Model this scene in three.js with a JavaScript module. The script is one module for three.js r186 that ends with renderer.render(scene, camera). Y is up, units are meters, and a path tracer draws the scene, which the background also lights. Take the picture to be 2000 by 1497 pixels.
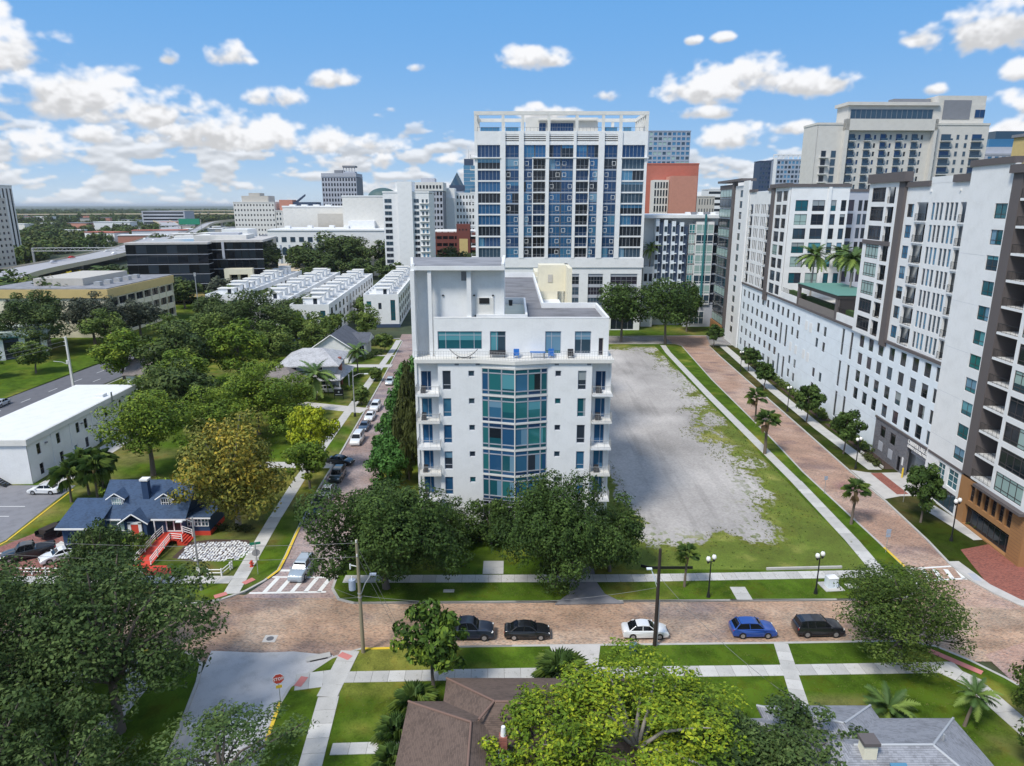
import * as THREE from 'three';
import { mergeGeometries, toCreasedNormals } from 'three/addons/utils/BufferGeometryUtils.js';
import { TextGeometry } from 'three/addons/geometries/TextGeometry.js';
import { FontLoader } from 'three/addons/loaders/FontLoader.js';

// ---------------------------------------------------------------- camera, exposure
const scene = new THREE.Scene();
const camera = new THREE.PerspectiveCamera(58.2, 1024 / 766, 0.5, 60000);
camera.position.set(0, 41.5, 0);
camera.lookAt(0, 41.5 - 348, -1345);
const renderer = new THREE.WebGLRenderer();
renderer.toneMapping = THREE.LinearToneMapping;
renderer.toneMappingExposure = 1.0;
renderer.shadowMap.enabled = true;

// ---------------------------------------------------------------- random and noise
function rng(a) { return () => { a |= 0; a = a + 0x6D2B79F5 | 0; let t = Math.imul(a ^ a >>> 15, 1 | a); t = t + Math.imul(t ^ t >>> 7, 61 | t) ^ t; return ((t ^ t >>> 14) >>> 0) / 4294967296; }; }
const rnd = rng(20240611);
const rr = (a, b, r = rnd) => a + (b - a) * r();
const pick = (l, r = rnd) => l[Math.floor(r() * l.length)];
const clamp = (x, a = 0, b = 1) => Math.min(b, Math.max(a, x)), mix = (a, b, t) => a + (b - a) * t;
const smooth = (a, b, x) => { const t = clamp((x - a) / (b - a)); return t * t * (3 - 2 * t); };
const LAT = (() => { const r = rng(77), a = new Float32Array(65536); for (let i = 0; i < 65536; i++) a[i] = r(); return a; })();
function vnoise(x, y, per = 256) {
  const ix = Math.floor(x), iy = Math.floor(y), fx = x - ix, fy = y - iy, u = fx * fx * (3 - 2 * fx), v = fy * fy * (3 - 2 * fy);
  const m = (a) => ((a % per) + per) % per, x0 = m(ix), x1 = m(ix + 1), y0 = m(iy) * 256, y1 = m(iy + 1) * 256;
  return (LAT[y0 + x0] * (1 - u) + LAT[y0 + x1] * u) * (1 - v) + (LAT[y1 + x0] * (1 - u) + LAT[y1 + x1] * u) * v;
}
function fbm(x, y, oct = 4, per = 256) { let s = 0, a = 0.5, t = 0; for (let i = 0; i < oct; i++) { s += a * vnoise(x, y, per); t += a; x *= 2; y *= 2; per = Math.min(256, per * 2); a *= 0.5; } return s / t; }

// ---------------------------------------------------------------- sky: air and cumulus clouds, one picture of the whole dome
const SUN = new THREE.Vector3(-0.40, 0.81, 0.43).normalize();
{
  const W = 4096, H = 2048, data = new Float32Array(W * H * 4);
  // clouds seen in front: azimuth, elevation (degrees), half sizes
  const C = [
    [-37, 9.4, 5.6, 2.7], [-34.0, 9.6, 3.6, 1.9], [-30.5, 7.1, 5.2, 2.0], [-26.3, 6.3, 5.0, 1.9], [-22.6, 5.2, 4.2, 1.8], [-19.0, 4.8, 2.9, 1.7], [-17.7, 7.6, 2.4, 0.9],
    [-13.1, 9.0, 2.3, 0.75], [-20.9, 10.2, 1.9, 1.15], [-24.6, 9.8, 0.7, 0.55], [-28.5, 4.6, 2.9, 0.8], [-33.3, 3.4, 2.8, 1.6], [-36.6, 2.7, 2.2, 1.6],
    [-14.6, 4.4, 2.0, 1.2], [-10.3, 4.4, 2.0, 0.9], [-12.3, 3.4, 3.4, 1.0], [-4.5, 3.5, 1.9, 0.8], [1.45, 10.6, 2.9, 0.95], [2.9, 6.9, 2.2, 0.7], [7.4, 8.1, 1.1, 0.65],
    [-7.1, 10.0, 0.9, 0.4], [13.5, 11.6, 0.7, 0.36], [15.6, 11.7, 0.75, 0.4], [15.1, 8.3, 3.3, 1.7], [17.7, 8.9, 3.2, 1.6], [22.0, 8.4, 3.0, 1.1], [14.6, 6.7, 2.8, 0.6],
    [17.1, 4.8, 2.9, 1.05], [20.8, 5.4, 1.8, 0.55], [32.6, 11.1, 4.6, 2.0], [36.2, 10.7, 4.0, 1.6], [35.0, 8.2, 1.7, 0.8], [29.6, 7.4, 1.0, 0.55], [36.5, 4.6, 3.0, 1.4], [37, 6.2, 4, 1.0]];
  const r = rng(5);
  for (let i = 0; i < 90; i++) {                                     // the same kind of clouds all the way round
    const az = rr(41, 319, r), el = rr(2.5, 15, r), s = rr(0.5, 1.3, r) * (0.35 + el / 11);
    C.push([az > 180 ? az - 360 : az, el, 3.2 * s, 1.25 * s]);
    if (r() < 0.6) C.push([(az > 180 ? az - 360 : az) + rr(-3, 3, r) * s, el + rr(-0.5, 0.7, r) * s, 2.2 * s, 1.0 * s]);
  }
  const grid = [...Array(180)].map(() => []);
  C.forEach((c) => { c[2] *= 1.0; c[3] *= 0.98; for (let k = Math.floor((c[0] - c[2] * 2 + 360) / 2); k <= Math.floor((c[0] + c[2] * 2 + 360) / 2); k++) grid[k % 180].push(c); });
  for (let j = 0; j < H; j++) {
    const el = ((j + 0.5) / H - 0.5) * 180, se = Math.sin(el * Math.PI / 180);
    const e = Math.max(el, 0), t1 = 1 - Math.exp(-e / 6.5), t2 = clamp((e - 8) / 60);
    const air = [mix(mix(0.53, 0.125, t1), 0.09, t2), mix(mix(0.72, 0.395, t1), 0.28, t2), mix(mix(0.89, 0.835, t1), 0.64, t2)];
    for (let i = 0; i < W; i++) {
      const k = (j * W + i) * 4, ph = ((i + 0.5) / W - 0.5) * 2 * Math.PI;
      const X = Math.cos(ph), Z = Math.sin(ph);
      let az = Math.atan2(X, -Z) * 180 / Math.PI, a = 0, b = 1;
      if (el < -1) { data[k] = 0.2; data[k + 1] = 0.22; data[k + 2] = 0.2; data[k + 3] = 1; continue; }
      if (el > -1 && el < 17) {
        const ax = (az + 360) * 1.0, n = fbm(ax * 0.5, el * 0.85 + 40, 6), n2 = fbm(ax * 1.5 + 9, el * 2.1 + 3, 4);
        let d = -9, top = 0;
        for (const c of grid[Math.floor((az + 360) / 2) % 180]) {
          let dx = (az - c[0]); if (dx > 180) dx -= 360; if (dx < -180) dx += 360;
          dx /= c[2]; let dy = (el - c[1]) / c[3]; if (dy < 0) dy *= 1.35;
          const q = 1 - (dx * dx + dy * dy); if (q > d) { d = q; top = dy; }
        }
        if (d > -1.6) {
          const dd = d + (n - 0.5) * 3.0 + (n2 - 0.5) * 1.2; a = smooth(-0.1, 0.95, dd) ** 0.8;
          b = clamp(0.64 + 0.34 * smooth(-0.6, 0.5, top + (n2 - 0.5) * 1.9 + (n - 0.5)) + 0.1 * (1 - smooth(0, 1, dd)), 0.62, 1.0);
        }
        // rows of small far cumulus low over the horizon
        const lowq = el < 7.2 ? (1 - smooth(3.6, 7.2, el + (az > 0 ? 1.4 : 0))) : 0;
        if (lowq > 0) {
          const f = fbm(ax * 0.42 + 3, el * 1.35, 5) + (n2 - 0.5) * 0.16, th = mix(0.72, 0.43, lowq), a2 = smooth(th, th + 0.11, f) * (0.5 + 0.35 * lowq);
          const b2 = clamp(0.74 + 1.3 * (fbm(ax * 0.42 + 3, el * 1.35, 4) - fbm(ax * 0.42 + 3, el * 1.35 + 0.4, 4)) + (n2 - 0.5) * 0.2, 0.6, 0.97);
          if (a2 > a) { a = a2; b = b2; }
          const veil = 0.55 * (1 - smooth(0, 3.2, el)); a = Math.max(a, veil * 0.6);
          if (a2 < 0.05 && veil > 0) b = Math.min(b, 0.72);
        }
      }
      if (el > 15) {                                                 // higher: broken cumulus overhead
        const q = 1.1 / se, f = fbm(X * Math.cos(el * Math.PI / 180) * q * 1.6 + 60, Z * Math.cos(el * Math.PI / 180) * q * 1.6 + 60, 5);
        const a2 = smooth(0.45, 0.58, f) * smooth(15, 21, el); if (a2 > a) { a = a2; b = clamp(1.0 - 1.1 * Math.max(0, f - 0.58), 0.74, 1); }
      }
      const cl = [b * 0.985, b * 0.995, b * 1.02];
      for (let c = 0; c < 3; c++) data[k + c] = mix(air[c], cl[c], a);
      data[k + 3] = 1;
    }
  }
  const sky = new THREE.DataTexture(data, W, H, THREE.RGBAFormat, THREE.FloatType);
  sky.mapping = THREE.EquirectangularReflectionMapping; sky.magFilter = THREE.LinearFilter; sky.needsUpdate = true;
  scene.background = sky; scene.environment = sky;
}
// ---------------------------------------------------------------- sun, softened by thin cloud
{
  const sun = new THREE.DirectionalLight(new THREE.Color().setRGB(1, 0.95, 0.86), 3.7);
  sun.position.copy(SUN).multiplyScalar(600); sun.target.position.set(0, 0, -120);
  sun.position.add(sun.target.position);
  sun.castShadow = true; sun.shadow.radius = 24; sun.shadow.mapSize.set(4096, 4096);
  Object.assign(sun.shadow.camera, { left: -260, right: 260, top: 260, bottom: -260, near: 1, far: 1500 });
  scene.add(sun, sun.target);
}
scene.fog = new THREE.FogExp2(new THREE.Color(0.80, 0.88, 0.97), 0.00004);

// ---------------------------------------------------------------- building blocks
const used = {};
const numbered = (n) => { used[n] = (used[n] ?? -1) + 1; return used[n] ? n + '_' + String(used[n]).padStart(3, '0') : n; };
function tag(o, label, category, group) { o.userData.label = label; o.userData.category = category; if (group) o.userData.group = group; return o; }
function thing(name, label, category, [x, y, z] = [0, 0, 0], turn = 0, group) {
  const o = new THREE.Group(); o.name = numbered(name); o.position.set(x, y, z); o.rotation.y = turn; scene.add(o); return tag(o, label, category, group);
}
function mesh(name, geo, mat, parent, x = 0, y = 0, z = 0, ry = 0) {
  const m = new THREE.Mesh(Array.isArray(geo) ? merge(geo) : geo, mat); m.name = name; m.castShadow = m.receiveShadow = true; m.position.set(x, y, z); m.rotation.y = ry;
  (parent || scene).add(m); return m;
}
function struct(name, geo, mat) { const m = mesh(numbered(name), geo, mat); m.userData.kind = 'structure'; return m; }
function merge(l) {
  l = l.map((g) => { let q = g.index ? g.toNonIndexed() : g; for (const k of Object.keys(q.attributes)) if (!['position', 'normal', 'uv', 'color'].includes(k)) q.deleteAttribute(k); return q; });
  if (l.some((g) => !g.attributes.color)) l.forEach((g) => g.deleteAttribute('color'));
  return mergeGeometries(l);
}
const GC = new Map(), cached = (k, f) => { if (!GC.has(k)) GC.set(k, f()); return GC.get(k); };
// a box with uv in metres; x, z: centre, y: underside
function bx(w, h, d, x = 0, y = 0, z = 0, ry = 0) {
  const g = new THREE.BoxGeometry(w, h, d), p = g.attributes.position, n = g.attributes.normal, u = g.attributes.uv;
  for (let i = 0; i < p.count; i++) { const ax = Math.abs(n.getX(i)), ay = Math.abs(n.getY(i)); u.setXY(i, ax > 0.5 ? p.getZ(i) : p.getX(i), ay > 0.5 ? p.getZ(i) : p.getY(i)); }
  g.translate(0, h / 2, 0); if (ry) g.rotateY(ry); g.translate(x, y, z); return g;
}
const b2 = (x0, x1, y0, y1, z0, z1) => bx(Math.abs(x1 - x0), Math.abs(y1 - y0), Math.abs(z1 - z0), (x0 + x1) / 2, Math.min(y0, y1), (z0 + z1) / 2);
const cyl = (r0, r1, h, x = 0, y = 0, z = 0, n = 10) => { const g = new THREE.CylinderGeometry(r1, r0, h, n); g.translate(x, y + h / 2, z); return g; };
function tube(pts, radii, n = 6) {                                   // tapered tube through points
  const P = [], I = [], N = pts.length, up = new THREE.Vector3(0.3, 0.1, 1).normalize();
  for (let i = 0; i < N; i++) {
    const a = pts[Math.max(0, i - 1)], b = pts[Math.min(N - 1, i + 1)], t = new THREE.Vector3(b[0] - a[0], b[1] - a[1], b[2] - a[2]).normalize();
    const u = new THREE.Vector3().crossVectors(Math.abs(t.dot(up)) > 0.95 ? new THREE.Vector3(1, 0, 0) : up, t).normalize(), v = new THREE.Vector3().crossVectors(t, u);
    const R = Array.isArray(radii) ? radii[i] : radii;
    for (let k = 0; k < n; k++) { const q = k / n * 2 * Math.PI, c = Math.cos(q) * R, s = Math.sin(q) * R; P.push(pts[i][0] + u.x * c + v.x * s, pts[i][1] + u.y * c + v.y * s, pts[i][2] + u.z * c + v.z * s); }
  }
  for (let i = 0; i < N - 1; i++) for (let k = 0; k < n; k++) { const a = i * n + k, b = i * n + (k + 1) % n; I.push(a, b, a + n, b, b + n, a + n); }
  const g = new THREE.BufferGeometry(); g.setAttribute('position', new THREE.Float32BufferAttribute(P, 3)); g.setIndex(I);
  g.setAttribute('uv', new THREE.Float32BufferAttribute(new Float32Array(P.length / 3 * 2), 2)); g.computeVertexNormals(); return g;
}
const bar = (a, b, r, n = 6) => tube([a, b], r, n);
// polygon (x, z) standing from y0 to y1
function prism(poly, y0, y1) {
  const s = new THREE.Shape(poly.map(([x, z]) => new THREE.Vector2(x, -z))), g = new THREE.ExtrudeGeometry(s, { depth: y1 - y0, bevelEnabled: false });
  g.rotateX(-Math.PI / 2); g.translate(0, y0, 0); return g;
}
// side profile (x, y) drawn out along z
function side(poly, z0, z1, bevel = 0) {
  const s = new THREE.Shape(poly.map(([x, y]) => new THREE.Vector2(x, y))), g = new THREE.ExtrudeGeometry(s, { depth: z1 - z0 - 2 * bevel, bevelEnabled: bevel > 0, bevelSize: bevel, bevelThickness: bevel, bevelSegments: 2, bevelOffset: -bevel });
  g.translate(0, 0, z0 + bevel); return g;
}
// faces from corner lists, uv in metres along the face
function quads(list) {
  const P = [], U = [], N = [];
  for (const f of list) {
    const v = f.map((p) => new THREE.Vector3(...p)), e = v[1].clone().sub(v[0]).normalize(), n = v[1].clone().sub(v[0]).cross(v[2].clone().sub(v[0])).normalize(), w = n.clone().cross(e);
    for (let i = 1; i < v.length - 1; i++) for (const q of [v[0], v[i], v[i + 1]]) { const d = q.clone().sub(v[0]); P.push(q.x, q.y, q.z); U.push(d.dot(e), d.dot(w)); N.push(n.x, n.y, n.z); }
  }
  const g = new THREE.BufferGeometry(); g.setAttribute('position', new THREE.Float32BufferAttribute(P, 3)); g.setAttribute('uv', new THREE.Float32BufferAttribute(U, 2)); g.setAttribute('normal', new THREE.Float32BufferAttribute(N, 3)); return g;
}
// a thick slab over the faces given (roof planes)
function slabs(list, t = 0.15) {
  const out = [];
  for (const f of list) {
    const lo = f.map(([x, y, z]) => [x, y - t, z]); out.push(f, lo.slice().reverse());
    f.forEach((p, i) => { const k = (i + 1) % f.length; out.push([lo[i], lo[k], f[k], p]); });
  }
  return quads(out);
}
// offset a polyline sideways
function offset(pts, d) {
  return pts.map((p, i) => {
    const a = pts[Math.max(0, i - 1)], b = pts[Math.min(pts.length - 1, i + 1)]; let nx = -(b[1] - a[1]), nz = b[0] - a[0]; const l = Math.hypot(nx, nz) || 1;
    return [p[0] + nx / l * d, p[1] + nz / l * d];
  });
}
const band = (pts, w, y0, y1) => prism([...offset(pts, w / 2), ...offset(pts, -w / 2).reverse()], y0, y1);
function along(pts, step) {                                          // points every step metres with heading
  const out = []; let acc = 0;
  for (let i = 0; i < pts.length - 1; i++) {
    const [x0, z0] = pts[i], [x1, z1] = pts[i + 1], L = Math.hypot(x1 - x0, z1 - z0);
    for (; acc <= L; acc += step) out.push([x0 + (x1 - x0) * acc / L, z0 + (z1 - z0) * acc / L, Math.atan2(-(z1 - z0), x1 - x0)]);
    acc -= L;
  }
  return out;
}
// flat sheet over a polygon, cut into cells so that large patches of colour can vary
function sheet(poly, y, step = 0, colour) {
  if (!step) { const s = new THREE.Shape(poly.map(([x, z]) => new THREE.Vector2(x, -z))), g = new THREE.ShapeGeometry(s); g.rotateX(-Math.PI / 2); g.translate(0, y, 0); return g; }
  const P = [], Cc = [], U = [], xs = poly.map((p) => p[0]), zs = poly.map((p) => p[1]);
  const cut = (pl, ax, v, keep) => { const o = []; pl.forEach((a, i) => { const b = pl[(i + 1) % pl.length], ia = keep * (a[ax] - v) >= 0, ib = keep * (b[ax] - v) >= 0; if (ia) o.push(a); if (ia !== ib) { const t = (v - a[ax]) / (b[ax] - a[ax]); o.push([a[0] + (b[0] - a[0]) * t, a[1] + (b[1] - a[1]) * t]); } }); return o; };
  for (let x = Math.floor(Math.min(...xs) / step) * step; x < Math.max(...xs); x += step) {
    const col = cut(cut(poly, 0, x, 1), 0, x + step, -1); if (col.length < 3) continue;
    for (let z = Math.floor(Math.min(...zs) / step) * step; z < Math.max(...zs); z += step) {
      const c = cut(cut(col, 1, z, 1), 1, z + step, -1); if (c.length < 3) continue;
      for (const t of THREE.ShapeUtils.triangulateShape(c.map((p) => new THREE.Vector2(p[0], -p[1])), [])) {
        let [a, b, d] = t.map((i) => c[i]); const ar = (b[0] - a[0]) * (d[1] - a[1]) - (d[0] - a[0]) * (b[1] - a[1]); if (Math.abs(ar) < 1e-5) continue; if (ar > 0) [b, d] = [d, b];
        for (const q of [a, b, d]) { P.push(q[0], y, q[1]); U.push(q[0], -q[1]); Cc.push(...(colour ? colour(q[0], q[1]) : [1, 1, 1])); }
      }
    }
  }
  const g = new THREE.BufferGeometry(); g.setAttribute('position', new THREE.Float32BufferAttribute(P, 3)); g.setAttribute('uv', new THREE.Float32BufferAttribute(U, 2)); g.setAttribute('color', new THREE.Float32BufferAttribute(Cc, 3));
  g.setAttribute('normal', new THREE.Float32BufferAttribute(P.map((_, i) => i % 3 === 1 ? 1 : 0), 3)); return g;
}

// ---------------------------------------------------------------- materials
const s2l = (c) => c <= 0.04045 ? c / 12.92 : ((c + 0.055) / 1.055) ** 2.4, l2s = (c) => c <= 0.0031308 ? c * 12.92 : 1.055 * c ** (1 / 2.4) - 0.055;
function texture(n, metres, f) {                                     // f(u, v) -> linear rgb, tiling
  const d = new Uint8Array(n * n * 4);
  for (let j = 0; j < n; j++) for (let i = 0; i < n; i++) { const c = f(i / n, j / n), k = (j * n + i) * 4; for (let q = 0; q < 3; q++) d[k + q] = clamp(l2s(clamp(c[q]))) * 255; d[k + 3] = 255; }
  const t = new THREE.DataTexture(d, n, n); t.colorSpace = THREE.SRGBColorSpace; t.magFilter = THREE.LinearFilter; t.minFilter = THREE.LinearMipmapLinearFilter; t.generateMipmaps = true; t.wrapS = t.wrapT = THREE.RepeatWrapping; t.repeat.set(1 / metres, 1 / metres); t.needsUpdate = true; return t;
}
const mat = (r, g, b, rough = 0.85, o = {}) => new THREE.MeshStandardMaterial({ color: new THREE.Color().setRGB(r, g, b), roughness: rough, ...o });
const grain = (lo, hi, f1, f2) => (u, v) => { const n = mix(lo, hi, 0.6 * fbm(u * f1, v * f1, 4, f1) + 0.4 * fbm(u * f2 + 7, v * f2 + 3, 3, f2)); return [n, n, n]; };
const T = {
  plaster: texture(512, 9, (u, v) => { const n = mix(0.84, 1.1, 0.55 * fbm(u * 8, v * 8, 4, 8) + 0.3 * fbm(u * 64 + 7, v * 64 + 3, 3, 64) + 0.15 * fbm(u * 40, v * 4 + 9, 3, 4)); return [n, n, n * 0.995]; }),
  concrete: texture(512, 6, grain(0.72, 1.18, 8, 128)),
  asphalt: texture(512, 7, grain(0.6, 1.3, 8, 128)),
  roofing: texture(512, 14, (u, v) => { const n = fbm(u * 8, v * 8, 5, 8), s = fbm(u * 4 + 3, v * 32, 3, 32), k = 0.45 + 0.8 * n + 0.35 * (s - 0.5); return [k, k, k]; }),
  grass: texture(1024, 15, (u, v) => { const n = fbm(u * 16, v * 16, 5, 16), m = fbm(u * 128, v * 128, 2, 128), d = fbm(u * 6 + 5, v * 6, 4, 6), k = 0.45 + 0.75 * n * (0.5 + m), y = smooth(0.52, 0.75, d); return [k * (0.95 + 0.55 * y), k * (1 + 0.18 * y), k * (0.95 + 0.1 * y)]; }),
  brick: (() => { const r = rng(9), nb = 64, tone = [...Array(nb * 128)].map(() => [r(), r(), r()]);
    return texture(1024, 7.2, (u, v) => {
      const row = Math.floor(v * 72), off = row % 2 ? 0.5 : 0, col = Math.floor(u * 32 + off) % 32, fu = (u * 32 + off) % 1, fv = (v * 72) % 1, t = tone[(row * 32 + col) % tone.length];
      const joint = (fu < 0.05 || fu > 0.95 || fv < 0.1 || fv > 0.9) ? 0.62 : 1, n = 0.75 + 0.5 * fbm(u * 64, v * 64, 2, 64), k = (0.62 + 0.6 * t[0]) * joint * n, g = t[1] < 0.12 ? 0.72 : 1;
      return [k * g, k * (0.93 + 0.16 * t[2]) * (g < 1 ? 0.8 : 1), k * (0.9 + 0.22 * t[2]) * (g < 1 ? 0.9 : 1)];
    }); })(),
  shingle: (() => { const r = rng(4), tone = [...Array(4096)].map(() => r()); return texture(1024, 6, (u, v) => { const row = Math.floor(v * 40), col = Math.floor(u * 22 + (row % 2) * 0.5 + (row % 3) * 0.2) % 22, fv = (v * 40) % 1, t = tone[row * 23 + col], n = fbm(u * 96, v * 96, 2, 96), s = fbm(u * 6, v * 5, 4, 5), k = (fv < 0.14 ? 0.5 : 1) * (0.72 + 0.38 * t) * (0.8 + 0.4 * n) * (0.65 + 0.7 * s); return [k, k, k]; }); })(),
  bark: texture(256, 1.2, (u, v) => { const k = 0.6 + 0.8 * fbm(u * 16, v * 4, 4, 4); return [k, k, k]; }),
};
const M = {
  white: mat(0.78, 0.79, 0.80, 0.8, { map: T.plaster }), cream: mat(0.76, 0.71, 0.56, 0.85, { map: T.plaster }), offwhite: mat(0.7, 0.69, 0.66, 0.85, { map: T.plaster }),
  coolwhite: mat(0.76, 0.83, 0.90, 0.8, { map: T.plaster }), ltgrey: mat(0.42, 0.44, 0.5, 0.85, { map: T.plaster }), grey: mat(0.22, 0.23, 0.26, 0.85, { map: T.plaster }),
  stone: mat(0.62, 0.6, 0.56, 0.85, { map: T.plaster }), terrace: mat(0.2, 0.18, 0.17, 0.85, { map: T.plaster }), beige: mat(0.5, 0.475, 0.435, 0.85, { map: T.plaster }), taupe: mat(0.115, 0.1, 0.1, 0.7), darktaupe: mat(0.045, 0.04, 0.042, 0.7), tan: mat(0.36, 0.185, 0.075, 0.8, { map: T.plaster }),
  concrete: mat(0.52, 0.5, 0.48, 0.9, { map: T.concrete }), walk: mat(0.5, 0.49, 0.47, 0.9, { map: T.concrete }), kerb: mat(0.46, 0.45, 0.43, 0.9, { map: T.concrete }),
  asphalt: mat(0.13, 0.13, 0.145, 0.9, { map: T.asphalt }), conc_road: mat(0.52, 0.515, 0.52, 0.9, { map: T.asphalt, vertexColors: true }), lotasphalt: mat(0.22, 0.22, 0.24, 0.9, { map: T.asphalt }),
  brick: mat(1, 1, 1, 0.9, { map: T.brick, vertexColors: true }), redbrick: mat(0.33, 0.115, 0.085, 0.9, { map: T.brick }),
  grass: new THREE.MeshPhysicalMaterial({ roughness: 1, specularIntensity: 0.15, map: T.grass, vertexColors: true }), mulch: mat(0.07, 0.045, 0.035, 1, { map: T.asphalt }),
  paint: mat(0.74, 0.74, 0.72, 0.7), yellow: mat(0.72, 0.5, 0.04, 0.6), redpaint: mat(0.6, 0.06, 0.035, 0.6), pinkpad: mat(0.55, 0.2, 0.18, 0.8),
  roofing: mat(0.2, 0.2, 0.215, 0.9, { map: T.roofing }), roofwhite: mat(0.72, 0.73, 0.74, 0.8, { map: T.plaster }), roofgrey: mat(0.27, 0.275, 0.3, 0.9, { map: T.roofing }),
  shingleblue: mat(0.045, 0.085, 0.165, 0.85, { map: T.shingle }), shinglebrown: mat(0.15, 0.105, 0.085, 0.9, { map: T.shingle }), shinglegrey: mat(0.30, 0.31, 0.345, 0.85, { map: T.shingle }), shinglelight: mat(0.5, 0.5, 0.52, 0.85, { map: T.shingle }), shingletaupe: mat(0.24, 0.21, 0.2, 0.9, { map: T.shingle }), shingledark: mat(0.11, 0.12, 0.15, 0.9, { map: T.shingle }),
  black: mat(0.012, 0.012, 0.014, 0.5), iron: mat(0.02, 0.022, 0.024, 0.5, { metalness: 0.3 }), steel: mat(0.5, 0.51, 0.53, 0.45, { metalness: 0.6 }), galv: mat(0.42, 0.43, 0.44, 0.55, { metalness: 0.4 }),
  wood: mat(0.16, 0.12, 0.085, 0.9, { map: T.bark }), darkwood: mat(0.035, 0.026, 0.022, 0.9, { map: T.bark }), bark: mat(0.15, 0.125, 0.105, 0.95, { map: T.bark }), palebark: mat(0.34, 0.31, 0.28, 0.95, { map: T.bark }),
  navy: mat(0.02, 0.05, 0.12, 0.7), bluegrey: mat(0.33, 0.38, 0.47, 0.75), dkblue: mat(0.04, 0.065, 0.12, 0.6), salmon: mat(0.44, 0.14, 0.1, 0.85, { map: T.plaster }), salmonlite: mat(0.52, 0.24, 0.18, 0.85, { map: T.plaster }), garage: mat(0.17, 0.05, 0.04, 0.85), ochre: mat(0.6, 0.46, 0.2, 0.85, { map: T.plaster }),
  tyre: mat(0.015, 0.015, 0.016, 0.85), rim: mat(0.45, 0.46, 0.48, 0.35, { metalness: 0.7 }), lampglass: mat(0.8, 0.8, 0.78, 0.3), redlight: mat(0.4, 0.01, 0.01, 0.25), chrome: mat(0.6, 0.6, 0.62, 0.2, { metalness: 0.9 }),
  globe: mat(0.85, 0.85, 0.82, 0.35), teal: mat(0.03, 0.18, 0.2, 0.5), tealroof: mat(0.11, 0.26, 0.22, 0.6), signgreen: mat(0.01, 0.22, 0.13, 0.5), signwhite: mat(0.8, 0.8, 0.8, 0.5), wire: mat(0.2, 0.2, 0.2, 0.6), furniture: mat(0.03, 0.03, 0.035, 0.7), bluechair: mat(0.02, 0.16, 0.5, 0.5), curtain: mat(0.5, 0.62, 0.58, 0.8), stoneblock: mat(0.2, 0.2, 0.225, 0.9, { map: T.brick }),
};
const glass = (r, g, b, rough = 0.06, metal = 0.35) => new THREE.MeshStandardMaterial({ color: new THREE.Color().setRGB(r, g, b), roughness: rough, metalness: metal });
const G = {
  dark: glass(0.02, 0.028, 0.04), night: glass(0.008, 0.01, 0.015, 0.05, 0.2), smoke: glass(0.045, 0.06, 0.085), blue: glass(0.032, 0.125, 0.27), blue2: glass(0.055, 0.19, 0.34), navy: glass(0.02, 0.062, 0.15), teal: glass(0.02, 0.13, 0.17), teal2: glass(0.035, 0.21, 0.23), sky: glass(0.09, 0.25, 0.4), pale: glass(0.34, 0.47, 0.45, 0.15, 0.1), slate: glass(0.05, 0.09, 0.13), plum: glass(0.05, 0.045, 0.065), curtain: glass(0.1, 0.32, 0.38, 0.12, 0.15), curtain2: glass(0.16, 0.3, 0.42, 0.12, 0.15), curtain3: glass(0.3, 0.34, 0.36, 0.12, 0.1), car: glass(0.012, 0.015, 0.02, 0.04, 0.3),
};

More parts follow.
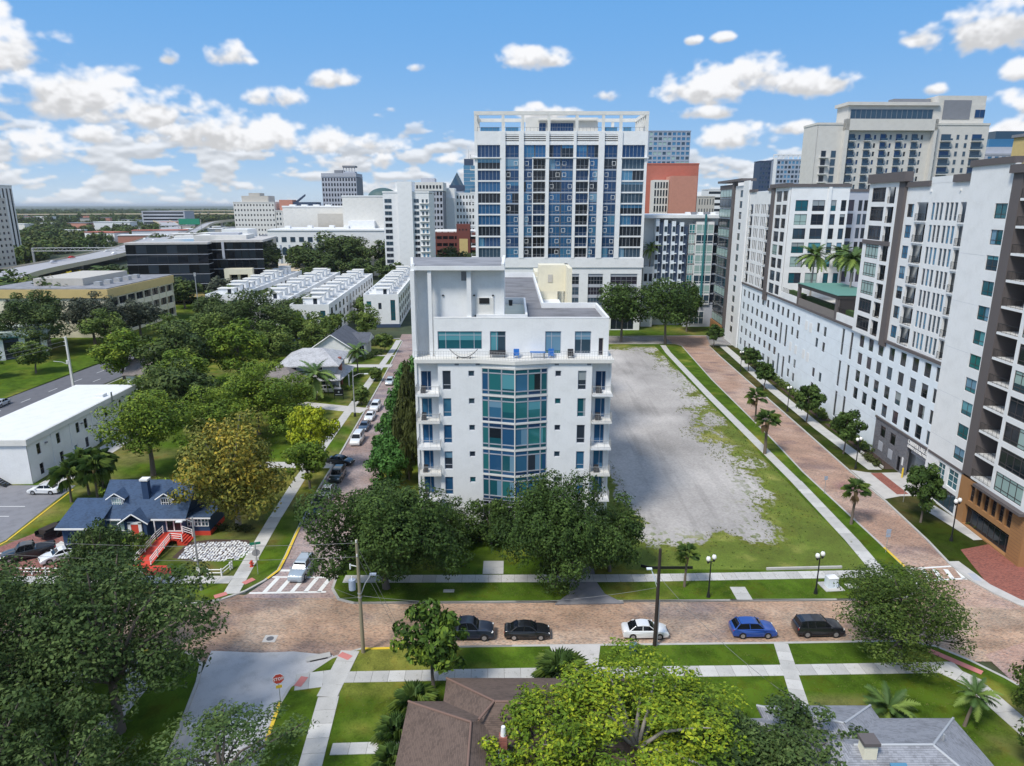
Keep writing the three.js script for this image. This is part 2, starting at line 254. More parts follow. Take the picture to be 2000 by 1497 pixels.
// ---------------------------------------------------------------- facades: real openings with frames and panes set back in them
class Face {
  constructor(parent, ox, oz, ang = 0) { Object.assign(this, { parent, ox, oz, ang, c: Math.cos(ang), s: Math.sin(ang) }); }
  put(name, geo, m, a, h, n = 0, parent) {
    if (parent) return mesh(name, geo, m, parent);
    return mesh(name, geo, m, this.parent, this.ox + a * this.c + n * this.s, h, this.oz - a * this.s + n * this.c, this.ang);
  }
  wall(m, x0, x1, y0, y1, holes = [], t = 0.35, n = 0, name = 'wall') {
    const s = new THREE.Shape([[x0, y0], [x1, y0], [x1, y1], [x0, y1]].map((p) => new THREE.Vector2(...p)));
    for (const [a, b, c, d] of holes) s.holes.push(new THREE.Path([[a, c], [a, d], [b, d], [b, c]].map((p) => new THREE.Vector2(...p))));
    const g = new THREE.ExtrudeGeometry(s, { depth: t, bevelEnabled: false }); g.translate(0, 0, -t); return this.put(name, g, m, 0, 0, n);
  }
  // window: frame mesh with a pane as its piece; cols / rows: dividing bars as fractions
  win(x0, x1, y0, y1, pane, o = {}) {
    const w = x1 - x0, h = y1 - y0, f = o.f ?? 0.07, cols = o.cols ?? [], rows = o.rows ?? [], key = ['w', w.toFixed(2), h.toFixed(2), f, cols, rows].join('|'), d = 0.08;
    const geo = cached(key, () => merge([b2(-w / 2, w / 2, 0, f, 0, d), b2(-w / 2, w / 2, h - f, h, 0, d), b2(-w / 2, -w / 2 + f, f, h - f, 0, d), b2(w / 2 - f, w / 2, f, h - f, 0, d), ...cols.map((c) => b2(-w / 2 + w * c - f / 2, -w / 2 + w * c + f / 2, f, h - f, 0.005, d - 0.005)), ...rows.map((c) => b2(-w / 2 + f, w / 2 - f, h * c - f / 2, h * c + f / 2, 0.01, d - 0.01))]));
    const m = this.put(o.name ?? 'window', geo, o.frame ?? M.darktaupe, (x0 + x1) / 2, y0, (o.n ?? 0) - (o.back ?? 0.2));
    mesh('pane', cached('p' + key, () => b2(-w / 2 + f / 2, w / 2 - f / 2, f / 2, h - f / 2, 0.01, 0.04)), pane, m);
    if (o.blind && o.blind() < (o.blindShare ?? 0.45)) { const q = o.blind(), up = q < 0.55, bw = up ? 1 : Math.round(mix(0.25, 0.6, o.blind()) * 8) / 8, bh = up ? Math.round(mix(0.25, 0.85, o.blind()) * 8) / 8 : 1, lft = o.blind() < 0.5, pw = w - f * 1.2, phh = h - f * 1.2; mesh('blind', cached(['bl', key, bw, bh, lft].join('|'), () => b2(lft ? -pw / 2 : pw / 2 - pw * bw, lft ? -pw / 2 + pw * bw : pw / 2, h - f * 0.6 - phh * bh, h - f * 0.6, 0.041, 0.046)), pick(o.blinds ?? [G.curtain, G.curtain2, G.smoke, G.curtain3], o.blind), m); }
    return m;
  }
  bx(name, m, x0, x1, y0, y1, n0, n1) { return this.put(name, cached(['bx', x1 - x0, y1 - y0, n1 - n0].map((v) => typeof v === 'number' ? v.toFixed(3) : v).join('|'), () => b2((x0 - x1) / 2, (x1 - x0) / 2, 0, y1 - y0, (n0 - n1) / 2, (n1 - n0) / 2)), m, (x0 + x1) / 2, y0, (n0 + n1) / 2); }
  // balcony: slab with a railing as its piece
  balcony(x0, x1, y, n0, n1, o = {}) {
    const w = x1 - x0, d = n1 - n0, h = 1.05, b = this.bx('balcony', o.slab ?? M.white, x0, x1, y - (o.t ?? 0.22), y, n0, n1);
    const geo = cached(['rail', w.toFixed(2), d.toFixed(2), o.t ?? 0.22, o.bars ?? 0.14, o.sides ?? 1].join('|'), () => {
      const l = [], y0 = o.t ?? 0.22, T0 = 0.03; const run = (x0, z0, x1, z1) => { l.push(bar([x0, y0 + h, z0], [x1, y0 + h, z1], 0.03, 4), bar([x0, y0 + 0.1, z0], [x1, y0 + 0.1, z1], 0.02, 4)); const L = Math.hypot(x1 - x0, z1 - z0), k = Math.max(1, Math.round(L / (o.bars ?? 0.14))); for (let i = 0; i <= k; i++) { const t = i / k; l.push(bar([x0 + (x1 - x0) * t, y0, z0 + (z1 - z0) * t], [x0 + (x1 - x0) * t, y0 + h, z0 + (z1 - z0) * t], i % 6 ? 0.011 : 0.024, 3)); } };
      run(-w / 2 + T0, d / 2 - T0, w / 2 - T0, d / 2 - T0); if (o.sides ?? 1) { run(-w / 2 + T0, -d / 2, -w / 2 + T0, d / 2 - T0); run(w / 2 - T0, -d / 2, w / 2 - T0, d / 2 - T0); } return merge(l);
    });
    mesh('railing', geo, o.rail ?? M.iron, b); return b;
  }
}
const range = (n, f) => Array.from({ length: n }, (_, i) => f(i));
// ================================================================ the ground, streets and walks
{ const g = new THREE.PlaneGeometry(70000, 70000); g.rotateX(-Math.PI / 2); const u = g.attributes.uv; for (let i = 0; i < u.count; i++) u.setXY(i, u.getX(i) * 70000 / 3, u.getY(i) * 70000 / 3); g.translate(0, -0.06, -20000);
  struct('ground', g, mat(0.05, 0.068, 0.032, 1, { map: T.grass })); }
const green = (x, z) => { const a = fbm(x * 0.09 + 40, z * 0.09 + 40, 4), b = fbm(x * 0.4 + 9, z * 0.4 + 90, 3), dry = smooth(0.52, 0.72, a * 0.6 + b * 0.4), k = 0.62 + 0.85 * b * (0.7 + 0.6 * fbm(x * 1.3 + 3, z * 1.3 + 44, 2)); return [mix(0.072, 0.19, dry) * k, mix(0.125, 0.19, dry) * k, mix(0.012, 0.04, dry) * k]; };
const dryer = (x, z) => { const c = green(x, z), a = smooth(0.45, 0.7, fbm(x * 0.25 + 3, z * 0.25 + 50, 4)); return [mix(c[0], 0.24, a * 0.5), mix(c[1], 0.19, a * 0.5), mix(c[2], 0.09, a * 0.5)]; };
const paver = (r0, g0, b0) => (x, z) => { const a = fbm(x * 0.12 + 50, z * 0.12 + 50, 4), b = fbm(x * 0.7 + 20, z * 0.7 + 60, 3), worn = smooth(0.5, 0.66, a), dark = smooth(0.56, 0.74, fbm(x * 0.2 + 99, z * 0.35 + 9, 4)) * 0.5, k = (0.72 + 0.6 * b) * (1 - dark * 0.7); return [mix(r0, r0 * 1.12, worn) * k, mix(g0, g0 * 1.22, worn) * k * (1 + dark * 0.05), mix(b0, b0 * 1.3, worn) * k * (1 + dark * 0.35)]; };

const CB = [[-17, -65.7], [41, -66.4], [43.5, -66.9], [45.3, -68.5], [46.3, -71], [46.5, -79.8], [46.6, -103], [47.5, -119.4], [48.9, -163], [51.5, -205], [50, -208], [-27.5, -208], [-29, -206], [-28.7, -195], [-25, -155], [-20.9, -100], [-20.3, -73], [-20, -68.5], [-18.8, -66.4]];
const WB = [[-33.8, -65.6], [-31.5, -66.4], [-29.6, -68], [-28.2, -70.2], [-27.4, -72.5], [-27.6, -76], [-28.2, -82.4], [-29.2, -97], [-29.6, -113], [-31.7, -162], [-34.4, -212], [-36, -216], [-94, -216], [-96, -180], [-97, -140], [-92, -100], [-88, -66]];
const SWB = [[-34, -57.6], [-31, -57.2], [-29, -55.6], [-28.2, -53], [-27, -46.5], [-25.5, -35], [-24, -20], [-90, -20], [-90, -57.8]];
const SB = [[-14.5, -57.8], [0, -58.2], [27, -58.7], [38, -59], [41, -58.2], [43, -56], [44.6, -53.6], [45.8, -51], [46.3, -45], [46.5, -20], [-18, -20], [-19, -40], [-20, -49.4], [-19.7, -52.3], [-18.3, -54.6], [-17, -56.4]];
const EB = [[62, -63.4], [56.5, -63.8], [54.6, -64.9], [53.2, -67.5], [52.3, -70.5], [52.2, -74], [53, -79.8], [54, -92], [54.3, -103], [55.5, -125], [57, -155], [58.8, -190], [60, -206], [130, -206], [130, -63]];
const FARN = [[-31, -218], [-40, -330], [-40, -520], [140, -520], [140, -222], [58, -222]];
const WFAR = [[-112, -60], [-112, -178], [-108, -216], [-100, -300], [-120, -420], [-330, -420], [-330, -60]];
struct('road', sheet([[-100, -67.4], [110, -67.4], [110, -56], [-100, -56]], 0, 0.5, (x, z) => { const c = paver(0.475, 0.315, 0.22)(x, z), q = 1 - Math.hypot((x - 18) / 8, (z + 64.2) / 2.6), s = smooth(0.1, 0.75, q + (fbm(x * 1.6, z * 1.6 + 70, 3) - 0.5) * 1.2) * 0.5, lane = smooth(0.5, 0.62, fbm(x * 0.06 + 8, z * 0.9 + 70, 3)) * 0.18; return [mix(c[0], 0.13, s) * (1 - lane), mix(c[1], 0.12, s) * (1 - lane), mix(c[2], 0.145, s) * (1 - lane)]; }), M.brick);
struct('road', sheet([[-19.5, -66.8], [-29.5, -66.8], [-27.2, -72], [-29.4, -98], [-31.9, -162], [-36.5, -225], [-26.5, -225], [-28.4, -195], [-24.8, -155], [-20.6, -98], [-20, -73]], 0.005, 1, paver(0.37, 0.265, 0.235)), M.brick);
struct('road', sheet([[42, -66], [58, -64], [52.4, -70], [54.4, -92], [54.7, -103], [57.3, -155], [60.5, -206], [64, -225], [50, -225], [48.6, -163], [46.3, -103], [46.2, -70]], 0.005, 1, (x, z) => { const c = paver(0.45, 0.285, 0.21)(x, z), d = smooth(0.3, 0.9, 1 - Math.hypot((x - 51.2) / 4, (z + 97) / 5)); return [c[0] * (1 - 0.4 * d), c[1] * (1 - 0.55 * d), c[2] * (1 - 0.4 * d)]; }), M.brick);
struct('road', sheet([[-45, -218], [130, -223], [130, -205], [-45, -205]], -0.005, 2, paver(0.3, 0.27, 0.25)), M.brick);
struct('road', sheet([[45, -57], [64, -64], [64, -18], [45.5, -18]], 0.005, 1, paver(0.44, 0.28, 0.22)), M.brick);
struct('road', sheet([[-28.9, -57.6], [-24, -57.3], [-21, -57.5], [-17, -56.9], [-18, -54], [-19.9, -51], [-18.5, -40], [-17.5, -19], [-24.5, -19], [-27, -46], [-28.4, -54]], 0.01, 0.9, (x, z) => { const k = 0.75 + 0.5 * fbm(x * 0.3 + 4, z * 0.12 + 8, 4); return [k, k, k * 1.01]; }), M.conc_road);
struct('road', prism([[-98.5, -60], [-98, -145], [-97.5, -185], [-93, -230], [-80, -330], [-93, -330], [-105, -235], [-111, -190], [-112, -150], [-112, -60]], -0.05, 0.0), M.asphalt);
const block = (name, poly, step, col) => struct(name, sheet(poly, 0.12, step, col), M.grass);
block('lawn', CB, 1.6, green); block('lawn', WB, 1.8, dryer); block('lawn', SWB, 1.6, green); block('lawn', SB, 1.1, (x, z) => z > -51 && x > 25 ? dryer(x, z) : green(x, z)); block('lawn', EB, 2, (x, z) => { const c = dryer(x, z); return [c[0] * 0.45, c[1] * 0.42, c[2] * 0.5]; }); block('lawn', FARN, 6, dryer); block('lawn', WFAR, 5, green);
for (const b of [CB, WB, SWB, SB, EB, FARN]) struct('kerb', band([...b, b[0], b[1]], 0.28, -0.04, 0.145), M.kerb);
for (const p of [[[-28.0, -70.6], [-27.3, -72.5], [-27.5, -76], [-27.9, -80], [-28.2, -83.5]], [[-14.4, -57.75], [-10.5, -57.9]], [[-45, -57.65], [-34.4, -57.55]], [[-19.95, -50.4], [-19.6, -46]], [[46.45, -78], [46.4, -73]]]) struct('yellow_kerb_line', band(p, 0.3, 0.1, 0.15), M.yellow);

// the vacant lot: pale sand with weeds creeping in from the edges
{
  const X0 = 13.4, X1 = 43.2, Z0 = -72.6, Z1 = -205, Wt = 768, Ht = 2048, d = new Uint8Array(Wt * Ht * 4);
  for (let j = 0; j < Ht; j++) for (let i = 0; i < Wt; i++) {
    const x = mix(X0, X1, (i + 0.5) / Wt), z = mix(Z0, Z1, (j + 0.5) / Ht), n = fbm(x * 0.22 + 30, z * 0.16 + 70, 5), f = fbm(x * 1.7 + 5, z * 1.3 + 90, 4), ff = fbm(x * 9, z * 9 + 40, 2);
    const right = z > -100 ? mix(33.5, 37.8, smooth(-80, -100, z)) : mix(37.8, 42.6, smooth(-100, -142, z)), left = mix(17, 15, smooth(-80, -95, z));
    let q = Math.min((right - x) / 5, (x - left) / 2.2, (-80.2 - z) / 3.2, (z + 201) / 6) + (n - 0.5) * 3.4 + (f - 0.5) * 1.5;
    const sand = smooth(-0.12, 0.3, q), weed = smooth(0.6, 0.69, f * 0.55 + n * 0.45) * (1 - smooth(0.6, 2.2, q)), stain = fbm(x * 0.11 + 12, z * 0.07 + 3, 4), g = green(x + 7, z + 3), k = 0.7 + 0.65 * ff, rut = smooth(0.58, 0.7, fbm(x * 0.9 + 15, z * 0.05 + 60, 3)) * 0.11, s = (0.335 + 0.16 * (n - 0.3) + 0.28 * (stain - 0.5)) * (0.8 + 0.4 * fbm(x * 4 + 3, z * 4 + 80, 3)) * (1 - rut);
    const a = sand * (1 - weed), dry = 0.5 + 0.5 * (1 - Math.min(1, Math.abs(q) * 1.2));
    const c = [mix(mix(g[0], 0.2, dry * 0.4) * k, s * 1.03, a), mix(mix(g[1], 0.19, dry * 0.3) * k, s * 0.97, a), mix(g[2] * k, s * 0.93, a)], o = (j * Wt + i) * 4;
    for (let t = 0; t < 3; t++) d[o + t] = l2s(clamp(c[t])) * 255; d[o + 3] = 255;
  }
  const t = new THREE.DataTexture(d, Wt, Ht); t.colorSpace = THREE.SRGBColorSpace; t.magFilter = THREE.LinearFilter; t.needsUpdate = true;
  const g = sheet([[X0, Z0], [42.2, Z0], [42.5, -103], [42.9, -150], [X1, Z1], [X0 + 14, Z1], [X0, -100]], 0.13), p = g.attributes.position, u = g.attributes.uv;
  for (let i = 0; i < p.count; i++) u.setXY(i, (p.getX(i) - X0) / (X1 - X0), (p.getZ(i) - Z0) / (Z1 - Z0));
  struct('vacant_lot_ground', g, new THREE.MeshStandardMaterial({ map: t, roughness: 0.95 }));
}
// walks laid in separate concrete slabs where the photograph shows them, continuous farther off
const slabMats = [0.46, 0.52, 0.57, 0.49].map((k) => mat(k, k * 0.985, k * 0.95, 0.9, { map: T.concrete }));
function walk(pts, w, L = 1.5, y = 0.15) {
  const o = new THREE.Group(); o.name = numbered('sidewalk'); o.userData.kind = 'structure'; scene.add(o);
  mesh('bed', band(pts, w - 0.06, y - 0.06, y - 0.012), mat(0.2, 0.19, 0.17, 1), o);
  const P = along(pts, L);
  P.forEach(([x, z, a]) => { const m = mesh('slab', cached('slab' + w + L, () => bx(L - 0.035, 0.055, w)), pick(slabMats), o, x + Math.cos(a) * L / 2, y - 0.05 + rr(-0.003, 0.004), z - Math.sin(a) * L / 2, a + rr(-0.004, 0.004)); });
  return o;
}
const path = (pts, w, m = M.walk, y = 0.15) => struct('sidewalk', band(pts, w, 0.05, y), m);
walk([[-19.2, -70.5], [14.5, -70.7], [42.5, -71.7]], 1.6);
walk([[-62, -70.3], [-32.6, -70.35]], 1.6);
walk([[-17.2, -53.55], [0, -54.1], [23.5, -54.55], [40.2, -55]], 1.5);
walk([[-30.9, -67.4], [-32.3, -85.4], [-33.1, -100]], 1.7, 1.6, 0.157);
path([[-33.1, -100], [-33.6, -121.8], [-35.2, -202], [-35.8, -214]], 1.7);
walk([[42.6, -70.6], [43.3, -79.8], [43.9, -98]], 1.7, 1.6, 0.157); path([[43.9, -98], [44.2, -148], [45.2, -195], [46, -206]], 1.6);
walk([[60.0, -80], [58.9, -90]], 2.3, 1.7, 0.157); walk([[58.6, -104], [58.9, -125]], 2.2, 1.7); path([[58.9, -125], [60.4, -155], [63, -190], [64, -205]], 2.2);
walk([[26.2, -58.6], [25.0, -51.8], [24.2, -47.5]], 1.35, 1.35, 0.158); walk([[-15.5, -57.4], [-16.0, -52], [-15.2, -41]], 1.8, 1.6, 0.158); walk([[-14.2, -45.1], [-9.2, -45.3]], 1.2, 1.4, 0.162);
walk([[39.6, -55], [41.2, -53], [41.9, -47], [42, -38]], 1.9, 1.6, 0.162); walk([[-19.4, -52.9], [-17, -53.4]], 2.2, 1.2, 0.154);
walk([[-2.2, -71.6], [-2.2, -74.5]], 2.4, 1.5, 0.158); walk([[25.2, -66.2], [25.2, -67.6]], 1.7, 1.3, 0.158);
path([[-37, -57.2], [-33, -52], [-33.5, -44], [-32, -30]], 1.6); path([[-60, -53.6], [-36, -53.6]], 1.5, M.walk, 0.16);
path([[-34, -106], [-52, -106.5]], 2.6, M.concrete, 0.162); path([[-29.5, -106], [-34, -106]], 2.6, M.concrete, 0.17); path([[-30.6, -137], [-46, -142]], 3.6, M.concrete, 0.16); path([[-31.9, -178], [-46, -178]], 3.2, M.concrete, 0.16); path([[-33.4, -191], [-44, -191]], 1.2, M.concrete, 0.16); path([[-34, -128], [-44, -128]], 1.1, M.concrete, 0.16);
struct('driveway', prism([[4.6, -65.4], [12, -65.6], [10.2, -67.4], [9.6, -69.8], [9.6, -80], [6.6, -80], [6.6, -69.8], [6.2, -67.4]], 0.02, 0.152), M.lotasphalt);
struct('driveway', prism([[3.6, -58.3], [8.6, -58.4], [7.9, -54.9], [7.9, -49], [4.5, -49], [4.5, -54.9]], 0.02, 0.148), M.concrete);
// apartment forecourt: garage drive and the corner plaza
struct('driveway', prism([[54.2, -92.6], [54.6, -104], [56.4, -103], [57.5, -102.6], [65.5, -103], [65.5, -94], [57, -93.6]], 0.02, 0.155), M.concrete);
struct('brick_apron', prism([[56.8, -94.2], [58.6, -94.3], [58.9, -102.6], [57.1, -102.5]], 0.1, 0.162), M.redbrick);
struct('plaza', prism([[53.4, -68.6], [54.8, -65.2], [57, -64.2], [64, -63.9], [66, -76], [60, -78.8], [55.6, -77.4]], 0.02, 0.15), M.redbrick);
struct('plaza_border', band([[52.9, -74.5], [53.2, -69.2], [54.6, -65.8], [57, -64.4], [62, -63.9]], 1.3, 0.05, 0.158), M.concrete);
struct('planting_bed', prism([[61.3, -92.5], [60.9, -80], [62.4, -79.6], [62.8, -92.5]], 0.05, 0.17), M.mulch); struct('planting_bed', prism([[60.3, -104.2], [61, -128], [62.8, -128], [62.0, -104.2]], 0.05, 0.17), M.mulch); struct('planting_bed', prism([[61.2, -130], [64.3, -186], [66.3, -186], [63.2, -130]], 0.05, 0.17), M.mulch);
// markings
const mark = (pts, w, m = M.paint, y = 0.016, name = 'road_marking') => struct(name, band(pts, w, 0.003, y), m);
mark([[-29, -67.75], [-20.6, -68]], 0.32); mark([[-27.6, -71.15], [-20.6, -71.05]], 0.3); mark([[-27.4, -72.6], [-25.0, -72.6]], 0.45);
for (let i = 0; i < 5; i++) mark([[-27.4 + i * 1.5, -67.95], [-26.9 + i * 1.5, -70.9]], 0.5);
mark([[46.9, -73], [53, -73.7]], 0.3); mark([[46.9, -70.3], [52.8, -70.9]], 0.3); for (let i = 0; i < 4; i++) mark([[47.8 + i * 1.35, -70.6], [48.3 + i * 1.35, -72.9]], 0.5);
mark([[44.8, -51.8], [49, -54.5]], 0.5); mark([[46.2, -49.9], [50, -52.4]], 0.5); mark([[-27.0, -47.8], [-20.2, -48.2]], 0.55, M.paint, 0.024);
for (const [x, z, a] of along([[-104.6, -100], [-104.2, -150], [-103, -190], [-97, -240]], 9)) for (const s of [-2.3, 2.3]) struct('road_marking', bx(3, 0.012, 0.14, x + s, 0.004, z, a), M.paint);
for (const [x, z, a, w, d] of [[-31.9, -67.1, 0.6, 1.3, 0.75], [-29.9, -70.0, 0.9, 1.3, 0.75], [-15.8, -56.6, -0.5, 1.3, 0.7], [-18.9, -53, 1.35, 1.3, 0.7], [41.4, -55.9, -0.85, 4.6, 0.7], [53.1, -70.9, 1.4, 1.6, 0.8]]) struct('tactile_paving', bx(w, 0.03, d, x, 0.145, z, a), x > 50 ? M.ltgrey : M.pinkpad);
{ const m = thing('manhole', 'round iron manhole cover set in a pale square on the brick street', 'manhole', [-23.9, 0.006, -59.5]); mesh('collar', bx(1.25, 0.02, 1.15), M.concrete, m); mesh('cover', cyl(0.36, 0.36, 0.03, 0, 0, 0, 20), mat(0.12, 0.12, 0.13, 0.6), m); }
{ const m = thing('storm_drain', 'grey kerb storm drain inlet beside the concrete side street', 'drain', [-18.3, 0.02, -56.5], 0.35); mesh('lid', bx(2.2, 0.16, 0.7), M.kerb, m); mesh('throat', bx(1.6, 0.1, 0.1, 0, 0.02, 0.33), M.black, m); }
struct('utility_cover', bx(1.2, 0.02, 0.6, -7.0, 0.125, -68.0), M.walk); struct('utility_cover', bx(1.5, 0.02, 0.9, 38.2, 0.125, -69.0), M.walk);
// ================================================================ the pale mid-rise in the middle
{
  const t = thing('apartment_building', 'cream white mid rise with a faceted glass bay behind the front trees', 'building', [0, 0, -83]);
  const F = new Face(t, 0, 0), flr = [4.55, 8.05, 11.6, 15.1, 18.65], rand = rng(31), curtains = [G.teal, G.teal2, G.blue, G.teal, G.blue2, G.smoke, G.dark, G.teal2];
  mesh('core', [b2(-9.1, 9.85, 0, 22.85, -30, -0.36), b2(-12.1, -9.1, 0, 22.85, -20, -1.6), b2(9.85, 12.2, 0, 22.85, -24, -1.6)], M.white, t);
  mesh('side_wall', prism([[-12.1, -1.5], [-14.9, -21], [-14.3, -21], [-11.7, -1.5]], 0, 22.5), M.cream, t);
  const tops = [21.6, 18.05, 14.55, 11.0, 7.5, 3.95], holes = [[-3.75, 4.4, 0.6, 22.3]];
  for (const y of tops) holes.push([-8.65, -7.6, y - 2.45, y], [-5.42, -4.68, y - 0.75, y], [5.38, 6.12, y - 0.75, y], [8.2, 9.25, y - 2.45, y]);
  F.wall(M.white, -9.2, 9.95, 0, 23.0, holes, 0.36);
  for (const y of tops) {
    for (const [a, b] of [[-8.65, -7.6], [8.2, 9.25]]) F.win(a, b, y - 2.45, y, pick([G.blue, G.blue2, G.teal, G.smoke, G.blue], rand), { rows: [0.25], frame: M.ltgrey, blind: rand });
    for (const [a, b] of [[-5.42, -4.68], [5.38, 6.12]]) F.win(a, b, y - 0.75, y, pick([G.teal, G.smoke, G.slate], rand), { frame: M.ltgrey });
  }
  // the bay: two glazed planes meeting at a point, five storeys over a dark base
  const halves = [[-3.75, 0.02, 0.35, 1.15], [0.35, 1.15, 4.4, 0.02]];
  [1.0, ...flr].forEach((y, k) => {
    const top = k ? y + 3.3 : 4.3;
    for (const [xa, za, xb, zb] of halves) {
      const L = Math.hypot(xb - xa, zb - za), B = new Face(t, xa, za, Math.atan2(-(zb - za), xb - xa)), c = xa < 0 ? [0, 0.2, 0.6, 1] : [0, 0.4, 0.8, 1];
      for (let i = 0; i < 3; i++) for (const [r0, r1] of [[0, 0.16], [0.16, 0.83], [0.83, 1]]) {
        const g = k === 0 ? G.night : pick(r0 === 0.16 ? curtains : [G.teal, G.blue, G.teal, G.navy], rand), a = c[i] * L + 0.02, b = c[i + 1] * L - 0.02, h = top - y;
        B.win(a, b, y + r0 * h + 0.015, y + r1 * h - 0.015, g, { back: 0.06, f: 0.055, frame: M.ltgrey, name: 'bay_window', blind: k && r0 === 0.16 ? rand : null, blinds: [G.curtain, G.curtain2, G.teal2, G.dark] });
      }
      if (k) B.bx('spandrel', M.offwhite, 0, L, top, top + 0.23, -0.12, 0.06);
      B.bx('bay_post', M.offwhite, xa < 0 ? L - 0.06 : -0.02, xa < 0 ? L + 0.02 : 0.06, y - 0.02, top + 0.02, -0.1, 0.07);
    }
  });
  mesh('bay_soffit', prism([[-3.8, 0], [0.35, 1.2], [4.45, 0], [4.45, -0.3], [-3.8, -0.3]], 22.15, 22.6), M.white, t); mesh('bay_back', b2(-3.75, 4.4, 0, 22.3, -0.9, -0.5), M.grey, t);
  // corner balconies
  for (const s of [-1, 1]) {
    const x0 = s < 0 ? -11.95 : 9.95, x1 = s < 0 ? -9.2 : 12.3;
    F.wall(M.white, x0, x1, 0, 22.9, [...flr, 1.0].flatMap((y) => [[s < 0 ? x0 + 0.45 : x1 - 1.75, s < 0 ? x0 + 1.75 : x1 - 0.45, y + 0.05, y + 2.6]]), 0.3, -1.3);
    flr.forEach((y, i) => {
      F.win(s < 0 ? x0 + 0.45 : x1 - 1.75, s < 0 ? x0 + 1.75 : x1 - 0.45, y + 0.05, y + 2.6, pick([G.blue, G.navy, G.blue2], rand), { n: -1.3, cols: [0.62], frame: M.ltgrey, name: 'balcony_door' });
      F.balcony(x0 - 0.05 + (s > 0 ? 0.1 : 0), x1 + (s < 0 ? 0.15 : 0.25), y, -1.3, 0.65, { rail: M.galv, slab: i % 2 ? M.offwhite : M.white });
      if (i !== 2) { const f = F.bx('balcony_furniture', M.furniture, s < 0 ? x0 + 0.5 : x0 + 0.6, s < 0 ? x0 + 1.1 : x0 + 1.3, y, y + 0.45, -0.7, -0.1); mesh('back', bx(0.6, 0.5, 0.08, 0, 0.4, -0.28), M.furniture, f); }
    });
    mesh('corner_column', b2(s < 0 ? -12.05 : 12.15, s < 0 ? -11.7 : 12.45, 0, 4.4, -1.0, -0.6), M.white, t);
    mesh('corner_edge', b2(s < 0 ? -12.25 : 12.3, s < 0 ? -11.96 : 12.5, 4, 22.9, -1.7, -1.1), M.white, t);
  }
  // terrace floor and the set-back top storey
  mesh('terrace_slab', prism([[-12.1, 0.25], [-4.2, 0.25], [0.35, 1.35], [4.8, 0.25], [12.6, 0.25], [12.6, -24], [-12.6, -24]], 22.6, 23.05), M.offwhite, t);
  for (const [a, b] of [[-7.2, -6.5], [-4.6, -3.9], [5.2, 5.9], [9.2, 9.9]]) F.bx('wall_vent', M.grey, a + 0.1, b - 0.1, 22.3, 22.5, -0.02, 0.03);
  const W = new Face(t, 0, -1.7);
  W.wall(M.white, -9.75, 12.1, 23.05, 27.9, [[-9.3, -3.75, 23.95, 26.25], [-2.75, -0.78, 23.4, 26.25], [4.15, 6.15, 23.4, 26.25], [7.85, 9.9, 23.4, 26.25], [10.85, 11.45, 23.15, 25.4]], 0.35);
  for (const [a, b, y0, cols, g] of [[-9.3, -3.75, 23.95, [0.18, 0.5, 0.82], G.teal], [-2.75, -0.78, 23.4, [0.4], G.slate], [4.15, 6.15, 23.4, [0.4], G.teal2], [7.85, 9.9, 23.4, [0.4], G.slate]]) W.win(a, b, y0, 26.25, g, { cols, rows: [0.78], frame: M.ltgrey, blind: rand, blindShare: 0.9 });
  W.win(10.85, 11.45, 23.15, 25.4, G.plum, { frame: M.beige, name: 'terrace_door' });
  mesh('top_storey', [b2(-9.6, -1, 23.05, 27.2, -18, -2.1), b2(-1, 12.0, 23.05, 27.2, -14.5, -2.1), b2(-1, 4.2, 23.05, 27.2, -58, -14.5)], M.white, t);
  mesh('lower_rear', b2(-14, 9.5, 0, 23, -60, -24), M.white, t);
  { const l = []; const run = (a, b) => { for (let i = 0; i <= 24; i++) { const q = i / 24; l.push(bar([mix(a[0], b[0], q), 23.05, mix(a[1], b[1], q)], [mix(a[0], b[0], q), 24.1, mix(a[1], b[1], q)], 0.016, 4)); } for (const h of [24.1, 23.75, 23.4]) l.push(bar([a[0], h, a[1]], [b[0], h, b[1]], 0.018, 4)); }; run([-12, 0.15], [-4.2, 0.15]); run([-4.2, 0.15], [0.35, 1.25]); run([0.35, 1.25], [4.8, 0.15]); run([4.8, 0.15], [12.4, 0.15]); mesh('terrace_railing', l, M.galv, t); }
  // roof deck, parapets and the pale box behind
  mesh('roof_deck', [b2(-1, 12.05, 27.2, 27.3, -14.5, -2.05), b2(-1.4, 4.3, 27.2, 27.3, -58, -14.5)], M.roofing, t);
  mesh('parapet', [b2(-9.75, 12.1, 27.9, 28.0, -2.05, -1.68), b2(11.8, 12.12, 27.2, 28, -14.7, -2.05), b2(4.2, 12.1, 27.2, 28, -15, -14.6), b2(4.2, 4.5, 27.2, 28, -57.5, -15), b2(-1.4, 4.5, 27.2, 28.2, -58, -57.6), b2(1.7, 1.95, 27.3, 28.2, -18.6, -2.8), b2(-1, 1.95, 27.3, 28.2, -18.9, -18.6), b2(-4.5, 1.95, 27.3, 28.2, -2.9, -2.65)], M.white, t);
  mesh('roof_room', [b2(4.55, 9.4, 0, 28.4, -66, -57.6), b2(4.6, 9.2, 22, 27.6, -57, -56)], M.cream, t); mesh('roof_court', b2(-1.4, 1.7, 25.0, 27.31, -18.5, -2.9), M.cream, t); mesh('rear_stair', b2(9.4, 12.2, 0, 25.6, -62, -57), M.cream, t);
  mesh('roof_room_wall', [b2(4.55, 9.8, 27, 31.5, -40, -36.5), b2(9.2, 9.8, 22, 31.5, -40, -30)], M.cream, t); mesh('roof_vent', b2(6.2, 7, 28.6, 29.9, -36.5, -36.4), M.beige, t);
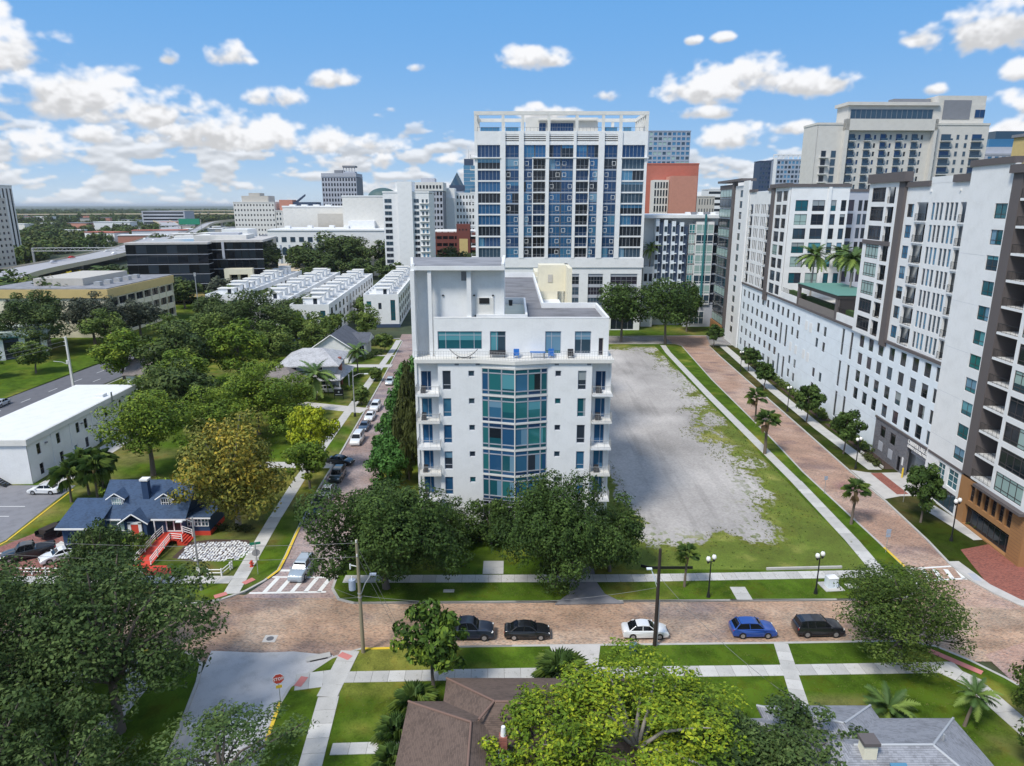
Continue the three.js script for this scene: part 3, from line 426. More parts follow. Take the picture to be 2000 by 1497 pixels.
  // the tall open loggia at the corner under its own roof slab
  mesh('loggia_roof', slabs([[[-12.3, 34.3, -1.5], [-0.9, 34.3, -1.5], [-1.2, 34.3, -16], [-14.4, 34.3, -16]]], 0.5), M.white, t); mesh('loggia_roof_deck', prism([[-12.0, -1.8], [-1.2, -1.8], [-1.5, -15.6], [-14.0, -15.6]], 34.305, 34.36), M.roofgrey, t); mesh('loggia_parapet', [b2(-12.2, -11.9, 34.3, 34.55, -2.2, -1.5), b2(-1.3, -0.95, 34.3, 34.6, -15.9, -1.5)], M.white, t);
  mesh('loggia_wall', [b2(-9.9, -1.0, 27.3, 33.8, -8, -3.0), b2(-12.4, -11.9, 23.05, 33.8, -15, -1.0), b2(-11.9, -9.9, 23.05, 33.8, -15, -3.2), b2(-1.4, -0.97, 27.31, 33.79, -14, -2.96)], M.white, t);
  mesh('column', b2(-10.35, -9.9, 23.05, 33.8, -2.1, -1.68), M.white, t); mesh('column', b2(-5.6, -5.05, 27.3, 33.8, -2.6, -2.05), M.white, t);
  const LG = new Face(t, 0, -3.0); LG.bx('fireplace', M.offwhite, -4.6, -2.3, 27.35, 30.3, -0.1, 0.12); { const tv = LG.bx('television', M.black, -4.1, -2.85, 29.55, 30.25, 0.12, 0.2); }
  LG.bx('wall_vent', M.grey, -6.3, -5.5, 32.4, 33.5, 0, 0.06); LG.bx('wall_lamp', M.black, -8.75, -8.5, 30.5, 30.65, 0, 0.15); LG.bx('wall_lamp', M.black, -4.85, -4.6, 30.5, 30.65, 0, 0.15); LG.bx('wall_lamp', M.black, -2.5, -2.25, 30.5, 30.65, 0, 0.15);
  { const l = [b2(-4.7, -4.1, 27.35, 27.8, -2.55, -2.1), b2(-4.7, -2.4, 27.35, 27.7, -2.85, -2.55), b2(-4.7, -2.4, 27.7, 28.1, -2.87, -2.75)]; mesh('outdoor_sofa', l, M.furniture, t); }
  mesh('louvre_deck', range(6, (i) => b2(-9.5, -5.8, 27.35, 27.5 + i * 0.02, -2.15 - i * 0.13, -2.22 - i * 0.13)), M.grey, t);
  mesh('cooker', [cyl(0.25, 0.3, 0.8, -0.2, 27.3, -17, 12)], M.furniture, t);
}
{ // terrace furniture, each its own thing
  const ch = (x, z, m, label, n = 'lounge_chair') => { const c = thing(n, label, 'chair', [x, 23.06, z]); mesh('seat', bx(0.7, 0.12, 0.75, 0, 0.3, 0), m, c); mesh('backrest', bx(0.7, 0.65, 0.1, 0, 0.4, -0.32), m, c); for (const q of [-0.3, 0.3]) mesh('arm', bx(0.1, 0.1, 0.7, q, 0.5, 0), m, c); for (const [a, b] of [[-0.3, -0.3], [0.3, -0.3], [-0.3, 0.3], [0.3, 0.3]]) mesh('leg', bx(0.07, 0.3, 0.07, a, 0, b), m, c); };
  ch(0.55, -83.9, M.bluechair, 'lone blue slatted chair near the middle of the white terrace'); ch(4.9, -84, M.bluechair, 'blue terrace chair standing before the curtained window'); ch(7.3, -83.9, M.furniture, 'black terrace chair beside the rightmost terrace windows');
  const tb = thing('terrace_table', 'long table with a blue cloth on the upper terrace', 'table', [3.2, 23.06, -83.8]); mesh('table_top', bx(1.9, 0.06, 0.9, 0, 0.7, 0), M.bluechair, tb); for (const [a, b] of [[-0.8, -0.35], [0.8, -0.35], [-0.8, 0.35], [0.8, 0.35]]) mesh('leg', bx(0.07, 0.7, 0.07, a, 0, b), M.furniture, tb);
  const bn = thing('terrace_bench', 'dark bench under the narrow terrace window', 'bench', [-1.8, 23.06, -84.1]); mesh('seat', bx(2, 0.08, 0.6, 0, 0.4, 0), M.furniture, bn); mesh('backrest', bx(2, 0.4, 0.06, 0, 0.45, -0.28), M.furniture, bn); for (const q of [-0.9, 0.9]) mesh('leg', bx(0.08, 0.4, 0.5, q, 0, 0), M.furniture, bn);
  const hm = thing('hammock', 'pale striped hammock slung on a curved stand on the terrace', 'hammock', [-6, 23.06, -83.7]); const arc = (r, y0, k) => range(13, (i) => { const q = i / 12 * 2 - 1; return [q * r, y0 + k * q * q, 0]; }); mesh('stand', tube(arc(1.75, 0.08, 1.05), 0.04, 6), M.darkwood, hm); mesh('foot', bx(0.1, 0.08, 1.1, -0.8, 0, 0), M.darkwood, hm); mesh('foot', bx(0.1, 0.08, 1.1, 0.8, 0, 0), M.darkwood, hm);
  { const P = arc(1.5, 0.45, 0.55), l = []; for (let i = 0; i < 12; i++) { const w = (k) => 0.45 * Math.sin(k / 12 * Math.PI) + 0.03; l.push([[P[i][0], P[i][1], -w(i)], [P[i + 1][0], P[i + 1][1], -w(i + 1)], [P[i + 1][0], P[i + 1][1], w(i + 1)], [P[i][0], P[i][1], w(i)]]); } mesh('bed', slabs(l, 0.03), M.offwhite, hm); }
}
// ================================================================ the glass tower behind it
{
  const t = thing('residential_tower', 'tall blue glass tower with white piers and an open rooftop frame', 'building', [15.7, 0, -232]), F = new Face(t, -15.7, 0), rand = rng(8);
  const seg = [[-11.1, -3.8], [-2.1, 2.2], [3.8, 10.8], [11.9, 19.7], [20.6, 27.7], [29.6, 33.8], [35.3, 42.6]], fl = [56.3, 52.7, 49.2, 45.6, 42.1, 38.6, 35.1, 31.6, 28.1, 24.6], tint = [G.blue, G.blue, G.navy, G.blue2, G.navy, G.dark, G.blue, G.night];
  mesh('core', b2(-27.2, 26.4, 0, 64, -26, -1.4), M.offwhite, t);
  const piers = [-12, ...seg.flat(), 43.4]; for (let i = 0; i < piers.length; i += 2) F.bx('pier', M.white, piers[i], piers[i + 1], 24.3, 64.2, -1.2, i === 0 || i === 14 ? 0 : 0.35);
  F.wall(M.white, -12, 43.4, 60.1, 64.25, [seg[1], seg[2], seg[3], seg[4], seg[5]].map(([a, b]) => [a, b, 60.9, 63.2]), 0.8, -0.05, 'crown_wall');
  for (const [a, b] of seg.slice(1, 6)) { F.bx('louvre_back', M.black, a, b, 60.9, 63.2, -0.8, -0.7); for (let k = 0; k < 4; k++) F.bx('louvre', M.white, a, b, 60.9 + k * 0.62, 61.22 + k * 0.62, -0.65, -0.1); }
  fl.forEach((y, k) => {
    const top = k ? fl[k - 1] - 0.4 : 60.1;
    seg.forEach(([a, b], i) => {
      const w = b - a, edge = i === 0 || i === 6, balc = (i === 2 || i === 4) && k > 0; let A = a, B = b;
      if (balc) {
        const p0 = i === 2 ? 6.75 : a, p1 = i === 2 ? b : 24.75; if (i === 2) B = 6.6; else A = 24.9;
        F.win(p0 + 0.1, p1 - 0.1, y, top, pick([G.night, G.dark, G.navy], rand), { n: -1.0, cols: [0.35, 0.68], frame: M.ltgrey, f: 0.1, name: 'balcony_door' }); F.balcony(p0, p1, y, -1.0, 0.2, { t: 0.35, bars: 0.5, rail: M.galv, sides: 0 });
        F.bx('balcony_edge', M.white, i === 2 ? 6.55 : 24.7, i === 2 ? 6.8 : 24.95, y - 0.35, top + 0.4, -1.0, 0.2);
      }
      const n = Math.max(2, Math.round((B - A) / 1.25)), g = pick(edge ? [G.navy, G.dark, G.blue, G.night, G.navy, G.slate] : tint, rand), cols = range(n - 1, (q) => (q + 1) / n), two = !edge && !balc && w > 6;
      const units = two ? [[A, (A + B) / 2 - 0.12], [(A + B) / 2 + 0.12, B]] : [[A, B]];
      for (const [u0, u1] of units) { const m = Math.max(2, Math.round((u1 - u0) / 1.25)); const wn = F.win(u0, u1, y, top, two ? pick(tint, rand) : g, { n: 0, back: 0.5, cols: range(m - 1, (q) => (q + 1) / m), rows: edge ? [] : [0.28], frame: edge ? M.steel : M.slateframe ?? M.grey, f: 0.09, name: 'window_bay', blind: rand, blindShare: 0.35, blinds: [G.curtain2, G.blue2, G.sky, G.dark] });
        if (!edge && (k > 0)) { const sx = (rand() < 0.5 ? -1 : 1) * ((u1 - u0) / 2 - 0.95); mesh('vent_sash', cached('sash', () => merge([b2(-0.62, 0.62, 0, 0.1, 0, 0.16), b2(-0.62, 0.62, 1.15, 1.25, 0, 0.16), b2(-0.62, -0.52, 0.1, 1.15, 0, 0.16), b2(0.52, 0.62, 0.1, 1.15, 0, 0.16)])), M.white, wn, sx, 1.15, 0.02); } }
      F.bx('spandrel', edge ? M.white : M.bluegrey, A, B, y - 0.4, y, -0.7, edge ? -0.1 : -0.35);
    });
  });
  F.bx('floor_ledge', M.white, -12.4, -3.6, 56.0, 56.3, -0.5, 0.6); F.bx('floor_ledge', M.white, 35, 43.9, 56.0, 56.3, -0.5, 0.6); F.bx('floor_ledge', M.white, 6.5, 25, 56.0, 56.35, -0.5, 0.5);
  for (const y of fl) F.balcony(-13.6, -12, y, -6, -1, { bars: 0.6, rail: M.galv });
  // base
  F.bx('cornice', M.white, -12.4, 43.8, 21.3, 24.4, -1.2, 0.25); F.bx('frieze', M.white, -12.2, 43.6, 20.8, 21.3, -1.2, -0.2);
  const low = [[-10.5, -4], [-2, 4], [6.5, 13], [16, 22.5], [25.5, 30.5], [33, 42]];
  F.wall(M.white, -12, 43.4, 0, 20.8, low.map(([a, b]) => [a, b, 5, 19.2]).concat(low.map(([a, b]) => [a + 0.6, b - 0.6, 0.3, 4])), 0.8, -0.1);
  for (const [a, b] of low) { for (let k = 0; k < 4; k++) { F.win(a, b, 5 + k * 3.55, 7.6 + k * 3.55, pick([G.slate, G.dark, G.plum], rand), { back: 0.55, cols: range(4, (i) => (i + 1) / 5), rows: [0.5], frame: M.grey, f: 0.1 }); F.bx('grille', M.ltgrey, a, b, 7.6 + k * 3.55, 8.55 + k * 3.55, -0.7, -0.4); } F.win(a + 0.6, b - 0.6, 0.3, 4, G.dark, { back: 0.55, cols: [0.25, 0.5, 0.75], frame: M.grey, f: 0.1, name: 'shopfront' }); }
  // roof frame and sky lounge
  for (const x of [-12, -3.3, 3, 11.3, 20.2, 28.6, 34.2, 42.5]) { F.bx('roof_post', M.offwhite, x, x + 0.9, 64.25, 69.1, -0.9, 0); F.bx('roof_post', M.offwhite, x, x + 0.9, 64.25, 69.1, -20, -19.1); }
  F.bx('roof_beam', M.offwhite, -12.05, 43.45, 69.1, 70.2, -1, 0.05); F.bx('roof_beam', M.offwhite, -12.05, 43.45, 69.1, 70.2, -20, -19); for (const x of [-12, 42.4]) F.bx('roof_beam', M.offwhite, x, x + 1, 69.1, 70.19, -19, -1); for (let z = -16; z < -2; z += 3) for (const x of [-12, 42.5]) F.bx('roof_post', M.offwhite, x, x + 0.6, 64.25, 69.1, z, z + 0.6);
  F.bx('sky_lounge', M.offwhite, 4.5, 28, 64.0, 69.0, -14, -6); F.win(11.4, 20, 64.8, 67.3, G.navy, { n: -6, back: -0.05, cols: range(9, (i) => (i + 1) / 10), frame: M.grey, name: 'lounge_glazing' }); F.win(8.8, 11, 64.8, 67.3, G.navy, { n: -6, back: -0.05, cols: [0.5], frame: M.grey, name: 'lounge_glazing' }); F.bx('lounge_roof', M.offwhite, 8.5, 27.5, 68.0, 68.4, -6.2, -4.8);
  { const l = []; for (let x = -11; x <= 42.4; x += 1.2) l.push(bar([x - 15.7, 64.25, -0.45], [x - 15.7, 65.45, -0.45], 0.04, 4)); l.push(bar([-26.7, 65.45, -0.45], [26.7, 65.45, -0.45], 0.05, 4)); mesh('roof_railing', l, M.grey, t); }
  for (const [a, b] of [[-10, -4], [-2, 2], [29.5, 33.5], [35.5, 38]]) F.bx('glass_screen', G.sky, a, b, 64.3, 65.4, -0.6, -0.55);
}
// ================================================================ the long apartment block along the brick street
{
  const t = thing('apartment_block', 'long white and brown apartment block with a parking podium along the brick street', 'building', [60.3, 0, -74], -1.6270), F = new Face(t, 0, 0), rand = rng(12);
  const wl = (m, u0, u1, y0, y1, holes = [], th = 0.35, n = 0) => F.wall(m, -u1, -u0, y0, y1, holes.map(([a, b, c, d]) => [-b, -a, c, d]), th, n);
  const wn = (u0, u1, y0, y1, g, o) => F.win(-u1, -u0, y0, y1, g, o), bxu = (nm, m, u0, u1, y0, y1, n0, n1) => F.bx(nm, m, -u1, -u0, y0, y1, n0, n1), bal = (u0, u1, y, n0, n1, o) => F.balcony(-u1, -u0, y, n0, n1, o);
  const dk = [G.dark, G.smoke, G.slate, G.dark, G.plum, G.night], pale = [G.pale, G.smoke, G.dark, G.pale, G.slate];
  mesh('core', [b2(-163, -28, 0, 19.2, -44, -1.7), b2(-20, -12, 0, 19.2, -44, -1.7), b2(-28, -20, 5.1, 19.2, -44, -1.7), b2(-28, -20, 0, 5.1, -44, -14), b2(-50.4, -12, 19.2, 44.6, -30, -1.7), b2(-12, -0.6, 6.8, 44.6, -26, -3.6), b2(-12, -0.6, 0.1, 6.8, -26, -1.6), b2(-163, -94.6, 19.2, 45.2, -13.2, -1.7), b2(-163, -98.9, 19.2, 45.1, -40, -13.2), b2(-100, -40, 19.2, 44, -44, -30)], M.coolwhite, t);
  // podium
  const near = [48.9, 45.2, 41.5, 37.6, 33.8, 30.0, 26.5, 23.2], rowsN = [18.8, 15.6, 12.35, 9.15], ph = [], pw = [];
  for (const u of near) for (const y of rowsN) { if (u > 44 && u < 46) pw.push([u - 1.9, u, y - 2.15, y]); else pw.push([u - 1.9, u, y - 2.15, y]); }
  for (const u of [56.6, 52.7]) for (const y of [18.6, 12.4, 6.3]) pw.push([u - 1.15, u, Math.max(0.4, y - 5.1), y]);
  for (const [u, rows] of [[84.6, [17.4, 14.2, 7.4, 4.2]], [81.0, [17.2, 14.0, 7.2, 4.0]], [69.4, [17.6, 14.4, 8.0, 4.8]], [65.6, [17.4, 14.2, 7.8, 4.6]]]) for (const y of rows) pw.push([u - 1.5, u, y - 1.95, y]);
  for (const u of [126.8, 122.2, 117.7, 113.2, 108.8, 104.4, 100.1, 96.0]) for (const y of [17.8, 14.2, 10.7, 7.2, 3.7]) pw.push([u - 2.0, u, y - 1.95, y]);
  for (const u of [92.4, 88.6]) { pw.push([u - 1.7, u, 15.6, 17.7]); for (const y of [13.9, 6.3]) pw.push([u - 1.5, u, Math.max(0.5, y - 5.2), y]); }
  const garage = [20.4, 27.6, 0.02, 4.85], base = [[37.6 + 0.6, 36.4, 3.8, 5.7], [34.8, 33.0, 3.6, 5.5]];
  wl(M.coolwhite, 21, 38.6, 6.4, 19.3, pw.filter((h) => h[1] < 38.6), 0.35); wl(M.coolwhite, 38.6, 128.4, 0, 19.3, pw.filter((h) => h[0] > 38.6), 0.35);
  for (const h of pw) wn(...h, pick(dk, rand), { rows: h[3] - h[2] > 3 ? [0.33, 0.66] : [0.34], back: 0.22, f: 0.07, blind: rand, blindShare: 0.25, blinds: [G.plum, G.smoke, G.curtain3] });
  for (const [u, y] of [[76, 17], [73.4, 16.9], [76, 10.6], [73.4, 10.4], [84.6, 10.6], [81, 10.5]]) bxu('blank_panel', M.white, u - 1.5, u, y - 2, y, 0, 0.05);
  for (const y of [6.4, 9.9, 13.2, 16.4]) bxu('score_line', M.ltgrey, 38.7, 128.3, y - 0.62, y - 0.6, -0.02, 0.012);
  wl(M.stoneblock, 19.6, 38.6, 0, 6.4, [[20.4, 27.6, 0.0, 4.85], [34.9, 36.7, 3.7, 5.6], [31.4, 33.2, 3.6, 5.5], [29.0, 30.1, 0.2, 2.6]].map((h) => h), 0.45, 0.12);
  wn(34.9, 36.7, 3.7, 5.6, G.night, { n: 0.12 }); wn(31.4, 33.2, 3.6, 5.5, G.night, { n: 0.12 }); wn(29.0, 30.1, 0.2, 2.6, G.night, { n: 0.12, name: 'service_door' });
  bxu('utility_panel', M.ltgrey, 35.1, 36.5, 1.4, 2.9, 0.12, 0.2); bxu('utility_panel', M.ltgrey, 31.7, 33.0, 1.2, 2.7, 0.12, 0.2); bxu('wall_sign', M.signwhite, 28.1, 28.5, 1.6, 2.9, 0.12, 0.17);
  bxu('garage_wall', M.grey, 20.4, 27.6, 0.02, 4.85, -13.9, -13.7); bxu('garage_pier', M.grey, 23.2, 23.9, 0.02, 4.4, -1.5, -0.8); for (const k of [0, 1, 2]) bxu('shutter_slat', M.ltgrey, 20.5, 27.5, 4.05 + k * 0.27, 4.25 + k * 0.27, -0.6, -0.5);
  bxu('podium_band', M.taupe, 19.5, 38.8, 6.4, 6.72, -0.1, 0.24); bxu('podium_ledge', M.taupe, 21, 128.6, 19.3, 19.75, -0.3, 0.35); bxu('wing_band', M.taupe, 11.9, 21, 6.6, 6.95, -0.1, 0.62);
  // south wing: white wall, brown pilaster, balconies and glazed bays over a brick base
  const wr = range(11, (k) => 41.7 - 3.2 * k);
  wl(M.white, 12.2, 21.2, 0, 46.4, [...wr.map((y) => [12.75, 15.2, y - 1.85, y]), [13.2, 15.6, 3.6, 6.2], [16.4, 18.2, 3.6, 6.2].map((v) => v), [13.0, 18.4, 0.35, 3.0]], 0.4, 0.5);
  for (const y of wr) wn(12.75, 15.2, y - 1.85, y, pick([G.teal, G.teal2, G.teal, G.slate], rand), { n: 0.5, cols: [0.5], rows: [0.3], blind: rand });
  wn(13.2, 15.6, 3.6, 6.2, G.teal, { n: 0.5, cols: [0.5], rows: [0.35, 0.7], frame: M.white }); wn(16.4, 18.2, 3.6, 6.2, G.teal, { n: 0.5, cols: [0.5], rows: [0.35, 0.7], frame: M.white }); wn(13.0, 18.4, 0.35, 3.0, G.slate, { n: 0.5, cols: [0.25, 0.5, 0.75], name: 'shopfront' });
  bxu('wall_return', M.white, 21.0, 21.4, 0, 46.3, -1.7, 0.49);
  for (const y of [3.2, 9.6, 16, 22.4, 28.8, 35.2]) bxu('score_line', M.ltgrey, 15.6, 21.1, y, y + 0.02, 0.48, 0.512);
  bxu('pilaster', M.taupe, 10.4, 12.2, 6.9, 46.0, -3.5, 0.75); bxu('parapet_cap', M.taupe, 12.6, 21.6, 46.4, 47.2, -0.4, 0.75); bxu('parapet_cap', M.taupe, -0.4, 12.6, 45.2, 46.2, -0.4, 1.1);
  for (let k = 0; k < 12; k++) {
    const y = 7.1 + 3.2 * k; bal(6.0, 10.3, y, -3.4, 0.7, { sides: 0, t: 0.3 }); wn(7.2, 10.2, y, y + 2.6, pick([G.plum, G.night, G.dark], rand), { n: -3.2, back: 0, cols: [0.5], name: 'balcony_door' });
    wl(M.white, -0.6, 6.2, y - 0.3, y + 2.9, [[0.4, 5.6, y + 0.15, y + 2.6]], 0.4, 0.75); wn(0.4, 5.6, y + 0.15, y + 2.6, pick(pale, rand), { n: 0.75, cols: [0.25, 0.5, 0.75], rows: [0.2, 0.82], f: 0.1, back: 0.15, blind: rand, blinds: [G.pale, G.curtain3, G.dark] });
    if (k % 2) bxu('balcony_furniture', M.furniture, 7.4, 8.4, y, y + 0.5, -1.6, -0.6);
  }
  bxu('base_canopy', M.taupe, -0.8, 8.4, 6.5, 6.85, -0.5, 1.5);
  wl(M.tan, -0.6, 12.4, 0, 6.5, [...range(6, (i) => [1.6 + i * 1.5, 2.75 + i * 1.5, 3.7, 5.95]), [1.5, 10.7, 0.3, 3.05]], 0.8, 0.6);
  for (let i = 0; i < 6; i++) wn(1.6 + i * 1.5, 2.75 + i * 1.5, 3.7, 5.95, G.dark, { n: 0.6, rows: [0.33, 0.66], back: 0.4 }); wn(1.5, 10.7, 0.3, 3.05, G.dark, { n: 0.6, back: 0.6, cols: range(7, (i) => (i + 1) / 8), rows: [0.78], name: 'shopfront' });
  for (let y = 0.4; y < 6.3; y += 0.42) bxu('cladding_joint', M.darktaupe, -0.58, 1.5, y, y + 0.018, 0.58, 0.606);
  mesh('south_pier', b2(0.6, 0.85, 0, 6.5, -3, 0.6), M.tan, t); mesh('south_wall', b2(0.55, 0.75, 6.9, 45, -26, 0.6), M.white, t);
  // middle block above the podium
  const rows7 = range(7, (k) => 19.95 + 3.2 * k), hU = [], add = (u0, u1, y0, y1, f) => { hU.push([u0, u1, y0, y1]); f(); };
  for (const y of rows7) {
    for (const [a, b] of [[21.5, 23.7], [32.1, 35.4]]) add(a, b, y + 0.02, y + 2.75, () => { bal(a, b, y, -1.7, 0.12, { sides: 0, t: 0.2 }); wn(a + 0.1, b - 0.1, y, y + 2.6, pick(dk, rand), { n: -1.5, back: 0, cols: [0.55], name: 'balcony_door' }); });
    for (const a of [24.3, 28.0]) for (let i = 0; i < 3; i++) add(a + i * 1.12, a + i * 1.12 + 0.8, y + 0.2, y + 2.7, () => wn(a + i * 1.12, a + i * 1.12 + 0.8, y + 0.2, y + 2.7, pick([G.slate, G.sky, G.slate, G.smoke], rand), { frame: M.grey, rows: [0.3] }));
    add(36.2, 38.2, y + 0.5, y + 2.5, () => wn(36.2, 38.2, y + 0.5, y + 2.5, pick([G.slate, G.dark, G.blue2], rand), { cols: [0.5], rows: [0.4], blind: rand }));
  }
  wl(M.white, 21.2, 38.9, 19.75, 44.6, hU, 0.35); bxu('parapet_cap', M.taupe, 21.6, 26, 44.6, 45.6, -0.4, 0.3); bxu('parapet_cap', M.taupe, 32, 39, 44.2, 45.0, -0.5, 0.28); bxu('parapet', M.white, 26, 32, 44.6, 45.5, -0.4, 0.02); for (const u of [24, 31.6]) bxu('wall_lamp', M.white, u, u + 0.2, 43.4, 43.7, 0, 0.2);
  bxu('pilaster', M.taupe, 38.9, 40.7, 18.6, 45.4, -0.2, 0.5); bxu('parapet_cap', M.taupe, 38.4, 51.4, 45.1, 46.6, -0.4, 0.95);
  { const h = [], w = range(8, (k) => 19.6 + 3.15 * k); for (const y of w) h.push([45.0, 49.9, y + 0.35, y + 2.7], [41.6, 44.2, y + 0.1, y + 2.7]);
    wl(M.white, 40.7, 51.2, 19.2, 45.1, h.filter((q) => q[3] < 44.9), 0.4, 0.55);
    for (const y of w) { wn(45.0, 49.9, y + 0.35, y + 2.7, pick(pale, rand), { n: 0.55, cols: [0.25, 0.5, 0.75], rows: [0.18, 0.8], f: 0.1, back: 0.15 }); wn(41.6, 44.2, y + 0.1, y + 2.7, pick(dk, rand), { n: -0.5, cols: [0.5], back: 0, name: 'balcony_door' }); bal(41.6, 44.2, y + 0.1, -0.8, 0.5, { sides: 0, t: 0.15 }); }
    bxu('block_end', M.white, 50.9, 51.3, 19.3, 45, -30, 0.5); bxu('brown_band', M.taupe, 41.2, 51.3, 34.9, 35.6, 0.3, 0.7); }
  // roof garden over the podium between the two blocks
  mesh('terrace_floor', b2(-94.4, -51.3, 19.3, 19.7, -30, -0.5), M.concrete, t);
  wl(M.white, 51.3, 60, 19.7, 21.2, [], 0.35, 0.15); wl(M.terrace, 60, 82, 19.7, 21.2, [], 0.35, 0.2); wl(M.white, 82, 94, 19.7, 21.2, [], 0.35, 0.15);
  for (const [a, b] of [[51.4, 60], [60.8, 81.4], [82, 93]]) { bal(a, b, 21.2, -0.15, 0.05, { sides: 0, t: 0.05, slab: M.taupe, bars: 0.2 }); bxu('planter_hedge', mat(0.05, 0.1, 0.02, 1), a + 1, b - 1, 19.9, 21.8, -2.2, -1.2); }
  for (const u of [60.3, 81.6]) bxu('terrace_post', M.taupe, u - 0.4, u + 0.4, 19.7, 24.2, -0.3, 0.3);
  for (const u of [60.3, 81.6]) bxu('terrace_post', M.taupe, u - 0.3, u + 0.3, 19.7, 24.2, -9, -8.5); bxu('pavilion_fascia', M.darktaupe, 59.8, 82.1, 23.7, 24.4, -9, 0.32); bxu('pavilion_roof', M.tealroof, 59.7, 82.2, 24.4, 24.5, -9.2, 0.4); bxu('pavilion_wall', M.darktaupe, 59.9, 60.2, 19.7, 23.7, -12, -0.4);
  // courtyard faces: the block beyond turns a glazed side to the garden
  { const S = new Face(t, -94.2, 0, Math.PI / 2), hh = [], ys = [24.0 - 0.9, 27.0, 30.3, 33.6, 36.9, 40.1].map((y) => y), ws = [];
    for (const y of ys) { for (const [a, b] of [[1.4, 4.3], [5.3, 8.2]]) ws.push([a, b, y, y + 2.5, [0.5]]); for (const [a, b] of [[9.6, 10.8], [11.9, 13.1]]) ws.push([a, b, y, y + 2.5, []]); }
    S.wall(M.white, 0.2, 13.6, 19.7, 45.6, ws.map((w) => w.slice(0, 4)), 0.4, 0.05); for (const w of ws) S.win(w[0], w[1], w[2], w[3], pick([G.slate, G.dark, G.teal, G.pale], rand), { n: 0.05, cols: w[4], rows: [0.3], blind: rand });
    S.bx('parapet_cap', M.taupe, 0, 13.8, 45.6, 46.3, -0.5, 0.25); S.bx('pier', M.white, 8.7, 9.4, 22, 45.6, -0.1, 0.35);
    const R = new Face(t, -94.2, 0, Math.PI / 2), gh = ys.flatMap((y) => [[14.8, 16.6, y, y + 2.6], [17.6, 18.5, y, y + 2.5], [18.9, 19.8, y, y + 2.5], [20.2, 21.1, y, y + 2.5]]);
    R.wall(M.ltgrey, 13.4, 26, 19.7, 44.6, gh, 0.4, -4); for (const w of gh) R.win(...w, pick(dk, rand), { n: -4 }); R.bx('parapet_cap', M.taupe, 13.6, 26, 44.6, 45.2, -4.4, -3.8); }
  // north block, street side
  { const ys = range(8, (k) => 19.95 + 3.2 * k - 0.2), h1 = [], h2 = [];
    for (const y of ys) { if (y + 2.7 < 45) h1.push([95.2, 98.4, y + 0.3, y + 2.6], [99.4, 103.4, y + 0.1, y + 2.6]); }
    wl(M.white, 94.4, 104.6, 19.75, 45.6, h1, 0.4, 0.3); for (const w of h1) wn(...w, pick(pale.concat(dk), rand), { n: 0.3, cols: [0.33, 0.66], rows: [0.25], f: 0.1 });
    bxu('pilaster', M.taupe, 104.6, 107.0, 17.5, 46.2, -0.3, 0.6); bxu('parapet_cap', M.taupe, 94, 107.6, 45.6, 46.5, -0.4, 0.9);
    for (const y of ys.slice(0, 7)) { for (const a of [112.6, 118.4]) for (let i = 0; i < 3; i++) h2.push([a + i * 1.5, a + i * 1.5 + 1.0, y + 0.3, y + 2.7, 0]); h2.push([108.2, 111.4, y + 0.1, y + 2.7, 1], [124.2, 127.2, y + 0.1, y + 2.7, 1]); }
    wl(M.white, 107.0, 128.6, 19.75, 45, h2.map((q) => q.slice(0, 4)), 0.35); for (const q of h2) { if (q[4]) { bal(q[0], q[1], q[2], -1.6, 0.1, { sides: 0, bars: 0.3 }); wn(q[0] + 0.1, q[1] - 0.1, q[2], q[3] - 0.1, pick(dk, rand), { n: -1.5, back: 0, cols: [0.5], name: 'balcony_door' }); } else wn(q[0], q[1], q[2], q[3], pick(dk, rand), { frame: M.grey }); }
    bxu('parapet_cap', M.taupe, 107.4, 111, 45, 45.7, -0.4, 0.3); bxu('parapet_cap', M.taupe, 122, 128.6, 45, 45.7, -0.4, 0.3);
    wl(M.white, 128.4, 134, 0, 48.2, [], 0.4, 0.5); wl(M.white, 134, 143.5, 0, 47, range(14, (k) => [135, 138, 3.4 + 3.1 * k, 5.4 + 3.1 * k]).filter((q) => q[3] < 46), 0.4, 0.3); for (let k = 0; k < 14; k++) if (5.4 + 3.1 * k < 46) wn(135, 138, 3.4 + 3.1 * k, 5.4 + 3.1 * k, pick(dk, rand), { n: 0.3 });
    bxu('pilaster', M.taupe, 144.0, 146.0, 3.5, 48.2, -0.4, 0.8); bxu('roof_canopy', M.taupe, 134, 163.5, 48.3, 49.0, -3, 1.3); bxu('roof_canopy_wall', M.taupe, 146, 163, 46.2, 47.6, -0.4, 0.5);
    for (let k = 0; k < 14; k++) wn(147, 162.5, 3.6 + 3.1 * k, 6.2 + 3.1 * k, pick([G.pale, G.slate, G.dark], rand), { n: 0.3, back: 0, cols: [0.25, 0.5, 0.75], f: 0.12 });
    bxu('end_wall', M.white, 146.2, 163.2, 0, 46, -1.6, 0.1); bxu('base_brick', M.tan, 146.3, 163.3, 0, 3.4, 0.1, 0.6); }
  // lettering over the garage, raised letters on the stone
  const font = await new FontLoader().loadAsync('fonts/droid/droid_sans_bold.typeface.json');
  for (const [txt, size, y, m] of [['CAMDEN LAKE EOLA', 0.66, 5.62, M.signwhite], ['GARAGE & RETAIL PARKING', 0.4, 5.03, M.signwhite]]) {
    const g = new TextGeometry(txt, { font, size, depth: 0.07, curveSegments: 3, bevelEnabled: false }); g.computeBoundingBox(); const w = g.boundingBox.max.x; g.scale(7.0 / w * (size > 0.5 ? 1 : 0.92), 1, 1); mesh('lettering', g, m, t, -27.5, y, 0.13);
  }
}
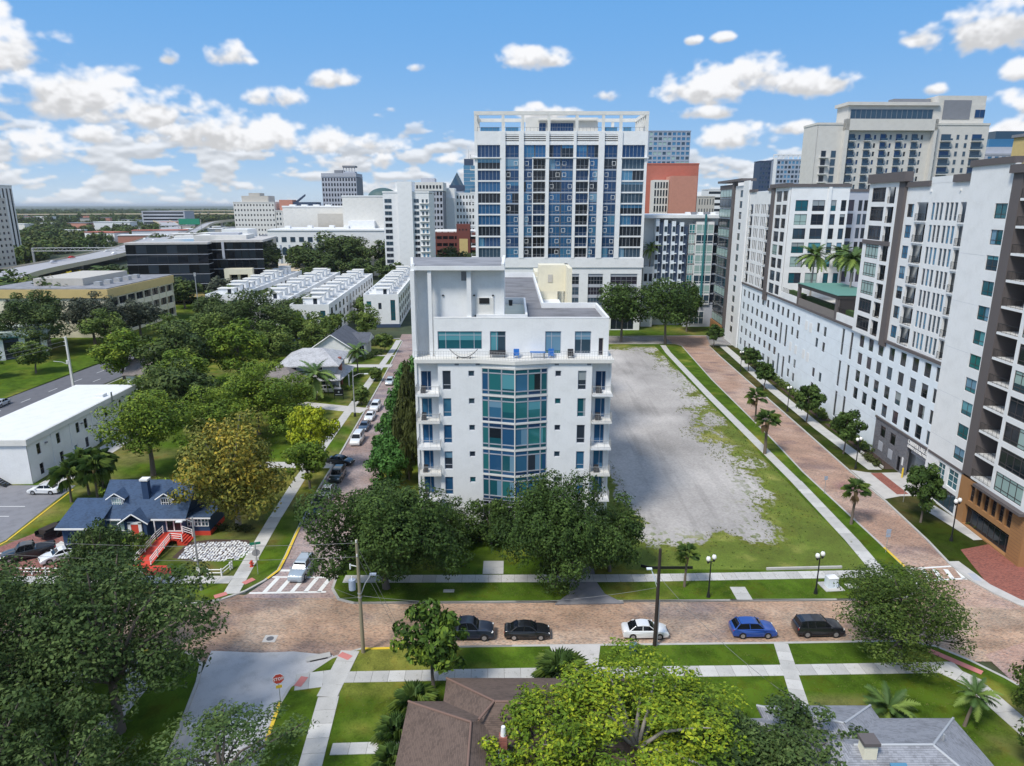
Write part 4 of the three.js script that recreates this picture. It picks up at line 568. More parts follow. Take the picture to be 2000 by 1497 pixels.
// ================================================================ background buildings: a wall pierced by a grid of openings
function gridFace(F, wallMat, x0, x1, y0, y1, nx, ny, o = {}) {
  const fx = o.fx ?? 0.5, fy = o.fy ?? 0.5, cw = (o.x1 ?? x1) - (o.x0 ?? x0), ch = (o.y1 ?? y1) - (o.y0 ?? y0), dx = cw / nx, dy = ch / ny, H = [];
  for (let j = 0; j < ny; j++) for (let i = 0; i < nx; i++) { if (o.skip && o.skip(i, j)) continue; const a = (o.x0 ?? x0) + dx * (i + 0.5 - fx / 2), b = (o.y0 ?? y0) + dy * (j + 0.5 - fy / 2); H.push([a, a + dx * fx, b, b + dy * fy]); }
  if (o.open !== false) F.wall(wallMat, x0, x1, y0, y1, H, o.t ?? 0.5, o.n ?? 0); else F.wall(wallMat, x0, x1, y0, y1, [], o.t ?? 0.5, o.n ?? 0);
  const r = o.rand ?? rnd, gl = o.glass ?? [G.dark, G.slate, G.smoke]; const key = ['gw', (dx * fx).toFixed(2), (dy * fy).toFixed(2)].join('|'), geo = cached(key, () => b2(-dx * fx / 2, dx * fx / 2, 0, dy * fy, -0.1, 0));
  const all = H.slice(); const keep = o.merge ? [] : all; keep.forEach((h) => F.put('window', geo, pick(gl, r), (h[0] + h[1]) / 2, h[2], (o.n ?? 0) - (o.depth ?? 0.25)));
  if (o.merge) gl.forEach((g, k) => { const l = all.filter((_, i) => i % gl.length === k).map((h) => geo.clone().translate((h[0] + h[1]) / 2, h[2], -(o.depth ?? 0.25))); if (l.length) { const m = F.put('windows', merge(l), g, 0, 0, o.n ?? 0); m.userData.kind = 'stuff'; } });
  return H;
}
function boxBuilding(name, label, x0, x1, z, y1, depth, wall, nx, ny, o = {}) {
  const t = thing(name, label, 'building', [(x0 + x1) / 2, 0, z], o.turn ?? 0, o.group), w = x1 - x0, F = new Face(t, 0, 0), y0 = o.base ?? 0;
  mesh('body', b2(-w / 2 + (o.side < 0 ? 0.6 : 0.02), w / 2 - (o.side > 0 ? 0.6 : 0.02), 0, y1 - 0.3, -depth + 0.02, -0.6), o.body ?? wall, t);
  gridFace(F, wall, -w / 2, w / 2, y0, y1, nx, ny, { ...o.grid, rand: rng(nx * 31 + ny) });
  if (o.side) { const S = new Face(t, o.side > 0 ? w / 2 : -w / 2, o.side > 0 ? 0 : -depth, o.side > 0 ? Math.PI / 2 : -Math.PI / 2); gridFace(S, o.sideMat ?? wall, 0, depth, y0, y1, o.sn ?? Math.round(nx * depth / w), ny, { ...o.grid, rand: rng(nx * 17 + ny), n: 0.02 }); }
  mesh('roof', b2(-w / 2 - 0.2, w / 2 + 0.2, y1, y1 + 0.8, -depth - 0.2, 0.2), o.cap ?? wall, t); return { t, F, w };
}
{ // the beige hotel-like tower on the skyline
  const { t, F, w } = boxBuilding('highrise', 'broad pale stone high rise with stacked balconies behind the long apartment block', 120, 189, -288, 72, 12, M.stone, 16, 20, { turn: 0.03, grid: { x0: -22.5, x1: 11, y0: 6, y1: 69, fx: 0.42, fy: 0.55, skip: (i) => i % 3 === 0, glass: [G.slate, G.navy, G.dark] }, side: -1, sn: 1 });
  for (const [a, b] of [[-21.5, -19.3], [-15.2, -13], [-8.9, -6.7], [-2.6, -0.4], [3.7, 5.9], [15.5, 19.5], [28, 32]]) for (let k = 0; k < 20; k++) { const y = 6 + 3.15 * k; F.win(a, b, y + 0.2, y + 2.8, pick([G.slate, G.slate, G.navy]), { back: -0.02, f: 0.1, frame: M.grey, name: 'balcony_door' }); F.bx('balcony', M.offwhite, a - 0.2, b + 0.2, y, y + 0.25, 0, 1.3); F.bx('balcony_rail', G.slate, a - 0.2, b + 0.2, y + 0.35, y + 1.1, 1.22, 1.26); }
  for (let k = 0; k < 20; k++) for (const a of [12.8, 21.8, 25.2]) F.win(a, a + 1.1, 6.8 + 3.15 * k, 8.6 + 3.15 * k, G.slate, { back: -0.02, f: 0.08, frame: M.grey });
  for (let k = 0; k < 18; k++) { F.bx('balcony', M.offwhite, -32.5, -29, 6 + 3.15 * k, 6.3 + 3.15 * k, 0, 1.5); F.win(-28, -26, 6.2 + 3.15 * k, 8.8 + 3.15 * k, G.slate, { back: -0.02, f: 0.1, frame: M.grey, name: 'balcony_door' }); F.win(-32, -30, 6.4 + 3.15 * k, 8.8 + 3.15 * k, G.dark, { back: -0.02, f: 0.1, frame: M.grey, name: 'balcony_door' }); }
  F.bx('frame_edge', M.stone, -24.2, -22.8, 4, 74, 0, 2.2); F.bx('frame_edge', M.stone, 11.2, 12.4, 4, 74, 0, 2.2); F.bx('frame_top', M.stone, -24.2, 12.4, 69.8, 74, 0, 2.2);
  F.bx('upper_floor', M.stone, -22, 33, 72.8, 80, -11, -2); F.win(-21, 12, 74.4, 78, G.slate, { n: -2, back: -0.1, cols: range(15, (i) => (i + 1) / 16), frame: M.grey, f: 0.14, name: 'sky_lobby_glazing' }); F.bx('roof_slab', M.stone, -23, 14, 79.4, 80.6, -11.5, -0.8); F.bx('screen_panel', M.grey, 16, 27, 74.5, 81.5, -2, -1.8); F.bx('roof_block', M.stone, 13.5, 33, 80, 83.2, -11, -2.2); F.win(29, 33, 75, 78, G.navy, { n: -2, back: -0.1, cols: [0.5], frame: M.grey }); F.bx('plant_screen', M.grey, -2, 13, 80.6, 82.5, -10, -6);
}
boxBuilding('glass_highrise', 'blue grey glass high rise above the salmon brick blocks', 116.5, 152.2, -620, 102, 30, M.bluegrey, 9, 26, { grid: { fx: 0.72, fy: 0.62, glass: [G.sky, G.blue2, G.slate, G.pale] }, side: 0 });
{ const t = thing('brick_office', 'salmon red brick office block with a stepped lower wing', 'building', [92, 0, -420]), F = new Face(t, 0, 0); mesh('tower', b2(-13, 18, 0, 64.5, -30, -4), M.salmon, t); mesh('wing', b2(-1, 13.5, 0, 57.5, -4, 12), M.salmonlite, t); mesh('grid_wing', b2(-10, -1.3, 0, 55.5, -4, 6), M.offwhite, t); const Q = new Face(t, 0, 6); for (let k = 0; k < 8; k++) for (let i = 0; i < 5; i++) Q.win(-9.6 + i * 1.65, -8.4 + i * 1.65, 20 + k * 4.4, 23.6 + k * 4.4, G.dark, { back: -0.05, f: 0.1, frame: M.offwhite }); mesh('parapet', b2(-13.2, 18.2, 64.5, 65.3, -30.2, -3.8), M.salmon, t); }
boxBuilding('distant_tower', 'slim dark blue distant tower beside the pale stone high rise', 222, 232, -645, 79, 16, M.dkblue, 4, 20, { grid: { fx: 0.6, fy: 0.5, glass: [G.slate, G.navy] } });
{ const { F, w } = boxBuilding('distant_tower', 'pale framed distant tower beside the pale stone high rise', 232, 258, -640, 80, 24, M.bluegrey, 8, 20, { grid: { fx: 0.7, fy: 0.6, glass: [G.slate, G.sky, G.dark] } }); F.bx('roof_frame', M.white, -w / 2, w / 2, 84, 85, -2, 0); for (let i = 0; i <= 6; i++) F.bx('roof_post', M.white, -w / 2 + i * w / 6 - 0.4, -w / 2 + i * w / 6 + 0.4, 80.8, 84, -1, -0.2); F.bx('white_strip', M.white, -w / 2, -w / 2 + 3, 20, 82, 0, 0.3); }
{ const { F, w } = boxBuilding('terraced_highrise', 'blue glass stepped high rise at the far edge of the skyline', 236, 268, -365, 66, 24, M.ltgrey, 9, 18, { grid: { fx: 0.6, fy: 0.6, glass: [G.blue2, G.slate, G.teal] } }); F.bx('step', M.ltgrey, -12, 16, 66, 70, -20, -3); F.bx('step', G.blue2, -9, 16, 70, 74, -18, -5); F.bx('step', G.slate, -5, 16, 74, 78, -16, -7); }
{ const t = thing('ochre_block', 'ochre corner of a block at the right edge above the apartments', 'building', [226, 0, -300]); mesh('body', b2(-5.2, 10, 0, 70, -20, 0), M.ochre, t); mesh('band', b2(-5.4, 10, 54, 56, -20.2, 0.2), M.taupe, t); mesh('roof_slab', b2(-6, 10, 70, 71.2, -20.5, 0.5), M.grey, t); }
{ // the white and navy block at the end of the street
  const t = thing('stepped_apartments', 'white apartments with navy fins and a pale green glass corner at the street end', 'building', [58, 0, -240]), F = new Face(t, 0, 0), rand = rng(3);
  mesh('body', b2(-13, 15, 0, 38, -40, -3), M.white, t); mesh('base', b2(2, 16, 0, 8, -30, 1), M.ltgrey, t);
  const W = new Face(t, -13, -36, -Math.PI / 2);
  for (let i = 0; i < 4; i++) { const x = -9.2 + i * 2.7; F.bx('navy_fin', M.dkblue, x + 1.2, x + 2.7, 6, 36 - i * 0.5, -3, 0.4 + i * 0.3); F.bx('white_bay', M.coolwhite, x, x + 1.2, 6, 37 - i * 0.4, -3, 0.9 + i * 0.3); for (let k = 0; k < 9; k++) { F.win(x + 0.15, x + 1.05, 7.5 + k * 3.15, 9.3 + k * 3.15, pick([G.dark, G.slate], rand), { n: 0.9 + i * 0.3, back: -0.02, f: 0.07 }); F.bx('fin_balcony', M.coolwhite, x + 1.2, x + 1.9, 6.4 + k * 3.15, 6.7 + k * 3.15, 0.3, 1.2 + i * 0.3); } }
  for (let k = 0; k < 8; k++) { const y = 8.4 + k * 3.4; F.win(2.2, 4.2, y, y + 3, pick([G.pale, G.teal2], rand), { n: 0.6, back: -0.02, f: 0.12, frame: M.white, rows: [0.3], cols: [0.5] }); F.win(4.4, 10.3, y, y + 3, pick([G.pale, G.pale, G.slate, G.pale], rand), { n: 1.6, back: -0.02, f: 0.14, frame: M.white, rows: [0.25], cols: [0.33, 0.66] }); F.bx('glass_bay', M.white, 4.4, 10.4, y - 0.4, y, -2, 1.6); F.balcony(10.6, 13.6, y, -2, 1.2, { bars: 0.4, slab: M.ltgrey }); F.win(10.7, 13.5, y, y + 2.6, G.dark, { n: -2, back: -0.02, cols: [0.5], name: 'balcony_door' }); }
  F.bx('glass_bay_wall', M.white, 4.4, 10.4, 8, 36, -3, 1.5); F.bx('teal_fin', M.teal, 7.0, 7.5, 8, 38.5, 1.6, 2.3); F.bx('roof_slab', M.white, -13.5, 15.5, 37.2, 38.2, -41, 1.4);
  for (let k = 0; k < 5; k++) F.bx('rooftop_unit', k % 2 ? M.grey : M.signwhite, 3 + k * 2.2, 4.6 + k * 2.2, 38.2, 39.1, -10, -8.5);
  F.win(4, 9, 1, 5.5, G.slate, { n: 1, back: -0.04, cols: [0.33, 0.66], rows: [0.5], frame: M.white, f: 0.12, name: 'shopfront' });
  mesh('low_wing', b2(-12.9, -9, 0, 21, -3, 1), M.white, t); for (let k = 0; k < 3; k++) for (let i = 0; i < 2; i++) F.win(-12.5 + i * 1.7, -11.4 + i * 1.7, 8 + k * 4, 10.6 + k * 4, G.dark, { n: 1, back: -0.02, f: 0.1 });
}
boxBuilding('civic_block', 'small tan block with ribbed front beyond the salmon brick offices', 136, 148, -520, 47, 20, M.beige, 6, 7, { grid: { fx: 0.35, fy: 0.6, merge: true } });
boxBuilding('office_slab', 'white office slab with dark horizontal bands beyond the street end', 154, 172, -560, 53, 20, M.white, 1, 12, { grid: { fx: 0.95, fy: 0.45 } });
{ // white slab tower left of the centre
  const { F } = boxBuilding('white_slab_tower', 'plain white slab tower with recessed window strips left of the glass tower', -66, -42.5, -364, 47.5, 26, M.white, 1, 1, { grid: { fx: 0.001, fy: 0.001 } });
  for (let k = 0; k < 13; k++) { const y = 6 + k * 3.05; F.win(-11, -7.4, y, y + 1.9, pick([G.slate, G.dark, G.smoke]), { back: 0.1 - 0.15, f: 0.12, frame: M.grey, cols: [0.5] }); F.win(4, 6.6, y, y + 1.9, pick([G.slate, G.dark]), { back: -0.05, f: 0.12, frame: M.grey, cols: [0.5] }); for (const x of [8, 10]) { F.win(x, x + 1.2, y, y + 1.8, pick([G.slate, G.ltgrey ?? G.sky]), { back: -0.05, f: 0.1, frame: M.offwhite }); } F.bx('ledge', M.offwhite, 6.9, 11.75, y - 0.5, y - 0.25, 0, 0.8); }
  F.bx('stair_tower', M.white, -4, 3.4, 0, 53, -10, 1.6); F.bx('lift_block', M.white, -5.4, 3.2, 48, 52.6, -12, -1);
}
{ const { F, w } = boxBuilding('granite_tower', 'brown grey court tower with a rooftop lantern on the skyline', -186, -152, -700, 68, 30, M.ltgrey, 12, 14, { body: M.grey, grid: { fx: 0.55, fy: 0.6, glass: [G.dark, G.plum] } }); F.bx('crown', M.ltgrey, -w / 2, w / 2, 68, 71.5, -29, 0.4); F.bx('lantern', M.ltgrey, 4, 15.5, 71.5, 73, -12, -2); for (let i = 0; i < 5; i++) F.bx('lantern_post', M.ltgrey, 4.2 + i * 2.7, 4.9 + i * 2.7, 73, 77, -3, -2.3); F.bx('lantern_roof', M.grey, 3.6, 16, 77, 78.6, -12.5, -1.6); F.bx('plant', M.grey, -5, 3, 71.5, 74.5, -16, -4); }
{ const { F } = boxBuilding('pale_hotel', 'pale concrete hotel with small square windows near the elevated highway', -251, -214, -640, 43.5, 30, M.offwhite, 13, 10, { grid: { fx: 0.4, fy: 0.4, glass: [G.dark, G.plum] } }); F.bx('penthouse', M.beige, -12, 12, 43.5, 49.5, -22, -4); F.bx('plant', M.beige, -6, 4, 49.5, 52, -18, -6); }
{ const { F } = boxBuilding('pale_hotel_wing', 'lower pale wing beside the concrete hotel with an orange roof block', -213.5, -172, -640, 36, 26, M.offwhite, 15, 8, { grid: { fx: 0.45, fy: 0.5, glass: [G.dark, G.slate] } }); F.bx('roof_block', M.salmonlite, -18, -6, 36, 46, -16, -4); F.bx('roof_shed', M.dkblue, -5, 16, 36, 44, -18, -3); F.put('roof_blade', side([[-6, 44], [4, 51], [4, 49.5], [-3, 44]], -12, -10), M.dkblue, 0, 0, 0); }
{ const t = thing('arena_hall', 'big windowless white hall in front of the court tower', 'building', [-128, 0, -470]); mesh('hall', b2(-24, 16, 0, 40, -50, 0), M.offwhite, t); mesh('annex', b2(0, 22, 0, 36, -20, 4), M.beige, t); mesh('parapet', b2(-24.3, 16.3, 40, 41, -50.3, 0.3), M.white, t); for (let i = 0; i < 4; i++) mesh('roof_vent', bx(4, 0.8, 3, -20 + i * 8, 41, -10), M.white, t); }
{ const t = thing('theatre_hall', 'tall blank white theatre box with a dark dome behind', 'building', [-91, 0, -440]); mesh('hall', b2(-14, 12, 0, 46.5, -40, 0), M.offwhite, t); mesh('annex', b2(-10, 6, 0, 32, 0, 4), M.white, t); mesh('parapet', b2(-14.3, 12.3, 46.5, 47.2, -40, 0.3), M.white, t); const d = new THREE.SphereGeometry(9.5, 24, 10, 0, Math.PI * 2, 0, Math.PI / 2); d.scale(1, 0.62, 1); d.translate(8.5, 46.2, -16); mesh('dome', d, mat(0.05, 0.1, 0.1, 0.6), t); }
{ const { F, w } = boxBuilding('dark_office', 'dark banded office tower behind the white slab tower', -75, -50.5, -520, 56, 26, M.ltgrey, 10, 13, { body: M.grey, grid: { fx: 0.62, fy: 0.6, glass: [G.night, G.dark] } }); F.bx('crown', M.offwhite, -w / 2 - 0.4, w / 2 + 0.4, 51.5, 57.5, -27, 0.4); for (let i = 0; i < 10; i++) F.win(-w / 2 + 0.6 + i * 2.4, -w / 2 + 2 + i * 2.4, 53, 55.4, G.dark, { n: 0.4, back: -0.02, f: 0.1 }); F.bx('plant', M.ltgrey, -4, 6, 57.5, 60.5, -18, -6); }
{ const { F } = boxBuilding('white_office', 'white office tower with small windows left of the glass tower', -44, -27, -560, 50, 24, M.white, 7, 10, { grid: { fx: 0.5, fy: 0.5, glass: [G.dark] } }); }
{ const { F } = boxBuilding('blank_white_tower', 'blank white tower end wall left of the glass tower', -56, -44, -545, 46, 24, M.white, 1, 1, { grid: { fx: 0.001, fy: 0.001 } }); F.bx('setback', M.white, -4, 6, 46.5, 54, -18, -2); }
{ const t = thing('pyramid_tower', 'slate tower with a glass pyramid roof on the skyline', 'building', [-49.5, 0, -640]); mesh('body', b2(-6.2, 6.2, 0, 58, -12, 0), M.slateframe ?? M.bluegrey, t); const g = new THREE.ConeGeometry(8.6, 12, 4, 1); g.rotateY(Math.PI / 4); g.translate(0, 64, -6); mesh('pyramid', g, G.slate, t); mesh('crown', b2(-6.6, 6.6, 54, 58.6, -12.4, 0.4), M.dkblue, t); mesh('wing', b2(6.2, 14, 0, 52, -12, 0), M.bluegrey, t); }
{ const t = thing('spire_tower', 'slim blue glass tower peeking out beside the glass tower', 'building', [-47.3, 0, -800]); mesh('shaft', b2(-6.5, 6.5, 0, 84, -12, 0), G.sky, t); mesh('crown', b2(-6, 4, 84, 91, -10, -1), M.dkblue, t); for (let k = 0; k < 18; k++) mesh('floor_band', b2(-6.55, 6.55, 8 + k * 4.2, 8.5 + k * 4.2, 0, 0.1), M.bluegrey, t); mesh('mast', cyl(0.2, 0.1, 10, -1, 91, -5, 6), M.grey, t); }
{ const t = thing('parking_garage', 'red brick parking garage with an ochre stair tower', 'building', [-35, 0, -420]), F = new Face(t, 0, 0); mesh('body', b2(-14, 14, 0, 24, -40, -1.4), M.black, t); for (let k = 0; k < 6; k++) F.bx('deck_wall', M.garage, -14.2, 14.2, 3 + k * 4.1, 5.2 + k * 4.1, -1.4, 0.1); for (let i = 0; i < 6; i++) F.bx('pier', M.garage, -14.2 + i * 3.6, -13.6 + i * 3.6, 0, 26, -1.4, 0.05); F.bx('stair_tower', M.garage, 2, 10, 0, 30.5, -6, 1.2); F.bx('stair_panel', M.ochre, 3.6, 8.6, 4, 22, 1.2, 1.35); mesh('top_deck', b2(-14, 14, 24, 26.2, -40, -1.6), M.offwhite, t); for (let i = 0; i < 3; i++) F.bx('slot', M.black, 3.4 + i * 2, 4.2 + i * 2, 26.8, 27.8, 1.15, 1.25); }
{ const t = thing('arcaded_hall', 'long low white hall with arched windows behind the oaks', 'building', [-118, 0, -420]), F = new Face(t, 0, 0); mesh('body', b2(-28, 42, 0, 25.5, -40, -0.5), M.offwhite, t); F.wall(M.white, -28, 42, 0, 26.5, [], 0.4); for (let i = 0; i < 8; i++) { F.win(-25 + i * 5.2, -22 + i * 5.2, 20, 23, G.slate, { back: -0.05, f: 0.14, frame: M.grey }); const s = new THREE.Shape(); s.moveTo(-1.6, 0); s.lineTo(1.6, 0); s.lineTo(1.6, 3); s.absarc(0, 3, 1.6, 0, Math.PI); const g = new THREE.ExtrudeGeometry(s, { depth: 0.2, bevelEnabled: false }); F.put('arched_window', g, G.slate, -23.5 + i * 5.2, 12.5, -0.05); F.bx('pilaster', M.bluegrey, -26.4 + i * 5.2, -25.5 + i * 5.2, 6, 18.4, 0, 0.25); } F.bx('cornice', M.white, -28.3, 42.3, 26.5, 27.3, -40, 0.4); mesh('roof', b2(-27.6, 41.6, 26.6, 27.5, -39, -1), M.roofwhite, t); for (let i = 0; i < 5; i++) mesh('roof_unit', bx(3, 1.6, 3, -20 + i * 12, 27.5, -15 - (i % 3) * 6), M.white, t); }
{ const t = thing('arcaded_annex', 'white annex with small arched openings left of the arcaded hall', 'building', [-175, 0, -430]), F = new Face(t, 0, 0); mesh('body', b2(-26, 24, 0, 20, -40, -0.4), M.white, t); for (let i = 0; i < 9; i++) F.win(-24 + i * 5.2, -22.2 + i * 5.2, 13, 17, G.dark, { n: -0.35, back: -0.05, f: 0.14, frame: M.ltgrey }); mesh('stair_block', b2(-4, 12, 20, 27, -20, -4), M.white, t); mesh('roof', b2(-26.4, 24.4, 20, 20.9, -40.4, 0), M.roofwhite, t); mesh('roof_plant', b2(-20, -8, 20.9, 24, -30, -18), M.dkblue, t); mesh('roof_plant', b2(14, 22, 20.9, 23, -30, -18), M.grey, t); }
for (const [x0, x1, z, y, label] of [[-394, -375, -520, 55, 'striped white tower at the left edge of the skyline'], [-334, -317.5, -430, 45, 'cream tower with small windows at the left edge, the nearer of two']]) boxBuilding('edge_tower', label, x0, x1, z, y, 16, z < -500 ? M.offwhite : M.beige, z < -500 ? 5 : 4, z < -500 ? 1 : 12, { grid: z < -500 ? { fx: 0.45, fy: 0.94, glass: [G.dark] } : { fx: 0.42, fy: 0.42, glass: [G.dark, G.plum] }, side: 1, sn: 4 });
// ================================================================ mid distance: glass office, cream office, row houses
{ const t = thing('black_glass_office', 'black mirror glass office with pale floor lines and a tan portal', 'building', [-134, 0, -300], 0.16), F = new Face(t, 0, 0), rand = rng(6);
  mesh('body', b2(-26, 26, 0, 26, -36, -0.2), G.night, t); mesh('west_body', b2(-27, 5, 6, 25.6, -0.2, 7), G.night, t); const L = new Face(t, 0, 7);
  for (let k = 0; k < 5; k++) { F.bx('floor_line', M.ltgrey, 5, 26.1, 6.3 + k * 4.1, 6.55 + k * 4.1, -0.2, 0.1); L.bx('floor_line', M.ltgrey, -27.1, 5.1, 9.1 + k * 4.1, 9.3 + k * 4.1, -7, 0.1); }
  for (let k = 0; k < 5; k++) { for (let i = 0; i < 7; i++) F.win(5.2 + i * 3, 8 + i * 3, 2.5 + k * 4.1 + 4.15, 6.2 + k * 4.1 + 4.05, pick([G.night, G.dark, G.night], rand), { back: -0.05, f: 0.05, frame: M.black }); for (let i = 0; i < 8; i++) L.win(-27 + i * 4, -23 + i * 4, 9.4 + k * 4.1 - 3.9, 9.0 + k * 4.1, pick([G.dark, G.night, G.smoke], rand), { back: -0.05, f: 0.05, frame: M.black }); }
  mesh('parapet', [b2(-27.3, 5.3, 25.6, 26.4, -0.3, 7.3), b2(5, 26.3, 26, 26.9, -36.3, 0.3)], M.concrete, t); mesh('roof_plant', b2(-4, 18, 26, 28.6, -26, -8), M.offwhite, t); mesh('roof_plant', b2(2, 14, 28.6, 29.4, -20, -12), M.ltgrey, t);
  F.bx('column', M.ltgrey, 9.2, 10.2, 19, 26, 0, 0.6); mesh('portal', [b2(10, 12, 0, 12.5, 0.3, 4), b2(19.6, 21.6, 0, 12.5, 0.3, 4), b2(10, 21.6, 12.5, 15, 0.3, 4.01)], M.cream, t); mesh('portal_pier', b2(15, 16, 0, 12.5, 1, 2.4), M.cream, t); mesh('base_band', b2(-27, 4.6, 3.6, 5.9, -0.1, 6.8), M.ochre, t); }
{ const t = thing('cream_office', 'cream office with yellow roof band and long dark window strips', 'building', [-129, 0, -241], Math.PI / 2 + 0.02), F = new Face(t, 0, 0), rand = rng(15);
  mesh('body', b2(-22.5, 22.5, 0, 14.6, -38, -1.0), M.cream, t);
  F.wall(M.cream, -22.5, 22.5, 0, 13.2, [[-22, 22, 1, 3.6], [-22, 22, 5.6, 8.2], [-22, 22, 10.0, 12.4]], 0.8); F.bx('roof_band', M.ochre, -23, 23, 12.9, 15.6, -39, 0.5);
  for (const y of [1, 5.6, 10.0]) for (let i = 0; i < 8; i++) F.win(-22 + i * 5.5, -16.6 + i * 5.5, y, y + (y > 9 ? 2.4 : 2.6), pick([G.night, G.dark], rand), { back: 0.7, f: 0.1, cols: [0.33, 0.66], frame: M.darktaupe }); for (let i = 0; i <= 8; i++) F.bx('mullion_fin', M.cream, -22.1 + i * 5.5, -21.8 + i * 5.5, 0, 12.9, -0.2, 0.25);
  mesh('roof', b2(-22.6, 22.6, 15.6, 15.9, -38.5, 0), M.roofgrey, t); mesh('penthouse', b2(-14, 14, 15.9, 18.2, -28, -12), M.beige, t); for (let i = 0; i < 5; i++) mesh('roof_unit', bx(2.2, 1.3, 2, -14 + i * 6, 15.9, -7), M.galv, t);
  const S = new Face(t, -22.5, -38, -Math.PI / 2); for (const y of [1.5, 6, 10.2]) for (let i = 0; i < 3; i++) S.win(6 + i * 11, 10 + i * 11, y, y + 2, G.dark, { back: -0.06, f: 0.1 }); }
{ const units = [[-51.4, -39.4, -238, 92, 5], [-69, -57, -213, 100, 5], [-86, -74, -226, 96, 4], [-106, -94, -238, 90, 5]];
  const lbl = ['white row house terrace whose end wall faces the street trees', 'white row house terrace with stepped roof boxes, second from the street', 'white row house terrace with stepped roof boxes, third from the street', 'white row house terrace farthest left, half hidden by trees'];
  units.forEach(([x0, x1, z, L, n], i) => { const t = thing('row_houses', lbl[i], 'building', [(x0 + x1) / 2, 0, z], 0.06, 'white row house terraces'), F = new Face(t, 0, 0), w = x1 - x0;
    mesh('body', b2(-w / 2, w / 2, 0, 10.6, -L, -0.3), M.white, t); F.wall(M.white, -w / 2, w / 2, 0, 11.6, [[3.2, 4.8, 2.4, 9.6], [-5, -3.4, 7.2, 9.2], [-1, 0.1, 6.4, 8.6]], 0.3); F.win(3.2, 4.8, 2.4, 9.6, G.teal, { rows: [0.2, 0.4, 0.6, 0.8], cols: [0.5], f: 0.1 }); F.win(-5, -3.4, 7.2, 9.2, G.teal2, { cols: [0.5], f: 0.1 }); F.win(-1, 0.1, 6.4, 8.6, G.smoke, { f: 0.1 }); F.bx('plinth', M.dkblue, -w / 2, w / 2 + 0.4, 0, 1.2, -0.1, 0.3);
    mesh('roof_deck', b2(-w / 2 + 0.3, w / 2 - 0.3, 10.6, 10.75, -L, -0.3), M.roofwhite, t); mesh('parapet', [b2(w / 2 - 0.3, w / 2, 10.6, 11.6, -L, -0.3), b2(-w / 2, -w / 2 + 0.3, 10.6, 11.6, -L, -0.3)], M.white, t);
    for (let k = 0; k < Math.floor(L / 7); k++) { const zz = -4 - k * 7; const hs = 13.0 + 0.5 * ((k * 7 + i * 3) % 3), sx = ((k + i) % 2) * 0.8; const b = mesh('roof_stair', b2(-2 - sx, 2.4, 10.7, hs, zz - 3.6, zz), M.white, t); mesh('stair_cap', b2(-2.3 - sx, 2.7, hs, hs + 0.25, zz - 3.9, zz + 0.3), M.offwhite, b); if ((k + i) % 3 === 0) mesh('roof_unit', bx(1.2, 1.0, 1.2, 4.2, 10.75, zz - 2), M.galv, t); mesh('stair_door', b2(0.4, 1.6, 10.8, 12.9, zz, zz + 0.05), G.dark, b); mesh('party_wall', b2(-w / 2, w / 2, 10.6, 11.5, zz - 5.4, zz - 5.1), M.white, t); }
    const S = new Face(t, w / 2, 0, Math.PI / 2); for (let k = 0; k < Math.floor(L / 7); k++) for (const y of [1.5, 4.8, 8]) S.win(3 + k * 7, 5 + k * 7, y, y + 2, G.dark, { back: -0.05, f: 0.1 }); }); }
{ const t = thing('pool_hall', 'low tan roofed hall among the oaks behind the row houses', 'building', [-122, 0, -365]); mesh('body', b2(-13, 13, 0, 8, -18, 0), M.offwhite, t); mesh('roof', slabs([[[-14, 8, 1], [14, 8, 1], [12, 11, -9], [-12, 11, -9]], [[14, 8, -19], [-14, 8, -19], [-12, 11, -9], [12, 11, -9]]], 0.3), mat(0.5, 0.42, 0.32, 0.9), t); }
{ const t = thing('green_roof_shop', 'small shop with pale green roof at the left edge beside the main road', 'building', [-138, 0, -186], 0.5), F = new Face(t, 0, 0); mesh('body', b2(-8, 8, 0, 6.4, -14, -0.4), M.dkblue, t); for (let i = 0; i < 4; i++) F.bx('pier', M.white, -8 + i * 5, -6.6 + i * 5, 0, 6.4, -0.4, 0.4); mesh('roof', b2(-8.8, 8.8, 6.4, 7.8, -14.6, 0.8), mat(0.5, 0.58, 0.55, 0.7), t); mesh('fascia', b2(-8.9, 8.9, 6.2, 6.5, -14.7, 0.9), M.teal, t); for (let i = 0; i < 3; i++) F.win(-6.4 + i * 5, -3.2 + i * 5, 1, 5, G.dark, { back: -0.03, f: 0.1 }); }
